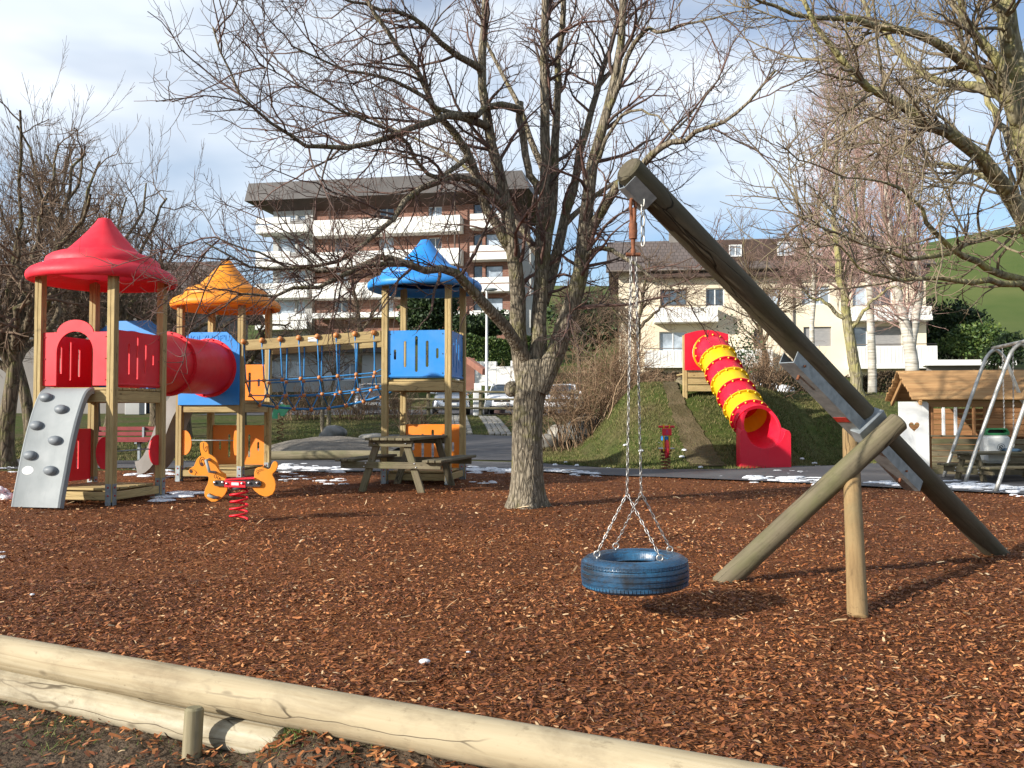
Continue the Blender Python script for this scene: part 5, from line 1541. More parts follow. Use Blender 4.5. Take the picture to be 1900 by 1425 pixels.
def cream_house():
    F = Facade(1140, 58.0, 1725, 55.5)
    t = thing('cream_house', 'long cream house with brown tiled roof and white balconies on the right', 'building', F.M @ V(F.L/2, 2.5, -5))
    L = F.L; base = 2.6
    eave = F.y(1430, 497); ridge = F.y(1430, 441) + 0.9
    x1 = F.x(1722)
    # openings (photo rows) and what fills them
    W = [(1226, 536, 1276, 566, 3, 'frame_dark', 'glass'), (1311, 534, 1346, 568, 2, 'frame_white', 'glass'), (1418, 533, 1452, 566, 2, 'frame_white', 'glass_pale'), (1490, 530, 1543, 565, 3, 'frame_white', 'glass_pale'), (1585, 530, 1612, 568, 1, 'frame_white', 'glass_pale'), (1616, 530, 1660, 566, 2, 'frame_white', 'glass'),
         (1224, 615, 1275, 652, 2, 'frame_white', 'glass_pale'), (1400, 612, 1418, 645, 1, 'frame_dark', 'glass'), (1583, 605, 1613, 652, 1, 'frame_white', 'glass')]
    S = [(1493, 606, 1545, 642), (1618, 605, 1676, 648)]
    rects = [F.rect(*w[:4]) for w in W] + [F.rect(*s_) for s_ in S]
    wall_with(F, t, (0.3, base, x1, eave), rects, MAT['cream'], 0.35, -0.5, 'front_wall')
    MB().box((0.35, base, -9.5), (x1-0.02, eave, -0.55)).obj('building_core', MAT['cream'], t, None, F.M)
    for w, r in zip(W, rects): window(F, t, r, -0.36, w[4], w[5], w[6], True)
    for r in rects[len(W):]:
        MB().box((r[0], r[1], -0.38), (r[2], r[3], -0.30)).obj('roller_shutter', MAT['shutter'], t, None, F.M)
    # roof: two slopes with overhang
    ov = 0.7
    v = [(-0.5, eave-0.05, ov), (L+0.3, eave-0.05, ov), (L+0.3, ridge, -5.0), (-0.5, ridge, -5.0), (-0.5, eave-0.05, -10.3), (L+0.3, eave-0.05, -10.3)]
    sl = V(0, ridge-eave+0.05, -5.0-ov); n = len(v)
    vv = v + [(a, b-0.18, c) for a, b, c in v]
    b = MB().add(vv, [(0, 1, 2, 3), (3, 2, 5, 4), (6+1, 6+0, 6+3, 6+2), (6+2, 6+3, 6+4, 6+5), (0, 6, 7, 1), (5, 11, 10, 4), (1, 7, 8, 2), (2, 8, 11, 5), (3, 9, 6, 0), (4, 10, 9, 3)])
    rf = b.obj('roof', MAT['roof_tile'], t, None, F.M)
    MB().tube([F.M @ V(-0.5, eave-0.12, ov+0.05), F.M @ V(L+0.3, eave-0.12, ov+0.05)], 0.08, 8).obj('gutter', MAT['frame_dark'], rf, 4)
    # brown mansard part with dormers
    xa, xb = F.x(1345), F.x(1560)
    def zslope(y): return ov + (y-(eave-0.05))/(ridge-eave+0.05)*(-5.0-ov)
    MB().box((xa, eave+0.35, -3.6), (xb, F.y(1450, 441), -0.45)).obj('dormer_front', MAT['soffit'], rf, None, F.M)
    for r in (F.rect(1447, 446, 1484, 472), F.rect(1507, 446, 1539, 472), F.rect(1356, 452, 1380, 474)):
        window(F, t, r, -0.44, 2, 'frame_white', 'glass_pale', False, 'dormer_window')
    MB().box((F.x(1195), eave-0.55, -0.12), (x1+0.05, eave-0.22, 0.55)).obj('eave_board', MAT['soffit'], t, None, F.M)
    # balconies
    def balc(px0, px1, pya, pyb):
        x0, y0, xx, y1 = F.rect(px0, pya, px1, pyb)
        o = MB().box((x0, y0+0.25, 0.85), (xx, y1, 0.92)).box((x0, y0+0.25, -0.1), (x0+0.06, y1, 0.85)).box((xx-0.06, y0+0.25, -0.1), (xx, y1, 0.85)).obj('balcony_front', MAT['balcony'], t, None, F.M)
        MB().box((x0-0.03, y0, -0.14), (xx+0.03, y0+0.245, 0.97)).obj('balcony_slab', MAT['balcony'], t, None, F.M)
        n = int((xx-x0)/0.22); b = MB()
        for i in range(n): b.box((x0+0.1+0.22*i, y0+0.30, 0.921), (x0+0.12+0.22*i, y1-0.05, 0.932))
        b.obj('balcony_ribs', MAT['pale_render'], o, None, F.M)['kind'] = 'stuff'
        MB().tube([F.M @ V(x0, y1+0.12, 0.88), F.M @ V(xx, y1+0.12, 0.88)], 0.03, 6).obj('hand_rail', MAT['frame_dark'], o, 4)
    balc(1196, 1430, 651, 683); balc(1576, 1731, 644, 685); balc(1578, 1722, 572, 597); balc(1215, 1330, 573, 600)
    MB().tube([F.M @ V(F.x(1474), base, -0.08), F.M @ V(F.x(1474), eave-0.3, -0.08)], 0.06, 8).obj('down_pipe', MAT['frame_dark'], t, 4)
    MB().box((0.5, base-1.6, -1.0), (x1-0.3, base-0.02, -0.8)).obj('plinth', MAT['grey_render'], t, None, F.M)
    MB().box((F.x(1250), ridge-1.0, -5.4), (F.x(1250)+0.9, ridge+1.1, -4.6)).obj('chimney', MAT['grey_render'], rf, None, F.M)
    # low wing with a flat roof to the right
    g = thing('flat_garage', 'low flat roofed garage right of the cream house', 'building', at(1790, 690, 54))
    G = Facade(1722, 54.5, 1870, 54.0)
    x0, y0, xx, y1 = G.rect(1722, 668, 1868, 700)
    MB().box((x0, y0-2.0, -6), (xx, y1-0.35, 0.0)).obj('wall', MAT['grey_render'], g, None, G.M)
    MB().box((x0-0.3, y1-0.345, -6.3), (xx+0.4, y1, 0.5)).obj('flat_roof', MAT['balcony'], g, None, G.M)
    MB().ball((G.x(1852), G.y(1852, 678), 0.75), 0.28, 10, 7, (1.3, 1, 0.8)).obj('globe_lamp', MAT['frame_white'], g, 4, G.M)
cream_house()

def left_house():
    F = Facade(-260, 46.0, 330, 43.5)
    t = thing('grey_house', 'dark grey house with blue door behind the trees on the left', 'building', F.M @ V(F.L/2, 1, -4))
    L = F.L; base = 0.4; top = F.y(100, 560)
    W = [(250-60, 600, 250-30, 640, 2, 'frame_white', 'glass'), (108, 588, 134, 622, 2, 'frame_white', 'glass'), (30, 600, 60, 640, 2, 'frame_white', 'glass'), (240, 690, 262, 722, 2, 'frame_white', 'glass'), (100, 690, 130, 725, 2, 'frame_white', 'glass')]
    door = (270, 739, 296, 788)
    rects = [F.rect(*w[:4]) for w in W] + [F.rect(*door)]
    wall_with(F, t, (0, base, L, top), rects, MAT['grey_render'], 0.3, -0.3, 'front_wall')
    for w, r in zip(W, rects): window(F, t, r, -0.22, *w[4:7])
    r = rects[-1]; bl = simple('door_blue', (0.05, 0.09, 0.15), (0.04, 0.07, 0.12), 3, 0.5)
    d = MB().box((r[0]+0.08, r[1], -0.2), (r[2]-0.08, r[3]-0.08, -0.14)).obj('door', bl, t, None, F.M)
    MB().ball((r[0]+0.2, (r[1]+r[3])/2, -0.10), 0.05, 8, 5).obj('handle', MAT['bolt'], d, 4, F.M)
    MB().prism([(r[0]-0.12, r[1]), (r[0]+0.06, r[1]), (r[0]+0.06, r[3]-0.06), (r[2]-0.06, r[3]-0.06), (r[2]-0.06, r[1]), (r[2]+0.2, r[1]), (r[2]+0.2, r[3]+0.1), (r[0]-0.12, r[3]+0.1)], (), 0.06).obj('door_frame', MAT['frame_white'], t, None, F.M @ Matrix.Translation(V(0, 0, 0.002)))
    MB().box((0.1, base, -8), (L-0.1, top, -0.32)).obj('building_core', MAT['grey_render'], t, None, F.M)
    v = [(-0.6, top-0.2, 0.8), (L+0.6, top-0.2, 0.8), (L+0.6, top+2.6, -4.2), (-0.6, top+2.6, -4.2), (-0.6, top-0.2, -9), (L+0.6, top-0.2, -9)]
    vv = v + [(a, b-0.2, c) for a, b, c in v]
    MB().add(vv, [(0, 1, 2, 3), (3, 2, 5, 4), (7, 6, 9, 8), (8, 9, 10, 11), (0, 6, 7, 1), (5, 11, 10, 4), (1, 7, 8, 2), (2, 8, 11, 5), (3, 9, 6, 0), (4, 10, 9, 3)]).obj('roof', MAT['roof_tile'], t, None, F.M)
    # bins by the house
    for i, (px, lab) in enumerate(((250, 'pale box with dark green lid by the grey house, left of the blue door'),)):
        c = at(px, 782, 41.5); c.z = float(hgt(c.x, c.y))
        o = thing('waste_container', lab, 'container', c)
        MB().box((-0.35, -0.3, 0.0), (0.35, 0.3, 0.95), 0.03).obj('box_body', MAT['pale_render'], o, None, Matrix.Translation(c)); MB().box((-0.4, -0.34, 0.955), (0.4, 0.34, 1.05), 0.02).obj('lid', simple('lid_green', (0.02, 0.12, 0.06)), o, None, Matrix.Translation(c))
left_house()

def low_hall():
    F = Facade(430, 52.0, 712, 52.0)
    t = thing('low_hall', 'low pale building with a glazed front behind the rope bridge', 'building', F.M @ V(F.L/2, 1, -3))
    r = F.rect(440, 655, 706, 735); base = 0.8
    W = [F.rect(503, 668, 530, 700), F.rect(533, 668, 560, 700), F.rect(600, 672, 628, 706), F.rect(634, 672, 662, 706), F.rect(455, 668, 484, 700)]
    wall_with(F, t, (r[0], base, r[2], r[3]), W, MAT['pale_render'], 0.3, -0.3, 'front_wall')
    for w in W: window(F, t, w, -0.22, 2, 'frame_white', 'glass_pale')
    MB().box((r[0]+0.1, base, -6), (r[2]-0.1, r[3], -0.32)).obj('building_core', MAT['pale_render'], t, None, F.M)
    MB().box((r[0]-0.4, r[3]+0.002, -6.4), (r[2]+0.4, r[3]+0.3, 0.6)).obj('flat_roof', MAT['roof_sheet'], t, None, F.M)
low_hall()
def garden_walls():
    F = Facade(845, 54.0, 1010, 53.0)
    o = thing('garden_wall', 'white stepped garden wall below the green hedge', 'wall', F.M @ V(3, 1.2, 0))
    z0 = 0.8
    for px0, px1, py, nm in ((845, 921, 671, 'wall_section'), (921.3, 947, 680, 'wall_section'), (947.3, 1010, 669, 'wall_section')):
        x0, _, x1, y1 = F.rect(px0, py, px1, 720)
        MB().box((x0, z0, -0.3), (x1, y1, 0.0), 0.02).obj(nm, MAT['balcony'], o, None, F.M)
    c = at(868, 668, 51.5); e = at(899, 690, 48.5)
    p = thing('terracotta_wall', 'brown sloping ramp wall in front of the white garden wall', 'wall', V(c.x, c.y, 1.0))
    m = simple('terracotta', (0.28, 0.12, 0.08), (0.2, 0.09, 0.06), 2, 0.8)
    beam('ramp_rail', c, e, 0.25, 0.35, m, p); beam('ramp_end', V(c.x, c.y, 0.9), V(c.x, c.y, c.z+0.1), 0.8, 0.5, m, p)
garden_walls()

def boulder(px, py, Y, w, h, mat, label, seed, name='boulder', group=None):
    c = at(px, py, Y); c.z = float(hgt(c.x, c.y)) - 0.06
    rr = random.Random(seed)
    bm = bmesh.new(); bmesh.ops.create_icosphere(bm, subdivisions=3, radius=1.0)
    ph = [rr.uniform(0, 6.28) for _ in range(6)]
    for v in bm.verts:
        d = v.co.normalized()
        f = 1 + 0.16*math.sin(2.3*d.x+ph[0])*math.cos(2.1*d.y+ph[1]) + 0.10*math.sin(4.3*d.z+ph[2]+2*d.x) + 0.06*math.sin(7*d.y+ph[3])*math.cos(6*d.x+ph[4]) + rr.uniform(-0.02, 0.02)
        v.co = V(d.x*f*w/2, d.y*f*w*0.4, d.z*f*h/2 + h*0.42)
    me = bpy.data.meshes.new(name); bm.to_mesh(me); bm.free(); me.materials.append(mat)
    me.shade_smooth(); me.set_sharp_from_angle(angle=0.6)
    return tag(put(bpy.data.objects.new(name, me), None, Matrix.Translation(c)), label, 'boulder', group or 'boulders on the lawns')
boulder(618, 802, 27.0, 0.80, 0.50, MAT['stone'], 'dark rounded boulder at the foot of the twin thin trunks', 1)
boulder(690, 806, 25.5, 0.9, 0.42, MAT['stone_pale'], 'mossy boulder behind the sand heap, left of the blue tower', 2)
boulder(782, 800, 27.5, 0.5, 0.30, MAT['stone_pale'], 'small pale boulder seen under the blue tower', 3)
boulder(1012, 796, 24.0, 0.75, 0.42, MAT['stone_pale'], 'pale boulder right of the big trunk, by the brown shrubs', 4)
boulder(1040, 790, 24.6, 0.8, 0.7, MAT['stone_pale'], 'taller grey boulder under the brown shrubs', 5)
boulder(1085, 792, 24.0, 1.0, 0.9, MAT['stone'], 'dark boulder half hidden in the brown shrubs', 6)
boulder(1652, 748, 20.5, 0.6, 0.5, MAT['stone'], 'dark boulder beside the playhouse roof', 8)
boulder(924, 716, 45.0, 0.95, 1.15, simple('brown_stone', (0.15, 0.09, 0.08), (0.08, 0.05, 0.045), 2.5, 0.8, 0.6, 8, 0.05), 'upright brown rock standing before the white garden wall', 7)

# ------------------------------------------------------------------ car park: fence, lamp, cars, paver strips
def rail_fence():
    c = at(900, 770, 38.3)
    t = thing('rail_fence', 'weathered post and rail fence in front of the parked cars', 'fence', V(c.x, c.y, 0.85))
    for px in (712, 795, 892, 985, 1062):
        p = at(px, 760, 38.3); z = float(hgt(p.x, p.y))
        pole('post', V(p.x, p.y, z-0.1), V(p.x, p.y, z+1.12), 0.09, 0.085, MAT['weathered'], t, k=10, n=3)
    for py in (727, 741, 757):
        a, b = at(705, py-1, 38.15), at(1075, py+1, 38.15)
        pole('rail', a, b, 0.045, 0.045, MAT['weathered'], t, k=8, n=6, wob=0.01, seed=py)
    q = at(884, 768, 38.9); q.z = float(hgt(q.x, q.y))
    o = thing('marker_post', 'white painted post between the two parked cars', 'post', q)
    MB().box((-0.14, -0.1, -0.1), (0.14, 0.1, 1.05), 0.03).obj('shaft', MAT['frame_white'], o, None, Matrix.Translation(q)); MB().box((-0.10, -0.03, 1.06), (0.22, 0.03, 1.42), 0.01).obj('number_board', MAT['white_paint'], o, None, Matrix.Translation(q))
rail_fence()
def lamp_post():
    c = at(903, 745, 44.0); c.z = float(hgt(c.x, c.y))
    t = thing('street_lamp', 'thin white street lamp pole behind the parked cars', 'street lamp', c)
    h = at(906, 540, 44.0).z
    pole('pole', V(c.x, c.y, c.z-0.1), V(c.x, c.y, h), 0.085, 0.05, MAT['frame_white'], t, k=12, n=4)
    MB().ball((c.x+0.2, c.y-0.2, h+0.05), 0.3, 10, 6, (1.2, 0.8, 0.28)).obj('lamp_head', MAT['galv'], t, 4)
lamp_post()

MAT['car_tyre'] = simple('car_tyre', (0.02, 0.02, 0.02), (0.03, 0.03, 0.03), 8, 0.8)
def car(label, px, Y, yaw, paint, s=1.0):
    c = at(px, 760, Y); c.z = float(hgt(c.x, c.y)) + 0.02
    t = thing('parked_car', label, 'car', c, 'cars parked behind the fence')
    M = Matrix.Translation(c) @ Matrix.Rotation(yaw, 4, 'Z') @ Matrix.Scale(s, 4)
    m = simple('car_paint_' + paint[0], paint[1], [x*0.93 for x in paint[1]], 1, 0.25, metal=paint[2], coat=0.6)
    def loft_body(secs, name, mat, parent, smooth=0.6):
        k = 20; vs, fs = [], []
        for (y, z0, z1, w, top) in secs:
            for j in range(k):
                a = 2*math.pi*(j+0.5)/k
                cx, cz = math.cos(a), math.sin(a)
                e = 0.42
                X = math.copysign(abs(cx)**e, cx); Z = math.copysign(abs(cz)**e, cz)
                ww = w*(top if Z > 0 else 1.0)*(1.0) if Z > 0 else w
                vs.append((X*ww, y, (z0+z1)/2 + Z*(z1-z0)/2))
        for i in range(len(secs)-1):
            for j in range(k): fs.append((i*k+j, (i+1)*k+j, (i+1)*k+(j+1) % k, i*k+(j+1) % k))
        fs.append(tuple(range(k))); fs.append(tuple((len(secs)-1)*k+j for j in range(k))[::-1])
        return MB().add(vs, fs).obj(name, mat, parent, smooth, M)
    body = loft_body([(-2.10, 0.26, 0.60, 0.66, 0.9), (-2.03, 0.20, 0.70, 0.78, 0.9), (-1.80, 0.19, 0.80, 0.83, 0.9), (-1.2, 0.19, 0.89, 0.85, 0.93), (-0.75, 0.19, 0.94, 0.85, 0.95), (0.3, 0.19, 0.96, 0.86, 0.95), (1.5, 0.19, 0.97, 0.85, 0.93), (1.95, 0.22, 0.90, 0.80, 0.92), (2.08, 0.3, 0.80, 0.72, 0.9)], 'body', m, t)
    loft_body([(-0.90, 0.90, 0.93, 0.74, 1.0), (-0.55, 0.90, 1.16, 0.74, 0.86), (-0.18, 0.90, 1.38, 0.74, 0.74), (0.4, 0.90, 1.42, 0.75, 0.74), (1.0, 0.9, 1.39, 0.74, 0.72), (1.75, 0.9, 0.95, 0.72, 0.9)], 'window_glass', MAT['glass'], t)
    b = MB()
    rs = [(-0.22, 1.375, 0.50), (0.0, 1.43, 0.53), (0.4, 1.455, 0.54), (0.9, 1.44, 0.53), (1.15, 1.40, 0.50)]
    vs = []; fs = []
    for y, z, w in rs: vs += [(-w-0.05, y, z-0.06), (-w*0.7, y, z), (w*0.7, y, z), (w+0.05, y, z-0.06)]
    for i in range(len(rs)-1):
        for j in range(3): fs.append((i*4+j, i*4+j+1, (i+1)*4+j+1, (i+1)*4+j))
    b.add(vs, fs)
    for sx in (-1, 1):
        b.tube([V(sx*0.70, -0.86, 0.93), V(sx*0.57, -0.2, 1.385)], 0.03, 6); b.tube([V(sx*0.57, 1.1, 1.40), V(sx*0.68, 1.75, 0.95)], 0.04, 6); b.tube([V(sx*0.585, -0.2, 1.38), V(sx*0.60, 0.4, 1.43), V(sx*0.57, 1.1, 1.39)], 0.035, 6)
    b.obj('roof_panel', m, t, 0.8, M)
    lg = simple('headlamp_glass', (0.75, 0.76, 0.78), (0.5, 0.5, 0.52), 9, 0.1, metal=0.3)
    for sx in (-1, 1):
        Mh = M @ Matrix.Translation(V(sx*0.565, -2.035, 0.605)) @ Matrix.Rotation(sx*R(16), 4, 'Z')
        MB().box((-0.16, -0.03, -0.07), (0.16, 0.05, 0.07), 0.02).obj('headlight', lg, t, None, Mh)
        mi = MB().box((sx*0.86-0.1, -0.62, 0.95), (sx*0.86+0.1, -0.50, 1.08), 0.03).obj('mirror', m, t, None, M)
    MB().box((-0.36, -2.125, 0.54), (0.36, -2.05, 0.645), 0.02).obj('grille', MAT['black_paint'], t, None, M)
    MB().box((-0.55, -2.118, 0.27), (0.55, -2.03, 0.37), 0.02).obj('air_intake', MAT['black_paint'], t, None, M)
    MB().box((-0.26, -2.135, 0.405), (0.26, -2.09, 0.505), 0.004).obj('number_plate', MAT['white_paint'], t, None, M)
    MB().tube([M @ V(-0.05, -2.13, 0.60), M @ V(0.05, -2.13, 0.60)], 0.025*s, 8).obj('badge', MAT['bolt'], t, 4)
    for sx in (-1, 1):
        for y in (-1.32, 1.28):
            Mw = M @ Matrix.Translation(V(sx*0.76, y, 0.30)) @ Matrix.Rotation(R(90)*sx, 4, 'Y')
            w = MB().lathe([(0.17, -0.09), (0.27, -0.10), (0.30, -0.07), (0.30, 0.07), (0.27, 0.10), (0.17, 0.09), (0.17, -0.09)], 24).obj('wheel', MAT['car_tyre'], t, 0.7, Mw)
            MB().lathe([(0.0, 0.05), (0.05, 0.07), (0.14, 0.06), (0.18, 0.085), (0.18, 0.06)], 20).obj('rim', MAT['bolt'], w, 0.7, Mw)
    return t
car('silver car parked behind the fence, seen below the blue tower', 838, 41.4, R(3), ('silver', (0.50, 0.53, 0.57), 0.6))
car('white car parked behind the fence, left of the big tree trunk', 938, 41.2, R(-4), ('white', (0.78, 0.79, 0.80), 0.0))
car('white car half hidden by the brown shrubs right of the trunk', 1045, 42.0, R(-10), ('white2', (0.74, 0.76, 0.78), 0.0))
car('grey silver car behind bare bushes under the rope bridge', 690, 42.0, R(8), ('grey', (0.40, 0.42, 0.44), 0.7))
car('white car standing behind the bank, right of the tube slide', 1395, 47.0, R(60), ('white3', (0.75, 0.76, 0.78), 0.0))

def pavers():
    mp = simple('concrete_paver', (0.36, 0.33, 0.28), (0.26, 0.24, 0.20), 4, 0.9, 0.4, 30)
    for (pa, pb, lab) in (((896, 773), (920, 804), 'strip of concrete grid pavers crossing the lawn left of the trunk'), ((843, 773), (848, 804), 'strip of concrete grid pavers on the lawn seen below the blue tower')):
        Y1, Y0 = 37.6, 28.3
        p1, p0 = at(pa[0]+8, 0, Y1), at(pb[0]+10, 0, Y0)
        o = bpy.data.objects.new('paver_path', None); put(o, None, Matrix.Translation(V(p0.x, p0.y, 0.4))); o['kind'] = 'structure'; o['label'] = lab
        me = None; n = 17
        for i in range(n):
            f = (i+0.5)/n; y = Y0+(Y1-Y0)*f; cx = p0.x+(p1.x-p0.x)*f
            for j in range(4):
                x = cx + (j-1.5)*0.185
                sl = float(hgt(x, y+0.1)-hgt(x, y-0.1))/0.2
                M = Matrix.Translation(V(x, y, float(hgt(x, y))+0.035)) @ Matrix.Rotation(math.atan(sl), 4, 'X')
                if me is None: me = MB().box((-0.075, -0.225, -0.06), (0.075, 0.225, 0.025), 0.01).obj('paver', mp, o, None, M).data
                else: put(bpy.data.objects.new('paver', me), o, M)
pavers()
# ------------------------------------------------------------------ trees and shrubs
def unit(a): return a / np.maximum(np.linalg.norm(a, axis=-1, keepdims=True), 1e-9)
class Branches:
    """Batches of tapered twigs; all of one batch have the same number of points."""
    def __init__(s): s.batches = []
    def add(s, P, Rd, k): s.batches.append((np.asarray(P, float), np.asarray(Rd, float), k))
    def count(s): return sum(2*k*(P.shape[1]-1)*P.shape[0] for P, _, k in s.batches)
    def build(s, name, mat, parent):
        V_, Q_, base = [], [], 0
        for P, Rd, k in s.batches:
            B, n, _ = P.shape
            T = np.empty_like(P)
            T[:, 1:-1] = P[:, 2:] - P[:, :-2]; T[:, 0] = P[:, 1]-P[:, 0]; T[:, -1] = P[:, -1]-P[:, -2]
            T = unit(T)
            mean = unit(P[:, -1]-P[:, 0])
            ref = np.where(np.abs(mean[:, 2:3]) < 0.8, np.array([[0, 0, 1.0]]), np.array([[1.0, 0, 0]]))
            U = unit(np.cross(np.repeat(ref[:, None], n, 1), T)); W_ = np.cross(T, U)
            a = np.arange(k)/k*2*np.pi
            ring = P[:, :, None] + Rd[:, :, None, None]*(U[:, :, None]*np.cos(a)[None, None, :, None] + W_[:, :, None]*np.sin(a)[None, None, :, None])
            V_.append(ring.reshape(-1, 3))
            b = np.arange(B)[:, None, None]*n*k; i = np.arange(n-1)[None, :, None]*k; j = np.arange(k)[None, None, :]; j2 = (j+1) % k
            q = np.stack([b+i+j, b+i+j2, b+i+k+j2, b+i+k+j], -1).reshape(-1, 4) + base
            Q_.append(q); base += B*n*k
        return np_mesh(name, np.concatenate(V_), np.concatenate(Q_), mat, parent, True)

def sprout(P, Rd, count, t0, t1, ang, lens, n, wig, trop, rfac, rend, end_bias=0.0, updir=None, rmax=None, rmin=0.0):
    """Children growing from parents P (B,m,3): returns (C,n,3) points and radii."""
    B, m, _ = P.shape
    L = np.linalg.norm(P[:, 1:]-P[:, :-1], axis=-1).sum(1)
    idx = rng.choice(B, count, p=L/L.sum())
    t = t0 + (t1-t0)*rng.random(count)**(1-end_bias)
    f = t*(m-1); i = np.minimum(f.astype(int), m-2); f = (f-i)[:, None]
    p0 = P[idx, i]*(1-f) + P[idx, i+1]*f
    tg = unit(P[idx, i+1]-P[idx, i])
    r0 = Rd[idx, i]*(1-f[:, 0]) + Rd[idx, i+1]*f[:, 0]
    rv = unit(rng.normal(size=(count, 3)))
    if updir is not None: rv = unit(rv + np.array(updir))
    perp = unit(rv - (rv*tg).sum(-1, keepdims=True)*tg)
    a = rng.uniform(ang[0], ang[1], count)[:, None]
    d = tg*np.cos(a) + perp*np.sin(a)
    ln = rng.uniform(lens[0], lens[1], count)*(1.05-0.5*t)
    C = np.empty((count, n, 3)); C[:, 0] = p0
    for s in range(1, n):
        d = unit(d + rng.normal(0, wig, (count, 3)) + np.array(trop)*(s/n)*1.0)
        C[:, s] = C[:, s-1] + d*(ln/(n-1))[:, None]
    rs = np.maximum(r0*rfac, rmin)
    if rmax: rs = np.minimum(rs, rmax)
    u = np.linspace(0, 1, n)[None]
    RR = rs[:, None]*(1-u) + np.minimum(rend, rs)[:, None]*u if hasattr(rend, '__len__') else rs[:, None]*(1-u) + np.minimum(rend, rs[:, None])*u
    return C, RR

def bark_mat(name, c1, c2, moss=None, scale=9, bs=0.9, bd=0.03, mossamt=(0.52, 0.68)):
    m, nt, b = new_mat(name)
    v = coords(nt, (1, 1, 0.22)); v1 = coords(nt)
    n1 = noise(nt, v, scale*2.2, 7, 0.65, 0.8)
    vo = nd(nt, 'ShaderNodeTexVoronoi', feature='DISTANCE_TO_EDGE'); vo.inputs['Scale'].default_value = scale*1.6
    nt.links.new(v, vo.inputs['Vector'])
    col = ramp(nt, n1, [(0.3, c2), (0.62, c1)])
    col = mixc(nt, ramp(nt, vo.outputs['Distance'], [(0.0, 0.75), (0.16, 0.0)]), col, [x*0.35 for x in c2])
    if moss:
        n2 = noise(nt, v1, 3.2, 8, 0.7)
        col = mixc(nt, ramp(nt, n2, [(mossamt[0], 0.0), (mossamt[1], 0.85)]), col, moss)
        n3 = noise(nt, v1, 22, 4, 0.6)
        col = mixc(nt, ramp(nt, n3, [(0.62, 0.0), (0.70, 0.7)]), col, [min(1, x*1.5+0.05) for x in c1])
    nt.links.new(col, b.inputs['Base Color']); b.inputs['Roughness'].default_value = 0.9; b.inputs['Specular IOR Level'].default_value = 0.15
    h = mixc(nt, 0.5, n1, ramp(nt, vo.outputs['Distance'], [(0.0, 0.0), (0.2, 1.0)]))
    bump(nt, b, h, bs, bd)
    return m
MAT['bark'] = bark_mat('linden_bark', (0.30, 0.255, 0.185), (0.135, 0.108, 0.074), (0.15, 0.14, 0.045), scale=16, bs=1.0, bd=0.02)
MAT['bark_lichen'] = bark_mat('lichen_bark', (0.33, 0.29, 0.19), (0.17, 0.14, 0.085), (0.32, 0.29, 0.11), scale=7, mossamt=(0.44, 0.60))
MAT['twig'] = simple('twig_bark', (0.135, 0.070, 0.052), (0.080, 0.055, 0.042), 3, 0.75, lo=0.4, hi=0.6)
MAT['twig_lichen'] = simple('twig_lichen', (0.24, 0.195, 0.115), (0.15, 0.11, 0.072), 2.2, 0.85, lo=0.4, hi=0.6)
MAT['twig_grey'] = simple('twig_grey', (0.19, 0.125, 0.078), (0.115, 0.075, 0.048), 3, 0.85, lo=0.4, hi=0.6)
MAT['bark_dark'] = bark_mat('dark_bark', (0.19, 0.15, 0.10), (0.09, 0.068, 0.045), (0.14, 0.14, 0.05), scale=7)
MAT['twig_birch'] = simple('twig_birch', (0.42, 0.27, 0.22), (0.29, 0.18, 0.15), 3, 0.8, lo=0.4, hi=0.6)
MAT['shrub_stem'] = island('shrub_stem', [(0.0, (0.10, 0.06, 0.036)), (0.6, (0.24, 0.15, 0.088)), (1.0, (0.42, 0.30, 0.19))], 0.85)
def birch_mat():
    m, nt, b = new_mat('birch_bark')
    n = noise(nt, coords(nt, (0.6, 0.6, 9)), 1.6, 6, 0.65); n2 = noise(nt, coords(nt), 1.1, 5)
    col = ramp(nt, n, [(0.32, (0.06, 0.05, 0.04)), (0.42, (0.34, 0.31, 0.25)), (0.58, (0.56, 0.52, 0.45))])
    col = mixc(nt, ramp(nt, n2, [(0.5, 0.0), (0.68, 0.7)]), col, (0.20, 0.17, 0.11))
    nt.links.new(col, b.inputs['Base Color']); b.inputs['Roughness'].default_value = 0.8
    MAT['birch'] = m
birch_mat()

def limb(pxs, r0, r1, n=16, jit=0.012):
    """Main limb through photo points (px, py, Y)."""
    P = catmull([at(*p) for p in pxs], n)
    P[1:-1] += rng.normal(0, jit, (n-2, 3))
    u = np.linspace(0, 1, n)
    return P, 0.90*(r1 + (r0-r1)*(1-u)**1.35)

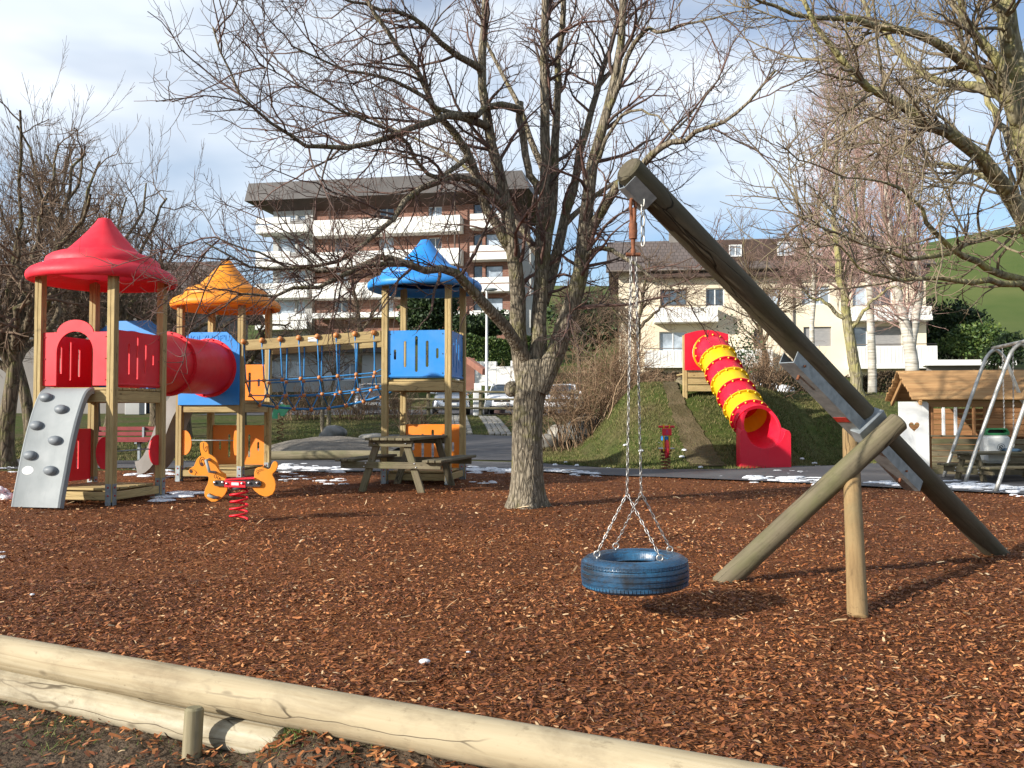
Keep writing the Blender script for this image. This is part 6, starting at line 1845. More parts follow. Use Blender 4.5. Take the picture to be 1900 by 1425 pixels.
# --- the big tree in the middle
def linden():
    base = gnd(979, 938)
    t = thing('linden_tree', 'big bare tree with mossy trunk rising from the bark in the middle', 'tree', base)
    Y = base.y
    # trunk: flared, slightly oval
    prof = [(977, 960, 0.31), (977, 940, 0.252), (977, 920, 0.212), (977, 890, 0.190), (977, 850, 0.182), (977, 800, 0.178), (979, 760, 0.180), (983, 725, 0.192), (986, 695, 0.19), (990, 668, 0.16)]
    n = len(prof); k = 150; vs = []; fs = []
    C = catmull([tuple(at(a, b, Y)) + (r,) for a, b, r in prof], 130)
    for i, (x, y, z, r) in enumerate(C):
        for j in range(k):
            a = 2*math.pi*j/k
            fl = 1 + 0.035*math.sin(5*a+0.6) + 0.03*math.sin(3*a+1+z) + (0.10*math.sin(4*a+0.8)+0.05*math.sin(7*a))*math.exp(-max(z, 0)*5) 
            w1 = a + 0.10*math.sin(3.1*z+2*a) + 0.05*math.sin(9*z+5*a)
            ridge = abs(math.sin(13*w1 + 1.1*math.sin(5.3*z+3*a)))**0.7*0.55 + abs(math.sin(22*w1 - 1.7*math.sin(7.9*z-2*a)))**0.8*0.35 + 0.22*math.sin(31*z+9*a+3*math.sin(4*a))*math.sin(17*a+3*z)
            fl += 0.050*(ridge-0.45)
            vs.append((x + r*fl*math.cos(a), y + r*fl*math.sin(a), z))
    m_ = len(C)
    for i in range(m_-1):
        for j in range(k): fs.append((i*k+j, i*k+(j+1) % k, (i+1)*k+(j+1) % k, (i+1)*k+j))
    tr = MB().add(vs, fs); tr.ball(tuple(at(948, 722, Y-0.05)), 0.075, 12, 8, (1.1, 1, 1.3))
    big, thin = [], []
    def L(pxs, r0, r1, k=14, n=18):
        P, Rd = limb(pxs, r0, r1, n); big.append((P[None], Rd[None], k)); return P, Rd
    A = L([(978, 740, Y), (963, 650, Y-0.02), (957, 540, Y-0.1), (942, 420, Y-0.2), (928, 330, Y-0.3), (905, 230, Y-0.4), (895, 120, Y-0.5), (905, -40, Y-0.5), (900, -260, Y-0.4)], 0.135, 0.04)
    A2 = L([(952, 470, Y-0.15), (905, 390, Y-0.35), (870, 290, Y-0.6), (815, 210, Y-0.9), (765, 120, Y-1.2), (690, 20, Y-1.5), (640, -120, Y-1.6)], 0.075, 0.02)
    B_ = L([(990, 720, Y), (1000, 600, Y), (1004, 480, Y+0.05), (1012, 330, Y+0.1), (1010, 180, Y+0.1), (1012, 20, Y+0.1), (1015, -200, Y)], 0.125, 0.045)
    B2 = L([(1003, 520, Y), (1025, 380, Y+0.15), (1031, 240, Y+0.25), (1038, 100, Y+0.35), (1045, -60, Y+0.4), (1040, -260, Y+0.4)], 0.085, 0.03)
    Cc = L([(1008, 560, Y+0.1), (1045, 420, Y+0.3), (1075, 290, Y+0.5), (1110, 160, Y+0.7), (1150, 30, Y+0.8), (1190, -120, Y+0.9)], 0.085, 0.025)
    D = L([(998, 725, Y-0.05), (1035, 640, Y-0.1), (1068, 550, Y-0.2), (1086, 440, Y-0.25), (1096, 330, Y-0.3), (1118, 230, Y-0.3), (1148, 100, Y-0.35), (1160, -60, Y-0.4), (1175, -240, Y-0.4)], 0.15, 0.035)
    E = L([(1090, 440, Y-0.25), (1128, 375, Y-0.45), (1185, 310, Y-0.7), (1240, 270, Y-0.9), (1300, 245, Y-1.1), (1370, 205, Y-1.3), (1440, 130, Y-1.5)], 0.075, 0.014)
    G = L([(1080, 490, Y-0.2), (1100, 465, Y-0.4), (1145, 465, Y-0.6), (1190, 500, Y-0.8), (1250, 540, Y-1.1), (1310, 580, Y-1.3)], 0.05, 0.008)
    H = L([(975, 665, Y-0.08), (930, 600, Y-0.4), (880, 545, Y-0.7), (840, 505, Y-0.9), (770, 495, Y-1.2), (690, 490, Y-1.5), (600, 525, Y-1.8), (510, 545, Y-2.1), (440, 545, Y-2.3)], 0.09, 0.012)
    H2 = L([(775, 497, Y-1.2), (715, 480, Y-1.35), (640, 500, Y-1.6), (560, 500, Y-1.8), (490, 475, Y-2.0), (400, 440, Y-2.2)], 0.042, 0.008)
    I = L([(948, 390, Y-0.2), (890, 345, Y-0.6), (830, 330, Y-0.9), (770, 360, Y-1.2), (715, 420, Y-1.5), (640, 480, Y-1.8), (560, 500, Y-2.0), (470, 495, Y-2.3), (380, 450, Y-2.5)], 0.06, 0.009)
    J = L([(968, 205, Y-0.2), (920, 195, Y-0.5), (870, 215, Y-0.8), (800, 190, Y-1.1), (720, 145, Y-1.4), (640, 130, Y-1.7), (540, 85, Y-2.0)], 0.055, 0.010)
    K = L([(965, 190, Y-0.1), (975, 300, Y-0.15), (1000, 360, Y-0.1)], 0.05, 0.05, n=8)
    K2 = L([(905, 235, Y-0.4), (850, 215, Y-0.9), (790, 225, Y-1.2), (715, 262, Y-1.6), (620, 275, Y-2.0), (550, 260, Y-2.3), (480, 210, Y-2.6), (430, 140, Y-2.8), (395, 50, Y-2.9)], 0.055, 0.008)
    M1 = L([(895, 130, Y-0.5), (830, 90, Y-0.8), (760, 30, Y-1.1), (660, 5, Y-1.5), (560, -30, Y-1.9)], 0.05, 0.010)
    N1 = L([(1120, 225, Y-0.3), (1180, 75, Y-0.6), (1240, 55, Y-0.9), (1300, 40, Y-1.2), (1380, 20, Y-1.5)], 0.04, 0.008)
    N2 = L([(1110, 160, Y+0.7), (1160, 90, Y+0.9), (1220, -30, Y+1.1)], 0.04, 0.012, n=10)
    O1 = L([(1098, 320, Y-0.3), (1150, 220, Y-0.6), (1210, 210, Y-1.0), (1260, 260, Y-1.3)], 0.03, 0.008, n=12)
    Q1 = L([(870, 290, Y-0.6), (800, 330, Y-1.0), (740, 250, Y-1.4), (650, 215, Y-1.8), (560, 160, Y-2.2), (480, 120, Y-2.5)], 0.035, 0.006)
    Q2 = L([(1012, 330, Y+0.1), (960, 190, Y+0.6), (900, 70, Y+1.0), (870, -80, Y+1.2)], 0.05, 0.014)
    Q3 = L([(1004, 480, Y+0.05), (930, 380, Y+0.8), (850, 300, Y+1.4), (760, 250, Y+1.9), (640, 200, Y+2.3)], 0.05, 0.010)
    Q4 = L([(1045, 420, Y+0.3), (1120, 350, Y+0.9), (1200, 300, Y+1.4), (1290, 200, Y+1.8), (1360, 120, Y+2.1)], 0.045, 0.009)
    for P, Rd, k in big:
        pass
    br = Branches()
    for P, Rd, k in big: br.add(P, Rd, k)
    # merge heavy limbs into the trunk part
    tr_o = tr.obj('trunk', MAT['bark'], t, 4)
    br.build('limbs', MAT['bark'], t)
    Ps = np.concatenate([P for P, _, _ in big if P.shape[1] == 18]); Rs = np.concatenate([r for P, r, _ in big if P.shape[1] == 18])
    tw = Branches()
    l2, r2 = sprout(Ps, Rs, 240, 0.18, 1.0, (0.5, 1.15), (0.7, 2.0), 9, 0.17, (0, 0, 0.06), 0.5, 0.004, 0.25, rmax=0.026, rmin=0.009)
    tw.add(l2, r2, 5)
    l3, r3 = sprout(l2, r2, 1650, 0.08, 1.0, (0.5, 1.2), (0.28, 0.85), 6, 0.18, (0, 0, 0.16), 0.6, 0.0022, 0.2, rmin=0.004, rmax=0.009)
    tw.add(l3, r3, 4)
    l4, r4 = sprout(l3, r3, 5000, 0.1, 1.0, (0.5, 1.15), (0.10, 0.36), 4, 0.20, (0, 0, 0.25), 0.7, 0.0015, 0.1, rmin=0.0023, rmax=0.0038)
    tw.add(l4, r4, 3)
    # young shoots straight off the limbs
    l5, r5 = sprout(Ps, Rs, 420, 0.2, 1.0, (0.7, 1.4), (0.3, 0.9), 6, 0.14, (0, 0, 0.18), 0.3, 0.002, 0.0, rmax=0.008, rmin=0.004)
    tw.add(l5, r5, 3)
    l6, r6 = sprout(l5, r5, 1500, 0.15, 1.0, (0.5, 1.1), (0.1, 0.3), 4, 0.18, (0, 0, 0.2), 0.7, 0.0018, 0.0, rmin=0.0028)
    tw.add(l6, r6, 3)
    low = np.stack([H[0], H2[0], I[0], K2[0], Q3[0]]); lowr = np.stack([H[1], H2[1], I[1], K2[1], Q3[1]])
    l7, r7 = sprout(low, lowr, 110, 0.2, 1.0, (0.5, 1.3), (0.5, 1.4), 7, 0.16, (-0.02, 0, 0.02), 0.4, 0.003, 0.0, rmax=0.010, rmin=0.0045)
    tw.add(l7, r7, 4)
    l8, r8 = sprout(l7, r7, 900, 0.1, 1.0, (0.5, 1.2), (0.15, 0.55), 5, 0.17, (0, 0, 0.14), 0.7, 0.0017, 0.0, rmin=0.0026)
    tw.add(l8, r8, 3)
    tw.build('crown', MAT['twig'], t)
linden()

# --- the lichen covered tree reaching in from the right
def right_tree():
    Y = 9.6
    base = V(6.35, 9.6, 0)
    t = thing('lichen_tree', 'bare tree with lichen covered limbs reaching in from the right', 'tree', base)
    big = []
    def L(pxs, r0, r1, k=12, n=18):
        P, Rd = limb(pxs, r0, r1, n, 0.018); big.append((P[None], Rd[None], k)); return P, Rd
    P = catmull([base - V(0, 0, 0.1), base + V(-0.05, 0, 0.8), at(1968, 600, Y), at(1940, 420, Y), at(1905, 260, Y), at(1888, 150, Y), at(1868, 30, Y), at(1862, -160, Y)], 24)
    u = np.linspace(0, 1, 24)
    tr = Branches(); tr.add(P[None], (0.25*(1-u)+0.07*u)[None], 24)
    tr.build('trunk', MAT['bark_lichen'], t)
    L([(1935, 480, Y), (1890, 385, Y-0.2), (1850, 330, Y-0.4), (1800, 270, Y-0.6), (1740, 235, Y-0.8), (1660, 190, Y-1.0), (1600, 150, Y-1.1), (1550, 95, Y-1.2), (1510, 40, Y-1.3), (1480, -60, Y-1.3)], 0.115, 0.02)
    L([(1905, 250, Y), (1870, 190, Y-0.1), (1820, 130, Y-0.2), (1750, 85, Y-0.4), (1680, 60, Y-0.6), (1600, 45, Y-0.8), (1520, 30, Y-1.0), (1440, 15, Y-1.2), (1380, -15, Y-1.4)], 0.09, 0.014)
    L([(1890, 180, Y), (1800, 160, Y+0.3), (1720, 140, Y+0.5), (1640, 60, Y+0.8), (1600, 0, Y+1.0), (1580, -80, Y+1.1)], 0.07, 0.02)
    L([(1900, 240, Y), (1850, 120, Y-0.3), (1800, 40, Y-0.5), (1740, -60, Y-0.7)], 0.09, 0.03)
    L([(1888, 160, Y), (1870, 60, Y-0.2), (1835, -40, Y-0.4)], 0.08, 0.04)
    L([(1935, 440, Y), (1880, 430, Y-0.3), (1820, 440, Y-0.6), (1760, 470, Y-0.9), (1690, 480, Y-1.2), (1620, 460, Y-1.4), (1550, 430, Y-1.6), (1480, 400, Y-1.8)], 0.055, 0.008)
    L([(1955, 540, Y), (1900, 525, Y-0.2), (1840, 500, Y-0.5), (1780, 470, Y-0.8), (1730, 420, Y-1.1), (1690, 360, Y-1.3), (1640, 340, Y-1.5), (1560, 330, Y-1.7)], 0.06, 0.008)
    L([(1960, 560, Y), (1880, 530, Y-0.6), (1780, 520, Y-1.0), (1680, 520, Y-1.3), (1600, 500, Y-1.6), (1540, 440, Y-1.8)], 0.05, 0.007)
    L([(1915, 330, Y), (1870, 260, Y+0.6), (1830, 180, Y+1.0), (1790, 90, Y+1.3), (1770, -20, Y+1.5)], 0.07, 0.02)
    L([(1935, 430, Y), (1860, 350, Y+0.8), (1780, 310, Y+1.4), (1690, 290, Y+1.9), (1600, 250, Y+2.3)], 0.06, 0.01)
    br = Branches()
    for P_, Rd, k in big: br.add(P_, Rd, k)
    br.build('limbs', MAT['bark_lichen'], t)
    Ps = np.concatenate([b[0] for b in big]); Rs = np.concatenate([b[1] for b in big])
    tw = Branches()
    l2, r2 = sprout(Ps, Rs, 150, 0.12, 1.0, (0.5, 1.2), (0.7, 1.9), 9, 0.16, (-0.02, 0, 0.10), 0.45, 0.005, 0.2, rmax=0.022, rmin=0.009)
    kz = l2[:, :, 2].min(1) > 1.95; l2, r2 = l2[kz], r2[kz]
    tw.add(l2, r2, 5)
    l3, r3 = sprout(l2, r2, 1100, 0.08, 1.0, (0.5, 1.2), (0.3, 0.9), 6, 0.16, (0, 0, 0.22), 0.6, 0.003, 0.2, rmin=0.005, rmax=0.010)
    kz = l3[:, :, 2].min(1) > 1.95; l3, r3 = l3[kz], r3[kz]
    tw.add(l3, r3, 4)
    l4, r4 = sprout(l3, r3, 3600, 0.1, 1.0, (0.4, 1.1), (0.12, 0.4), 4, 0.16, (0, 0, 0.3), 0.7, 0.002, 0.1, rmin=0.003, rmax=0.005)
    kz = l4[:, :, 2].min(1) > 1.95; l4, r4 = l4[kz], r4[kz]
    tw.add(l4, r4, 3)
    tw.build('crown', MAT['twig_lichen'], t)
right_tree()

# --- old fruit trees with upright shoots on the left
def pollard(px, py, Y, h_fork, h_crown, spread, shoots, label, lean=0.0, r0=0.17, mat=('bark_dark', 'twig_grey'), shoot_len=(1.2, 3.0), n1=10, dens=1.0):
    base = at(px, py, Y); base.z = float(hgt(base.x, base.y)) - 0.05
    t = thing('fruit_tree', label, 'tree', base, 'old fruit trees on the left')
    b = np.array(base)
    n = 12; u = np.linspace(0, 1, n)
    tp = np.stack([b[0] + lean*u + 0.06*np.sin(u*5+px), b[1] + 0.05*np.cos(u*4), b[2] + (h_fork+0.3)*u], -1)
    tr = Branches(); tr.add(tp[None], (r0*(1.25-0.45*u) + 0.10*np.exp(-u*14))[None], 14)
    P1 = []; R1 = []
    for i in range(n1):
        a = 2*math.pi*(i+random.random()*0.7)/n1
        s0 = tp[-1] - np.array([0, 0, random.uniform(0, h_fork*0.35)])
        d = np.array([math.cos(a)*spread*random.uniform(0.6, 1.1), math.sin(a)*spread*random.uniform(0.6, 1.1), (h_crown-h_fork)*random.uniform(0.45, 1.0)])
        m = 12; uu = np.linspace(0, 1, m)[:, None]
        p = s0 + d*uu*np.array([1, 1, 0.9]) + np.cumsum(rng.normal(0, 0.09, (m, 3)), 0)*np.minimum(uu*3, 1)
        P1.append(p); R1.append(r0*0.6*(1-uu[:, 0]) + 0.025*uu[:, 0])
    P1, R1 = np.array(P1), np.array(R1)
    tr.add(P1, R1, 8)
    tr.build('trunk', MAT[mat[0]], t)
    tw = Branches()
    l2, r2 = sprout(P1, R1, int(70*dens), 0.15, 1.0, (0.6, 1.4), (0.6, 1.7), 8, 0.24, (0, 0, 0.05), 0.55, 0.012, 0.2, rmin=0.018, rmax=0.045)
    tw.add(l2, r2, 6)
    l2b, r2b = sprout(l2, r2, int(330*dens), 0.1, 1.0, (0.5, 1.3), (0.3, 1.0), 6, 0.26, (0, 0, 0.08), 0.6, 0.006, 0.1, rmin=0.009, rmax=0.018)
    tw.add(l2b, r2b, 4)
    l3, r3 = sprout(np.concatenate([l2]), np.concatenate([r2]), int(shoots*dens), 0.2, 1.0, (0.2, 0.9), shoot_len, 7, 0.05, (0, 0, 0.30), 0.5, 0.004, 0.3, updir=(0, 0, 1.2), rmin=0.007, rmax=0.012)
    tw.add(l3, r3, 3)
    l4, r4 = sprout(l2b, r2b, int(1500*dens), 0.1, 1.0, (0.3, 1.2), (0.2, 0.8), 4, 0.14, (0, 0, 0.2), 0.6, 0.003, 0.0, rmin=0.005, rmax=0.008)
    tw.add(l4, r4, 3)
    l5, r5 = sprout(l3, r3, int(1000*dens), 0.1, 0.9, (0.2, 0.7), (0.15, 0.5), 3, 0.1, (0, 0, 0.2), 0.6, 0.003, 0.0, rmin=0.004, rmax=0.006)
    tw.add(l5, r5, 3)
    tw.build('crown', MAT[mat[1]], t)
pollard(10, 864, 17.9, 2.4, 7.6, 2.0, 90, 'dark fruit tree with upright shoots at the left edge', 0.15, 0.14, shoot_len=(1.5, 3.8))
pollard(62, 850, 21.0, 2.6, 8.8, 2.2, 100, 'fruit tree with slanting trunk seen just left of the climbing ramp', -0.5, 0.125, shoot_len=(1.5, 3.8))
pollard(172, 846, 23.5, 2.8, 8.8, 2.5, 100, 'fruit tree standing right behind the red tower', 0.2, 0.13, shoot_len=(1.5, 3.8))
pollard(205, 800, 30.0, 2.8, 7.4, 2.8, 80, 'farther fruit tree right of the red tower roof', 0.3, 0.14, shoot_len=(1.0, 2.6), dens=0.8)
pollard(340, 812, 27.0, 2.4, 6.2, 2.4, 80, 'fruit tree between the red and the orange tower', 0.0, 0.13, shoot_len=(1.0, 2.6), dens=0.9)
pollard(450, 800, 30.0, 2.0, 4.2, 1.8, 40, 'low fruit tree behind the orange tower', 0.1, 0.13, shoot_len=(0.8, 1.8), dens=0.5)
pollard(118, 838, 26.0, 2.8, 9.0, 2.4, 90, 'fruit tree seen between the left posts of the red tower', 0.1, 0.13, shoot_len=(1.5, 3.8))
pollard(285, 812, 32.0, 2.6, 7.6, 2.6, 90, 'farther fruit tree over the crawl tunnel', 0.1, 0.14, shoot_len=(1.3, 3.2))
pollard(-70, 850, 22.0, 2.6, 6.4, 2.4, 70, 'fruit tree mostly beyond the left edge', 0.1, 0.14, shoot_len=(1.5, 3.8))

# --- bare trees and shrubs farther back
def bare_tree(name, label, stems, bark, twig, n2, n3, n4, l2r, l3r, l4r, trop2, trop3, group=None, ang=(0.3, 0.8), rm=(0.02, 0.010, 0.006), t0=0.25, jit=0.025):
    base = at(*stems[0][0][0]); base.z = float(hgt(base.x, base.y))
    t = thing(name, label, 'tree', base, group)
    PP, RR = [], []
    for i, (pts, r0, r1) in enumerate(stems):
        w = [at(*q) for q in pts]
        if i == 0: w[0].z = base.z - 0.1
        P = catmull(w, 16); P[1:-1] += rng.normal(0, jit, (14, 3))
        u = np.linspace(0, 1, 16)
        PP.append(P); RR.append(r0*(1-u)+r1*u)
    PP, RR = np.array(PP), np.array(RR)
    br = Branches(); br.add(PP, RR, 12); br.build('trunk', MAT[bark], t)
    tw = Branches()
    l2, r2 = sprout(PP, RR, n2, t0, 1.0, ang, l2r, 8, 0.10, trop2, 0.45, 0.006, 0.0, rmin=rm[0]*0.5, rmax=rm[0]*1.4)
    tw.add(l2, r2, 4)
    l3, r3 = sprout(l2, r2, n3, 0.1, 1.0, (0.3, 1.0), l3r, 6, 0.12, trop3, 0.6, 0.004, 0.0, rmin=rm[1]*0.6, rmax=rm[1])
    tw.add(l3, r3, 3)
    if n4:
        l4, r4 = sprout(l3, r3, n4, 0.1, 1.0, (0.3, 1.0), l4r, 4, 0.12, trop3, 0.7, 0.003, 0.0, rmin=rm[2]*0.6, rmax=rm[2])
        tw.add(l4, r4, 3)
    tw.build('crown', MAT[twig], t)
    return t
BG = 'birches beyond the bank'
bare_tree('birch_tree', 'white forked birch behind the playhouse roof', [
    ([(1694, 730, 33), (1692, 660, 33), (1676, 590, 33), (1660, 500, 33.2), (1648, 400, 33.4), (1638, 280, 33.6), (1625, 160, 33.8)], 0.27, 0.03),
    ([(1690, 640, 33), (1700, 580, 33), (1706, 520, 32.8), (1690, 420, 32.6), (1690, 300, 32.4), (1700, 190, 32.2)], 0.19, 0.03)], 'birch', 'twig_birch', 120, 1300, 3600, (1.6, 4.2), (0.6, 1.6), (0.3, 0.8), (0, 0, 0.10), (0, 0, -0.10), BG, (0.35, 0.9), (0.03, 0.013, 0.009), 0.25)
bare_tree('birch_tree', 'tall slender birch rising over the middle of the cream house', [
    ([(1618, 720, 40), (1616, 600, 40), (1606, 450, 40), (1590, 300, 40), (1575, 160, 40), (1552, 40, 40)], 0.20, 0.03),
    ([(1608, 470, 40), (1572, 360, 40.4), (1562, 240, 40.6), (1560, 100, 40.8)], 0.11, 0.02)], 'birch', 'twig_birch', 120, 1300, 3600, (1.6, 4.0), (0.6, 1.6), (0.3, 0.9), (0, 0, 0.10), (0, 0, -0.08), BG, (0.35, 0.9), (0.03, 0.014, 0.010), 0.3)
bare_tree('birch_tree', 'thin birch left of the others above the cream roof', [
    ([(1505, 720, 42), (1508, 600, 42), (1512, 480, 42), (1520, 360, 42), (1530, 250, 42), (1545, 130, 42)], 0.14, 0.02)], 'birch', 'twig_birch', 80, 800, 2300, (1.2, 3.2), (0.5, 1.4), (0.3, 0.8), (0, 0, 0.10), (0, 0, -0.08), BG, (0.35, 0.9), (0.026, 0.014, 0.010), 0.25)
bare_tree('mossy_tree', 'mossy grey forked tree on the bank between slide and playhouse', [
    ([(1596, 765, 24), (1588, 700, 24), (1578, 630, 24), (1568, 560, 24), (1556, 500, 24), (1548, 420, 24.1), (1552, 320, 24.2), (1550, 220, 24.3)], 0.185, 0.02),
    ([(1575, 615, 24), (1610, 570, 23.7), (1640, 540, 23.4), (1680, 530, 23.0)], 0.06, 0.015),
    ([(1566, 590, 24), (1530, 560, 24), (1490, 540, 24), (1450, 500, 24)], 0.06, 0.015),
    ([(1560, 530, 24), (1575, 470, 24.2), (1590, 400, 24.4), (1585, 300, 24.6)], 0.08, 0.015)], 'bark_lichen', 'twig_birch', 60, 450, 1200, (0.8, 2.2), (0.4, 1.0), (0.2, 0.5), (0, 0, 0.06), (0, 0, 0.04), None, (0.5, 1.1), (0.024, 0.010, 0.006), 0.3)
bare_tree('small_tree', 'small bare tree behind the tube slide and the leaning beam', [
    ([(1425, 735, 27), (1420, 680, 27), (1412, 620, 27), (1400, 560, 27), (1385, 500, 27), (1380, 440, 27)], 0.10, 0.02),
    ([(1415, 640, 27), (1440, 580, 27), (1455, 520, 27), (1480, 460, 27)], 0.06, 0.015)], 'bark_dark', 'twig_grey', 70, 600, 1800, (0.7, 1.8), (0.3, 0.9), (0.2, 0.5), (0, 0, 0.06), (0, 0, 0.05), None, (0.4, 1.1), (0.02, 0.010, 0.006), 0.3)
bare_tree('small_tree', 'spreading bare tree in front of the left end of the cream house', [
    ([(1180, 730, 33), (1182, 660, 33), (1186, 600, 33), (1195, 540, 33), (1205, 480, 33)], 0.13, 0.03),
    ([(1184, 640, 33), (1150, 590, 33), (1120, 550, 33)], 0.07, 0.015), ([(1186, 610, 33), (1230, 570, 33), (1280, 540, 33)], 0.07, 0.015)], 'bark_dark', 'twig_grey', 50, 380, 1000, (0.9, 2.2), (0.4, 1.0), (0.2, 0.6), (0, 0, 0.05), (0, 0, 0.05), None, (0.5, 1.2), (0.024, 0.012, 0.008), 0.3)
bare_tree('twin_tree', 'thin twin trunked tree behind the dark boulder', [
    ([(602, 790, 28.2), (598, 740, 28.2), (594, 690, 28.2), (588, 640, 28.2), (570, 590, 28.2)], 0.075, 0.02),
    ([(609, 790, 28.2), (614, 740, 28.2), (620, 690, 28.2), (634, 650, 28.2), (650, 600, 28.2)], 0.07, 0.02)], 'bark', 'twig_grey', 44, 300, 900, (0.6, 1.6), (0.3, 0.8), (0.2, 0.5), (0, 0, 0.06), (0, 0, 0.05), None, (0.4, 1.1), (0.02, 0.010, 0.006), 0.4)
bare_tree('slope_tree', 'bare tree on the slope below the apartment block', [
    ([(665, 700, 50), (668, 640, 50), (664, 580, 50), (655, 520, 50), (650, 460, 50)], 0.16, 0.04), ([(667, 620, 50), (700, 570, 50), (730, 530, 50)], 0.08, 0.02)], 'bark_dark', 'twig_grey', 60, 400, 1000, (1.2, 3.2), (0.5, 1.4), (0.3, 0.8), (0, 0, 0.08), (0, 0, 0.05), 'bare trees on the far slope', (0.4, 1.0), (0.03, 0.018, 0.012), 0.25)
bare_tree('slope_tree', 'bare tree between the big trunk and the cream house', [
    ([(1075, 700, 46), (1072, 650, 46), (1066, 600, 46), (1058, 550, 46)], 0.12, 0.03), ([(1070, 640, 46), (1100, 600, 46), (1125, 570, 46)], 0.06, 0.02)], 'bark_dark', 'twig_grey', 70, 500, 1400, (1.0, 2.4), (0.5, 1.2), (0.3, 0.7), (0, 0, 0.08), (0, 0, 0.05), 'bare trees on the far slope', (0.4, 1.0), (0.03, 0.018, 0.012), 0.25)

def shrub(name, label, px, py, Y, w, h, n, twigs, mat, splay=0.35, r=0.014, group='bare shrubs'):
    c = at(px, py, Y); c.z = float(hgt(c.x, c.y)) - 0.03
    t = thing(name, label, 'shrub', c, group)
    m = 8
    st = np.stack([rng.normal(c.x, w*0.24, n), rng.normal(c.y, w*0.2, n), np.full(n, 0.0)], -1)
    st[:, 2] = hgt(st[:, 0], st[:, 1]) - 0.03
    out = np.stack([(st[:, 0]-c.x)/w, (st[:, 1]-c.y)/w, np.zeros(n)], -1)
    d = unit(np.stack([rng.normal(0, splay*0.4, n), rng.normal(0, splay*0.4, n), np.ones(n)], -1) + out*splay*1.6)
    P = np.empty((n, m, 3)); P[:, 0] = st; L = h*rng.uniform(0.55, 1.1, n)
    for s in range(1, m):
        d = unit(d + rng.normal(0, 0.15, (n, 3)) + out*0.05)
        P[:, s] = P[:, s-1] + d*(L/(m-1))[:, None]
    u = np.linspace(0, 1, m)[None]
    Rd = (r*rng.uniform(0.6, 1.3, n))[:, None]*(1-u) + 0.004*u
    b = Branches(); b.add(P, Rd, 4); b.build('stems', MAT[mat], t)['kind'] = 'stuff'
    tw = Branches()
    l2, r2 = sprout(P, Rd, twigs, 0.3, 1.0, (0.4, 1.3), (h*0.12, h*0.42), 5, 0.20, (0, 0, 0.05), 0.6, 0.003, 0.0, rmin=0.005, rmax=0.009)
    tw.add(l2, r2, 3)
    l3, r3 = sprout(l2, r2, int(twigs*1.6), 0.1, 1.0, (0.4, 1.3), (h*0.05, h*0.18), 4, 0.2, (0, 0, 0.03), 0.7, 0.003, 0.0, rmin=0.004, rmax=0.007)
    tw.add(l3, r3, 3)
    tw.build('twigs', MAT[mat], t)['kind'] = 'stuff'
shrub('brown_shrub', 'large brown leafless shrub right of the big trunk', 1078, 795, 23.2, 2.1, 2.5, 85, 1300, 'shrub_stem', 0.5)
shrub('brown_shrub', 'tall straight stemmed brown shrub behind the swing chains', 1132, 778, 24.0, 1.2, 2.3, 60, 600, 'shrub_stem', 0.35)
shrub('brown_shrub', 'upright brown shrub on the bank right of the tube slide', 1428, 733, 24.5, 0.8, 1.7, 60, 400, 'shrub_stem', 0.4)
shrub('brown_shrub', 'dark tangled shrub behind the lower part of the tube slide', 1402, 745, 23.4, 1.0, 0.9, 60, 600, 'shrub_stem', 0.7)
shrub('brown_shrub', 'thin grey shrub seen under the blue tower', 768, 795, 28.0, 0.8, 1.1, 34, 160, 'shrub_stem', 0.4)
shrub('brown_shrub', 'low bare bush behind the rope bridge, left half', 560, 775, 35.0, 2.2, 1.5, 70, 600, 'shrub_stem', 0.6)
shrub('brown_shrub', 'low bare bush behind the rope bridge, right half', 655, 775, 35.0, 2.2, 1.5, 70, 600, 'shrub_stem', 0.6)
shrub('brown_shrub', 'bush of whippy stems by the fence, left of the blue tower', 735, 775, 36.0, 1.6, 1.4, 50, 400, 'shrub_stem', 0.6)
shrub('brown_shrub', 'low brown bush at the left of the small birch hedge', 1250, 735, 27.0, 1.6, 0.8, 60, 500, 'shrub_stem', 0.7)

def leaves(C, S, n, size, shell=0.5):
    """Leaf quads spread through ellipsoids C (K,3) with radii S (K,3)."""
    C, S = np.asarray(C, float), np.asarray(S, float)
    vol = S.prod(1); k = rng.choice(len(C), n, p=vol/vol.sum())
    d = unit(rng.normal(size=(n, 3))); rr = rng.uniform(shell, 1.0, n)**0.6
    p = C[k] + d*S[k]*rr[:, None]*(1+rng.normal(0, 0.08, n))[:, None]
    a = unit(rng.normal(size=(n, 3)) + d*0.6); b = unit(np.cross(a, rng.normal(size=(n, 3))))
    s = size*rng.uniform(0.6, 1.3, n)[:, None]
    v = np.stack([p, p + a*s*0.5 + b*s*0.28, p + a*s, p + a*s*0.5 - b*s*0.28], 1).reshape(-1, 3)
    return v, np.arange(n*4).reshape(-1, 4)
MAT['leaf_hedge'] = island('hedge_leaf', [(0.0, (0.02, 0.045, 0.010)), (0.5, (0.055, 0.10, 0.018)), (1.0, (0.13, 0.17, 0.035))], 0.6, spec=0.4)
MAT['leaf_dark'] = island('dark_leaf', [(0.0, (0.010, 0.022, 0.008)), (0.6, (0.025, 0.048, 0.014)), (1.0, (0.06, 0.09, 0.025))], 0.6, spec=0.3)
MAT['leaf_brown'] = island('brown_leaf', [(0.0, (0.03, 0.02, 0.012)), (0.6, (0.07, 0.05, 0.03)), (1.0, (0.12, 0.09, 0.05))], 0.7)
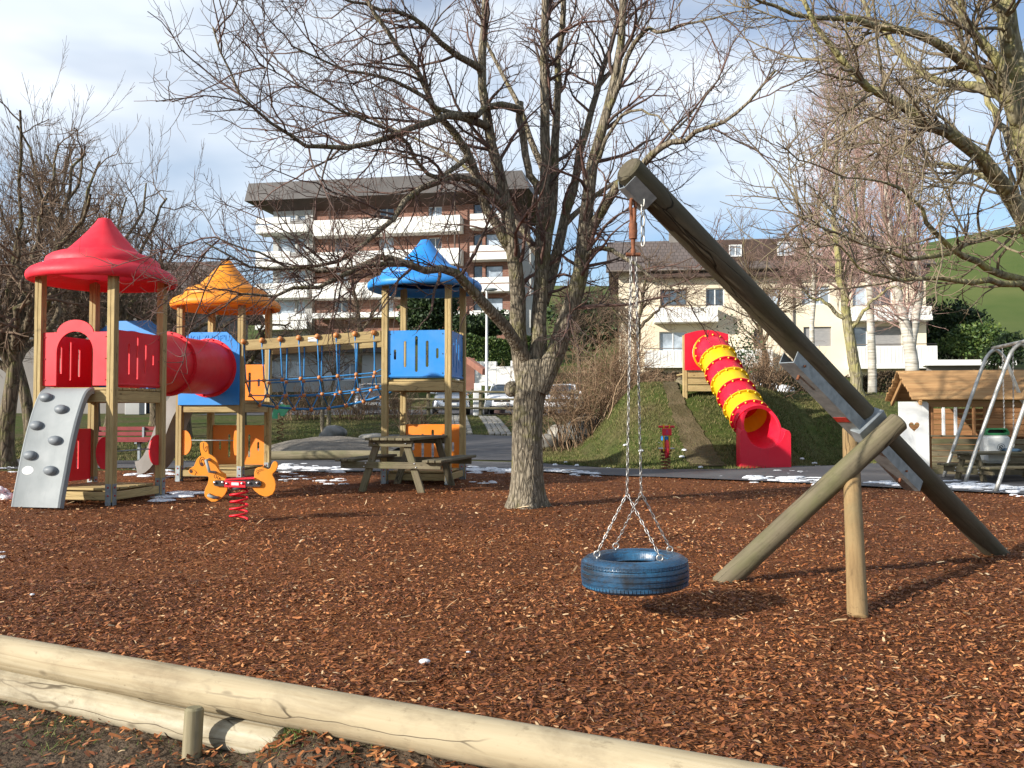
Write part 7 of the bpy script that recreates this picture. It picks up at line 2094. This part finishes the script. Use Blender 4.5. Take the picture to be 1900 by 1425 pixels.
def bush(name, label, spots, n, size, mat, shell=0.35, group=None, cat='bush', seedn=9):
    """spots: (px, py of the base, Y, width m, height m)."""
    C, S = [], []
    for px, py, Y, w, h in spots:
        c = at(px, py, Y); z = float(hgt(c.x, c.y))
        z = max(z, c.z) if py < 700 else z
        for _ in range(seedn):
            C.append((c.x + random.uniform(-0.32, 0.32)*w, c.y + random.uniform(-0.3, 0.3)*w, z + h*random.uniform(0.25, 0.72))); q = random.uniform(0.22, 0.34)
            S.append((w*q, w*q, h*q*1.05))
    c = at(*spots[0][:3])
    t = thing(name, label, cat, (c.x, c.y, float(hgt(c.x, c.y))), group)
    v, q = leaves(C, S, n, size, shell)
    np_mesh('foliage', v, q, MAT[mat], t)
    b = MB()
    for (x, y, z), _ in zip(C[::2], S): b.tube([(c.x, c.y, float(hgt(c.x, c.y))-0.1), ((c.x+x)/2, (c.y+y)/2, z*0.6+0.4*float(hgt(c.x, c.y))), (x, y, z)], [0.05, 0.03, 0.01], 5)
    b.obj('stems', MAT['bark_dark'], t, 4)
bush('evergreen_bush', 'dark evergreen bush right of the cream house', [(1770, 665, 62, 4.6, 4.8), (1738, 665, 62, 3.2, 3.6)], 9000, 0.30, 'leaf_dark', group='evergreens')
bush('evergreen_bush', 'lighter green conifer bush over the flat garage', [(1815, 662, 58, 3.4, 2.6), (1785, 664, 58, 2.6, 1.6)], 8000, 0.22, 'leaf_hedge', group='evergreens')
bush('evergreen_bush', 'dark conifer bush behind the steel swing top', [(1862, 690, 50, 1.8, 2.4)], 3500, 0.18, 'leaf_dark', group='evergreens')
bush('evergreen_tree', 'dark evergreen below the apartment block, behind the blue roof', [(795, 625, 66, 4.4, 4.4)], 8000, 0.30, 'leaf_dark', group='evergreens')
bush('evergreen_tree', 'evergreen left of the big trunk above the hedge', [(895, 632, 64, 4.5, 2.4)], 5000, 0.30, 'leaf_dark', group='evergreens')
bush('evergreen_tree', 'wide dark evergreen between trunk and cream house', [(1100, 655, 60, 5.0, 4.5)], 6000, 0.32, 'leaf_dark', group='evergreens')
bush('green_shrub', 'small bright green shrub before the white garden wall', [(888, 716, 49, 1.1, 1.0)], 1500, 0.10, 'leaf_hedge', group='evergreens')
bush('leafy_shrub', 'thin shrub with dark leaves right of the slide top', [(1375, 700, 22.4, 1.1, 1.9)], 420, 0.085, 'leaf_dark', 0.1, group='evergreens')

def hedge(name, label, px0, px1, pyt, pyb, Y, depth, n, size, mat):
    a, b = at(px0, pyb, Y), at(px1, pyb, Y); top = at((px0+px1)/2, pyt, Y).z
    z0 = min(float(hgt(a.x, Y)), a.z)
    t = thing(name, label, 'hedge', ((a.x+b.x)/2, Y, z0))
    m = n
    p = np.stack([rng.uniform(a.x, b.x, m), Y + rng.uniform(0, depth, m), z0 + (top-z0)*rng.random(m)], -1)
    f = rng.random(m)
    p[:, 1] = np.where(f < 0.55, Y + np.abs(rng.normal(0, 0.12, m)), p[:, 1])
    p[:, 2] = np.where(f > 0.72, top - np.abs(rng.normal(0, 0.12, m)), p[:, 2])
    hump = 0.12*np.sin(p[:, 0]*1.7) + 0.08*np.sin(p[:, 0]*4.1)
    p[:, 2] += hump*(p[:, 2]-z0)/(top-z0)
    A = unit(rng.normal(size=(m, 3)) + np.array([0, -0.5, 0.5])); B = unit(np.cross(A, rng.normal(size=(m, 3))))
    s = size*rng.uniform(0.6, 1.3, m)[:, None]
    v = np.stack([p, p+A*s*0.5+B*s*0.3, p+A*s, p+A*s*0.5-B*s*0.3], 1).reshape(-1, 3)
    np_mesh('foliage', v, np.arange(m*4).reshape(-1, 4), MAT[mat], t)
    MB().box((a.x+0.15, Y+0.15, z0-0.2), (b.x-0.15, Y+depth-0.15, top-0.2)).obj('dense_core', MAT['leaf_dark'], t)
hedge('green_hedge', 'clipped green hedge above the white garden wall', 860, 1000, 626, 690, 55.5, 2.0, 12000, 0.16, 'leaf_hedge')
hedge('brown_hedge', 'brown winter hedge along the foot of the cream house', 1180, 1560, 693, 716, 50.0, 1.4, 12000, 0.14, 'leaf_brown')
hedge('brown_hedge', 'brown winter hedge behind the playhouse roof', 1590, 1900, 694, 735, 44.0, 1.4, 12000, 0.13, 'leaf_brown')
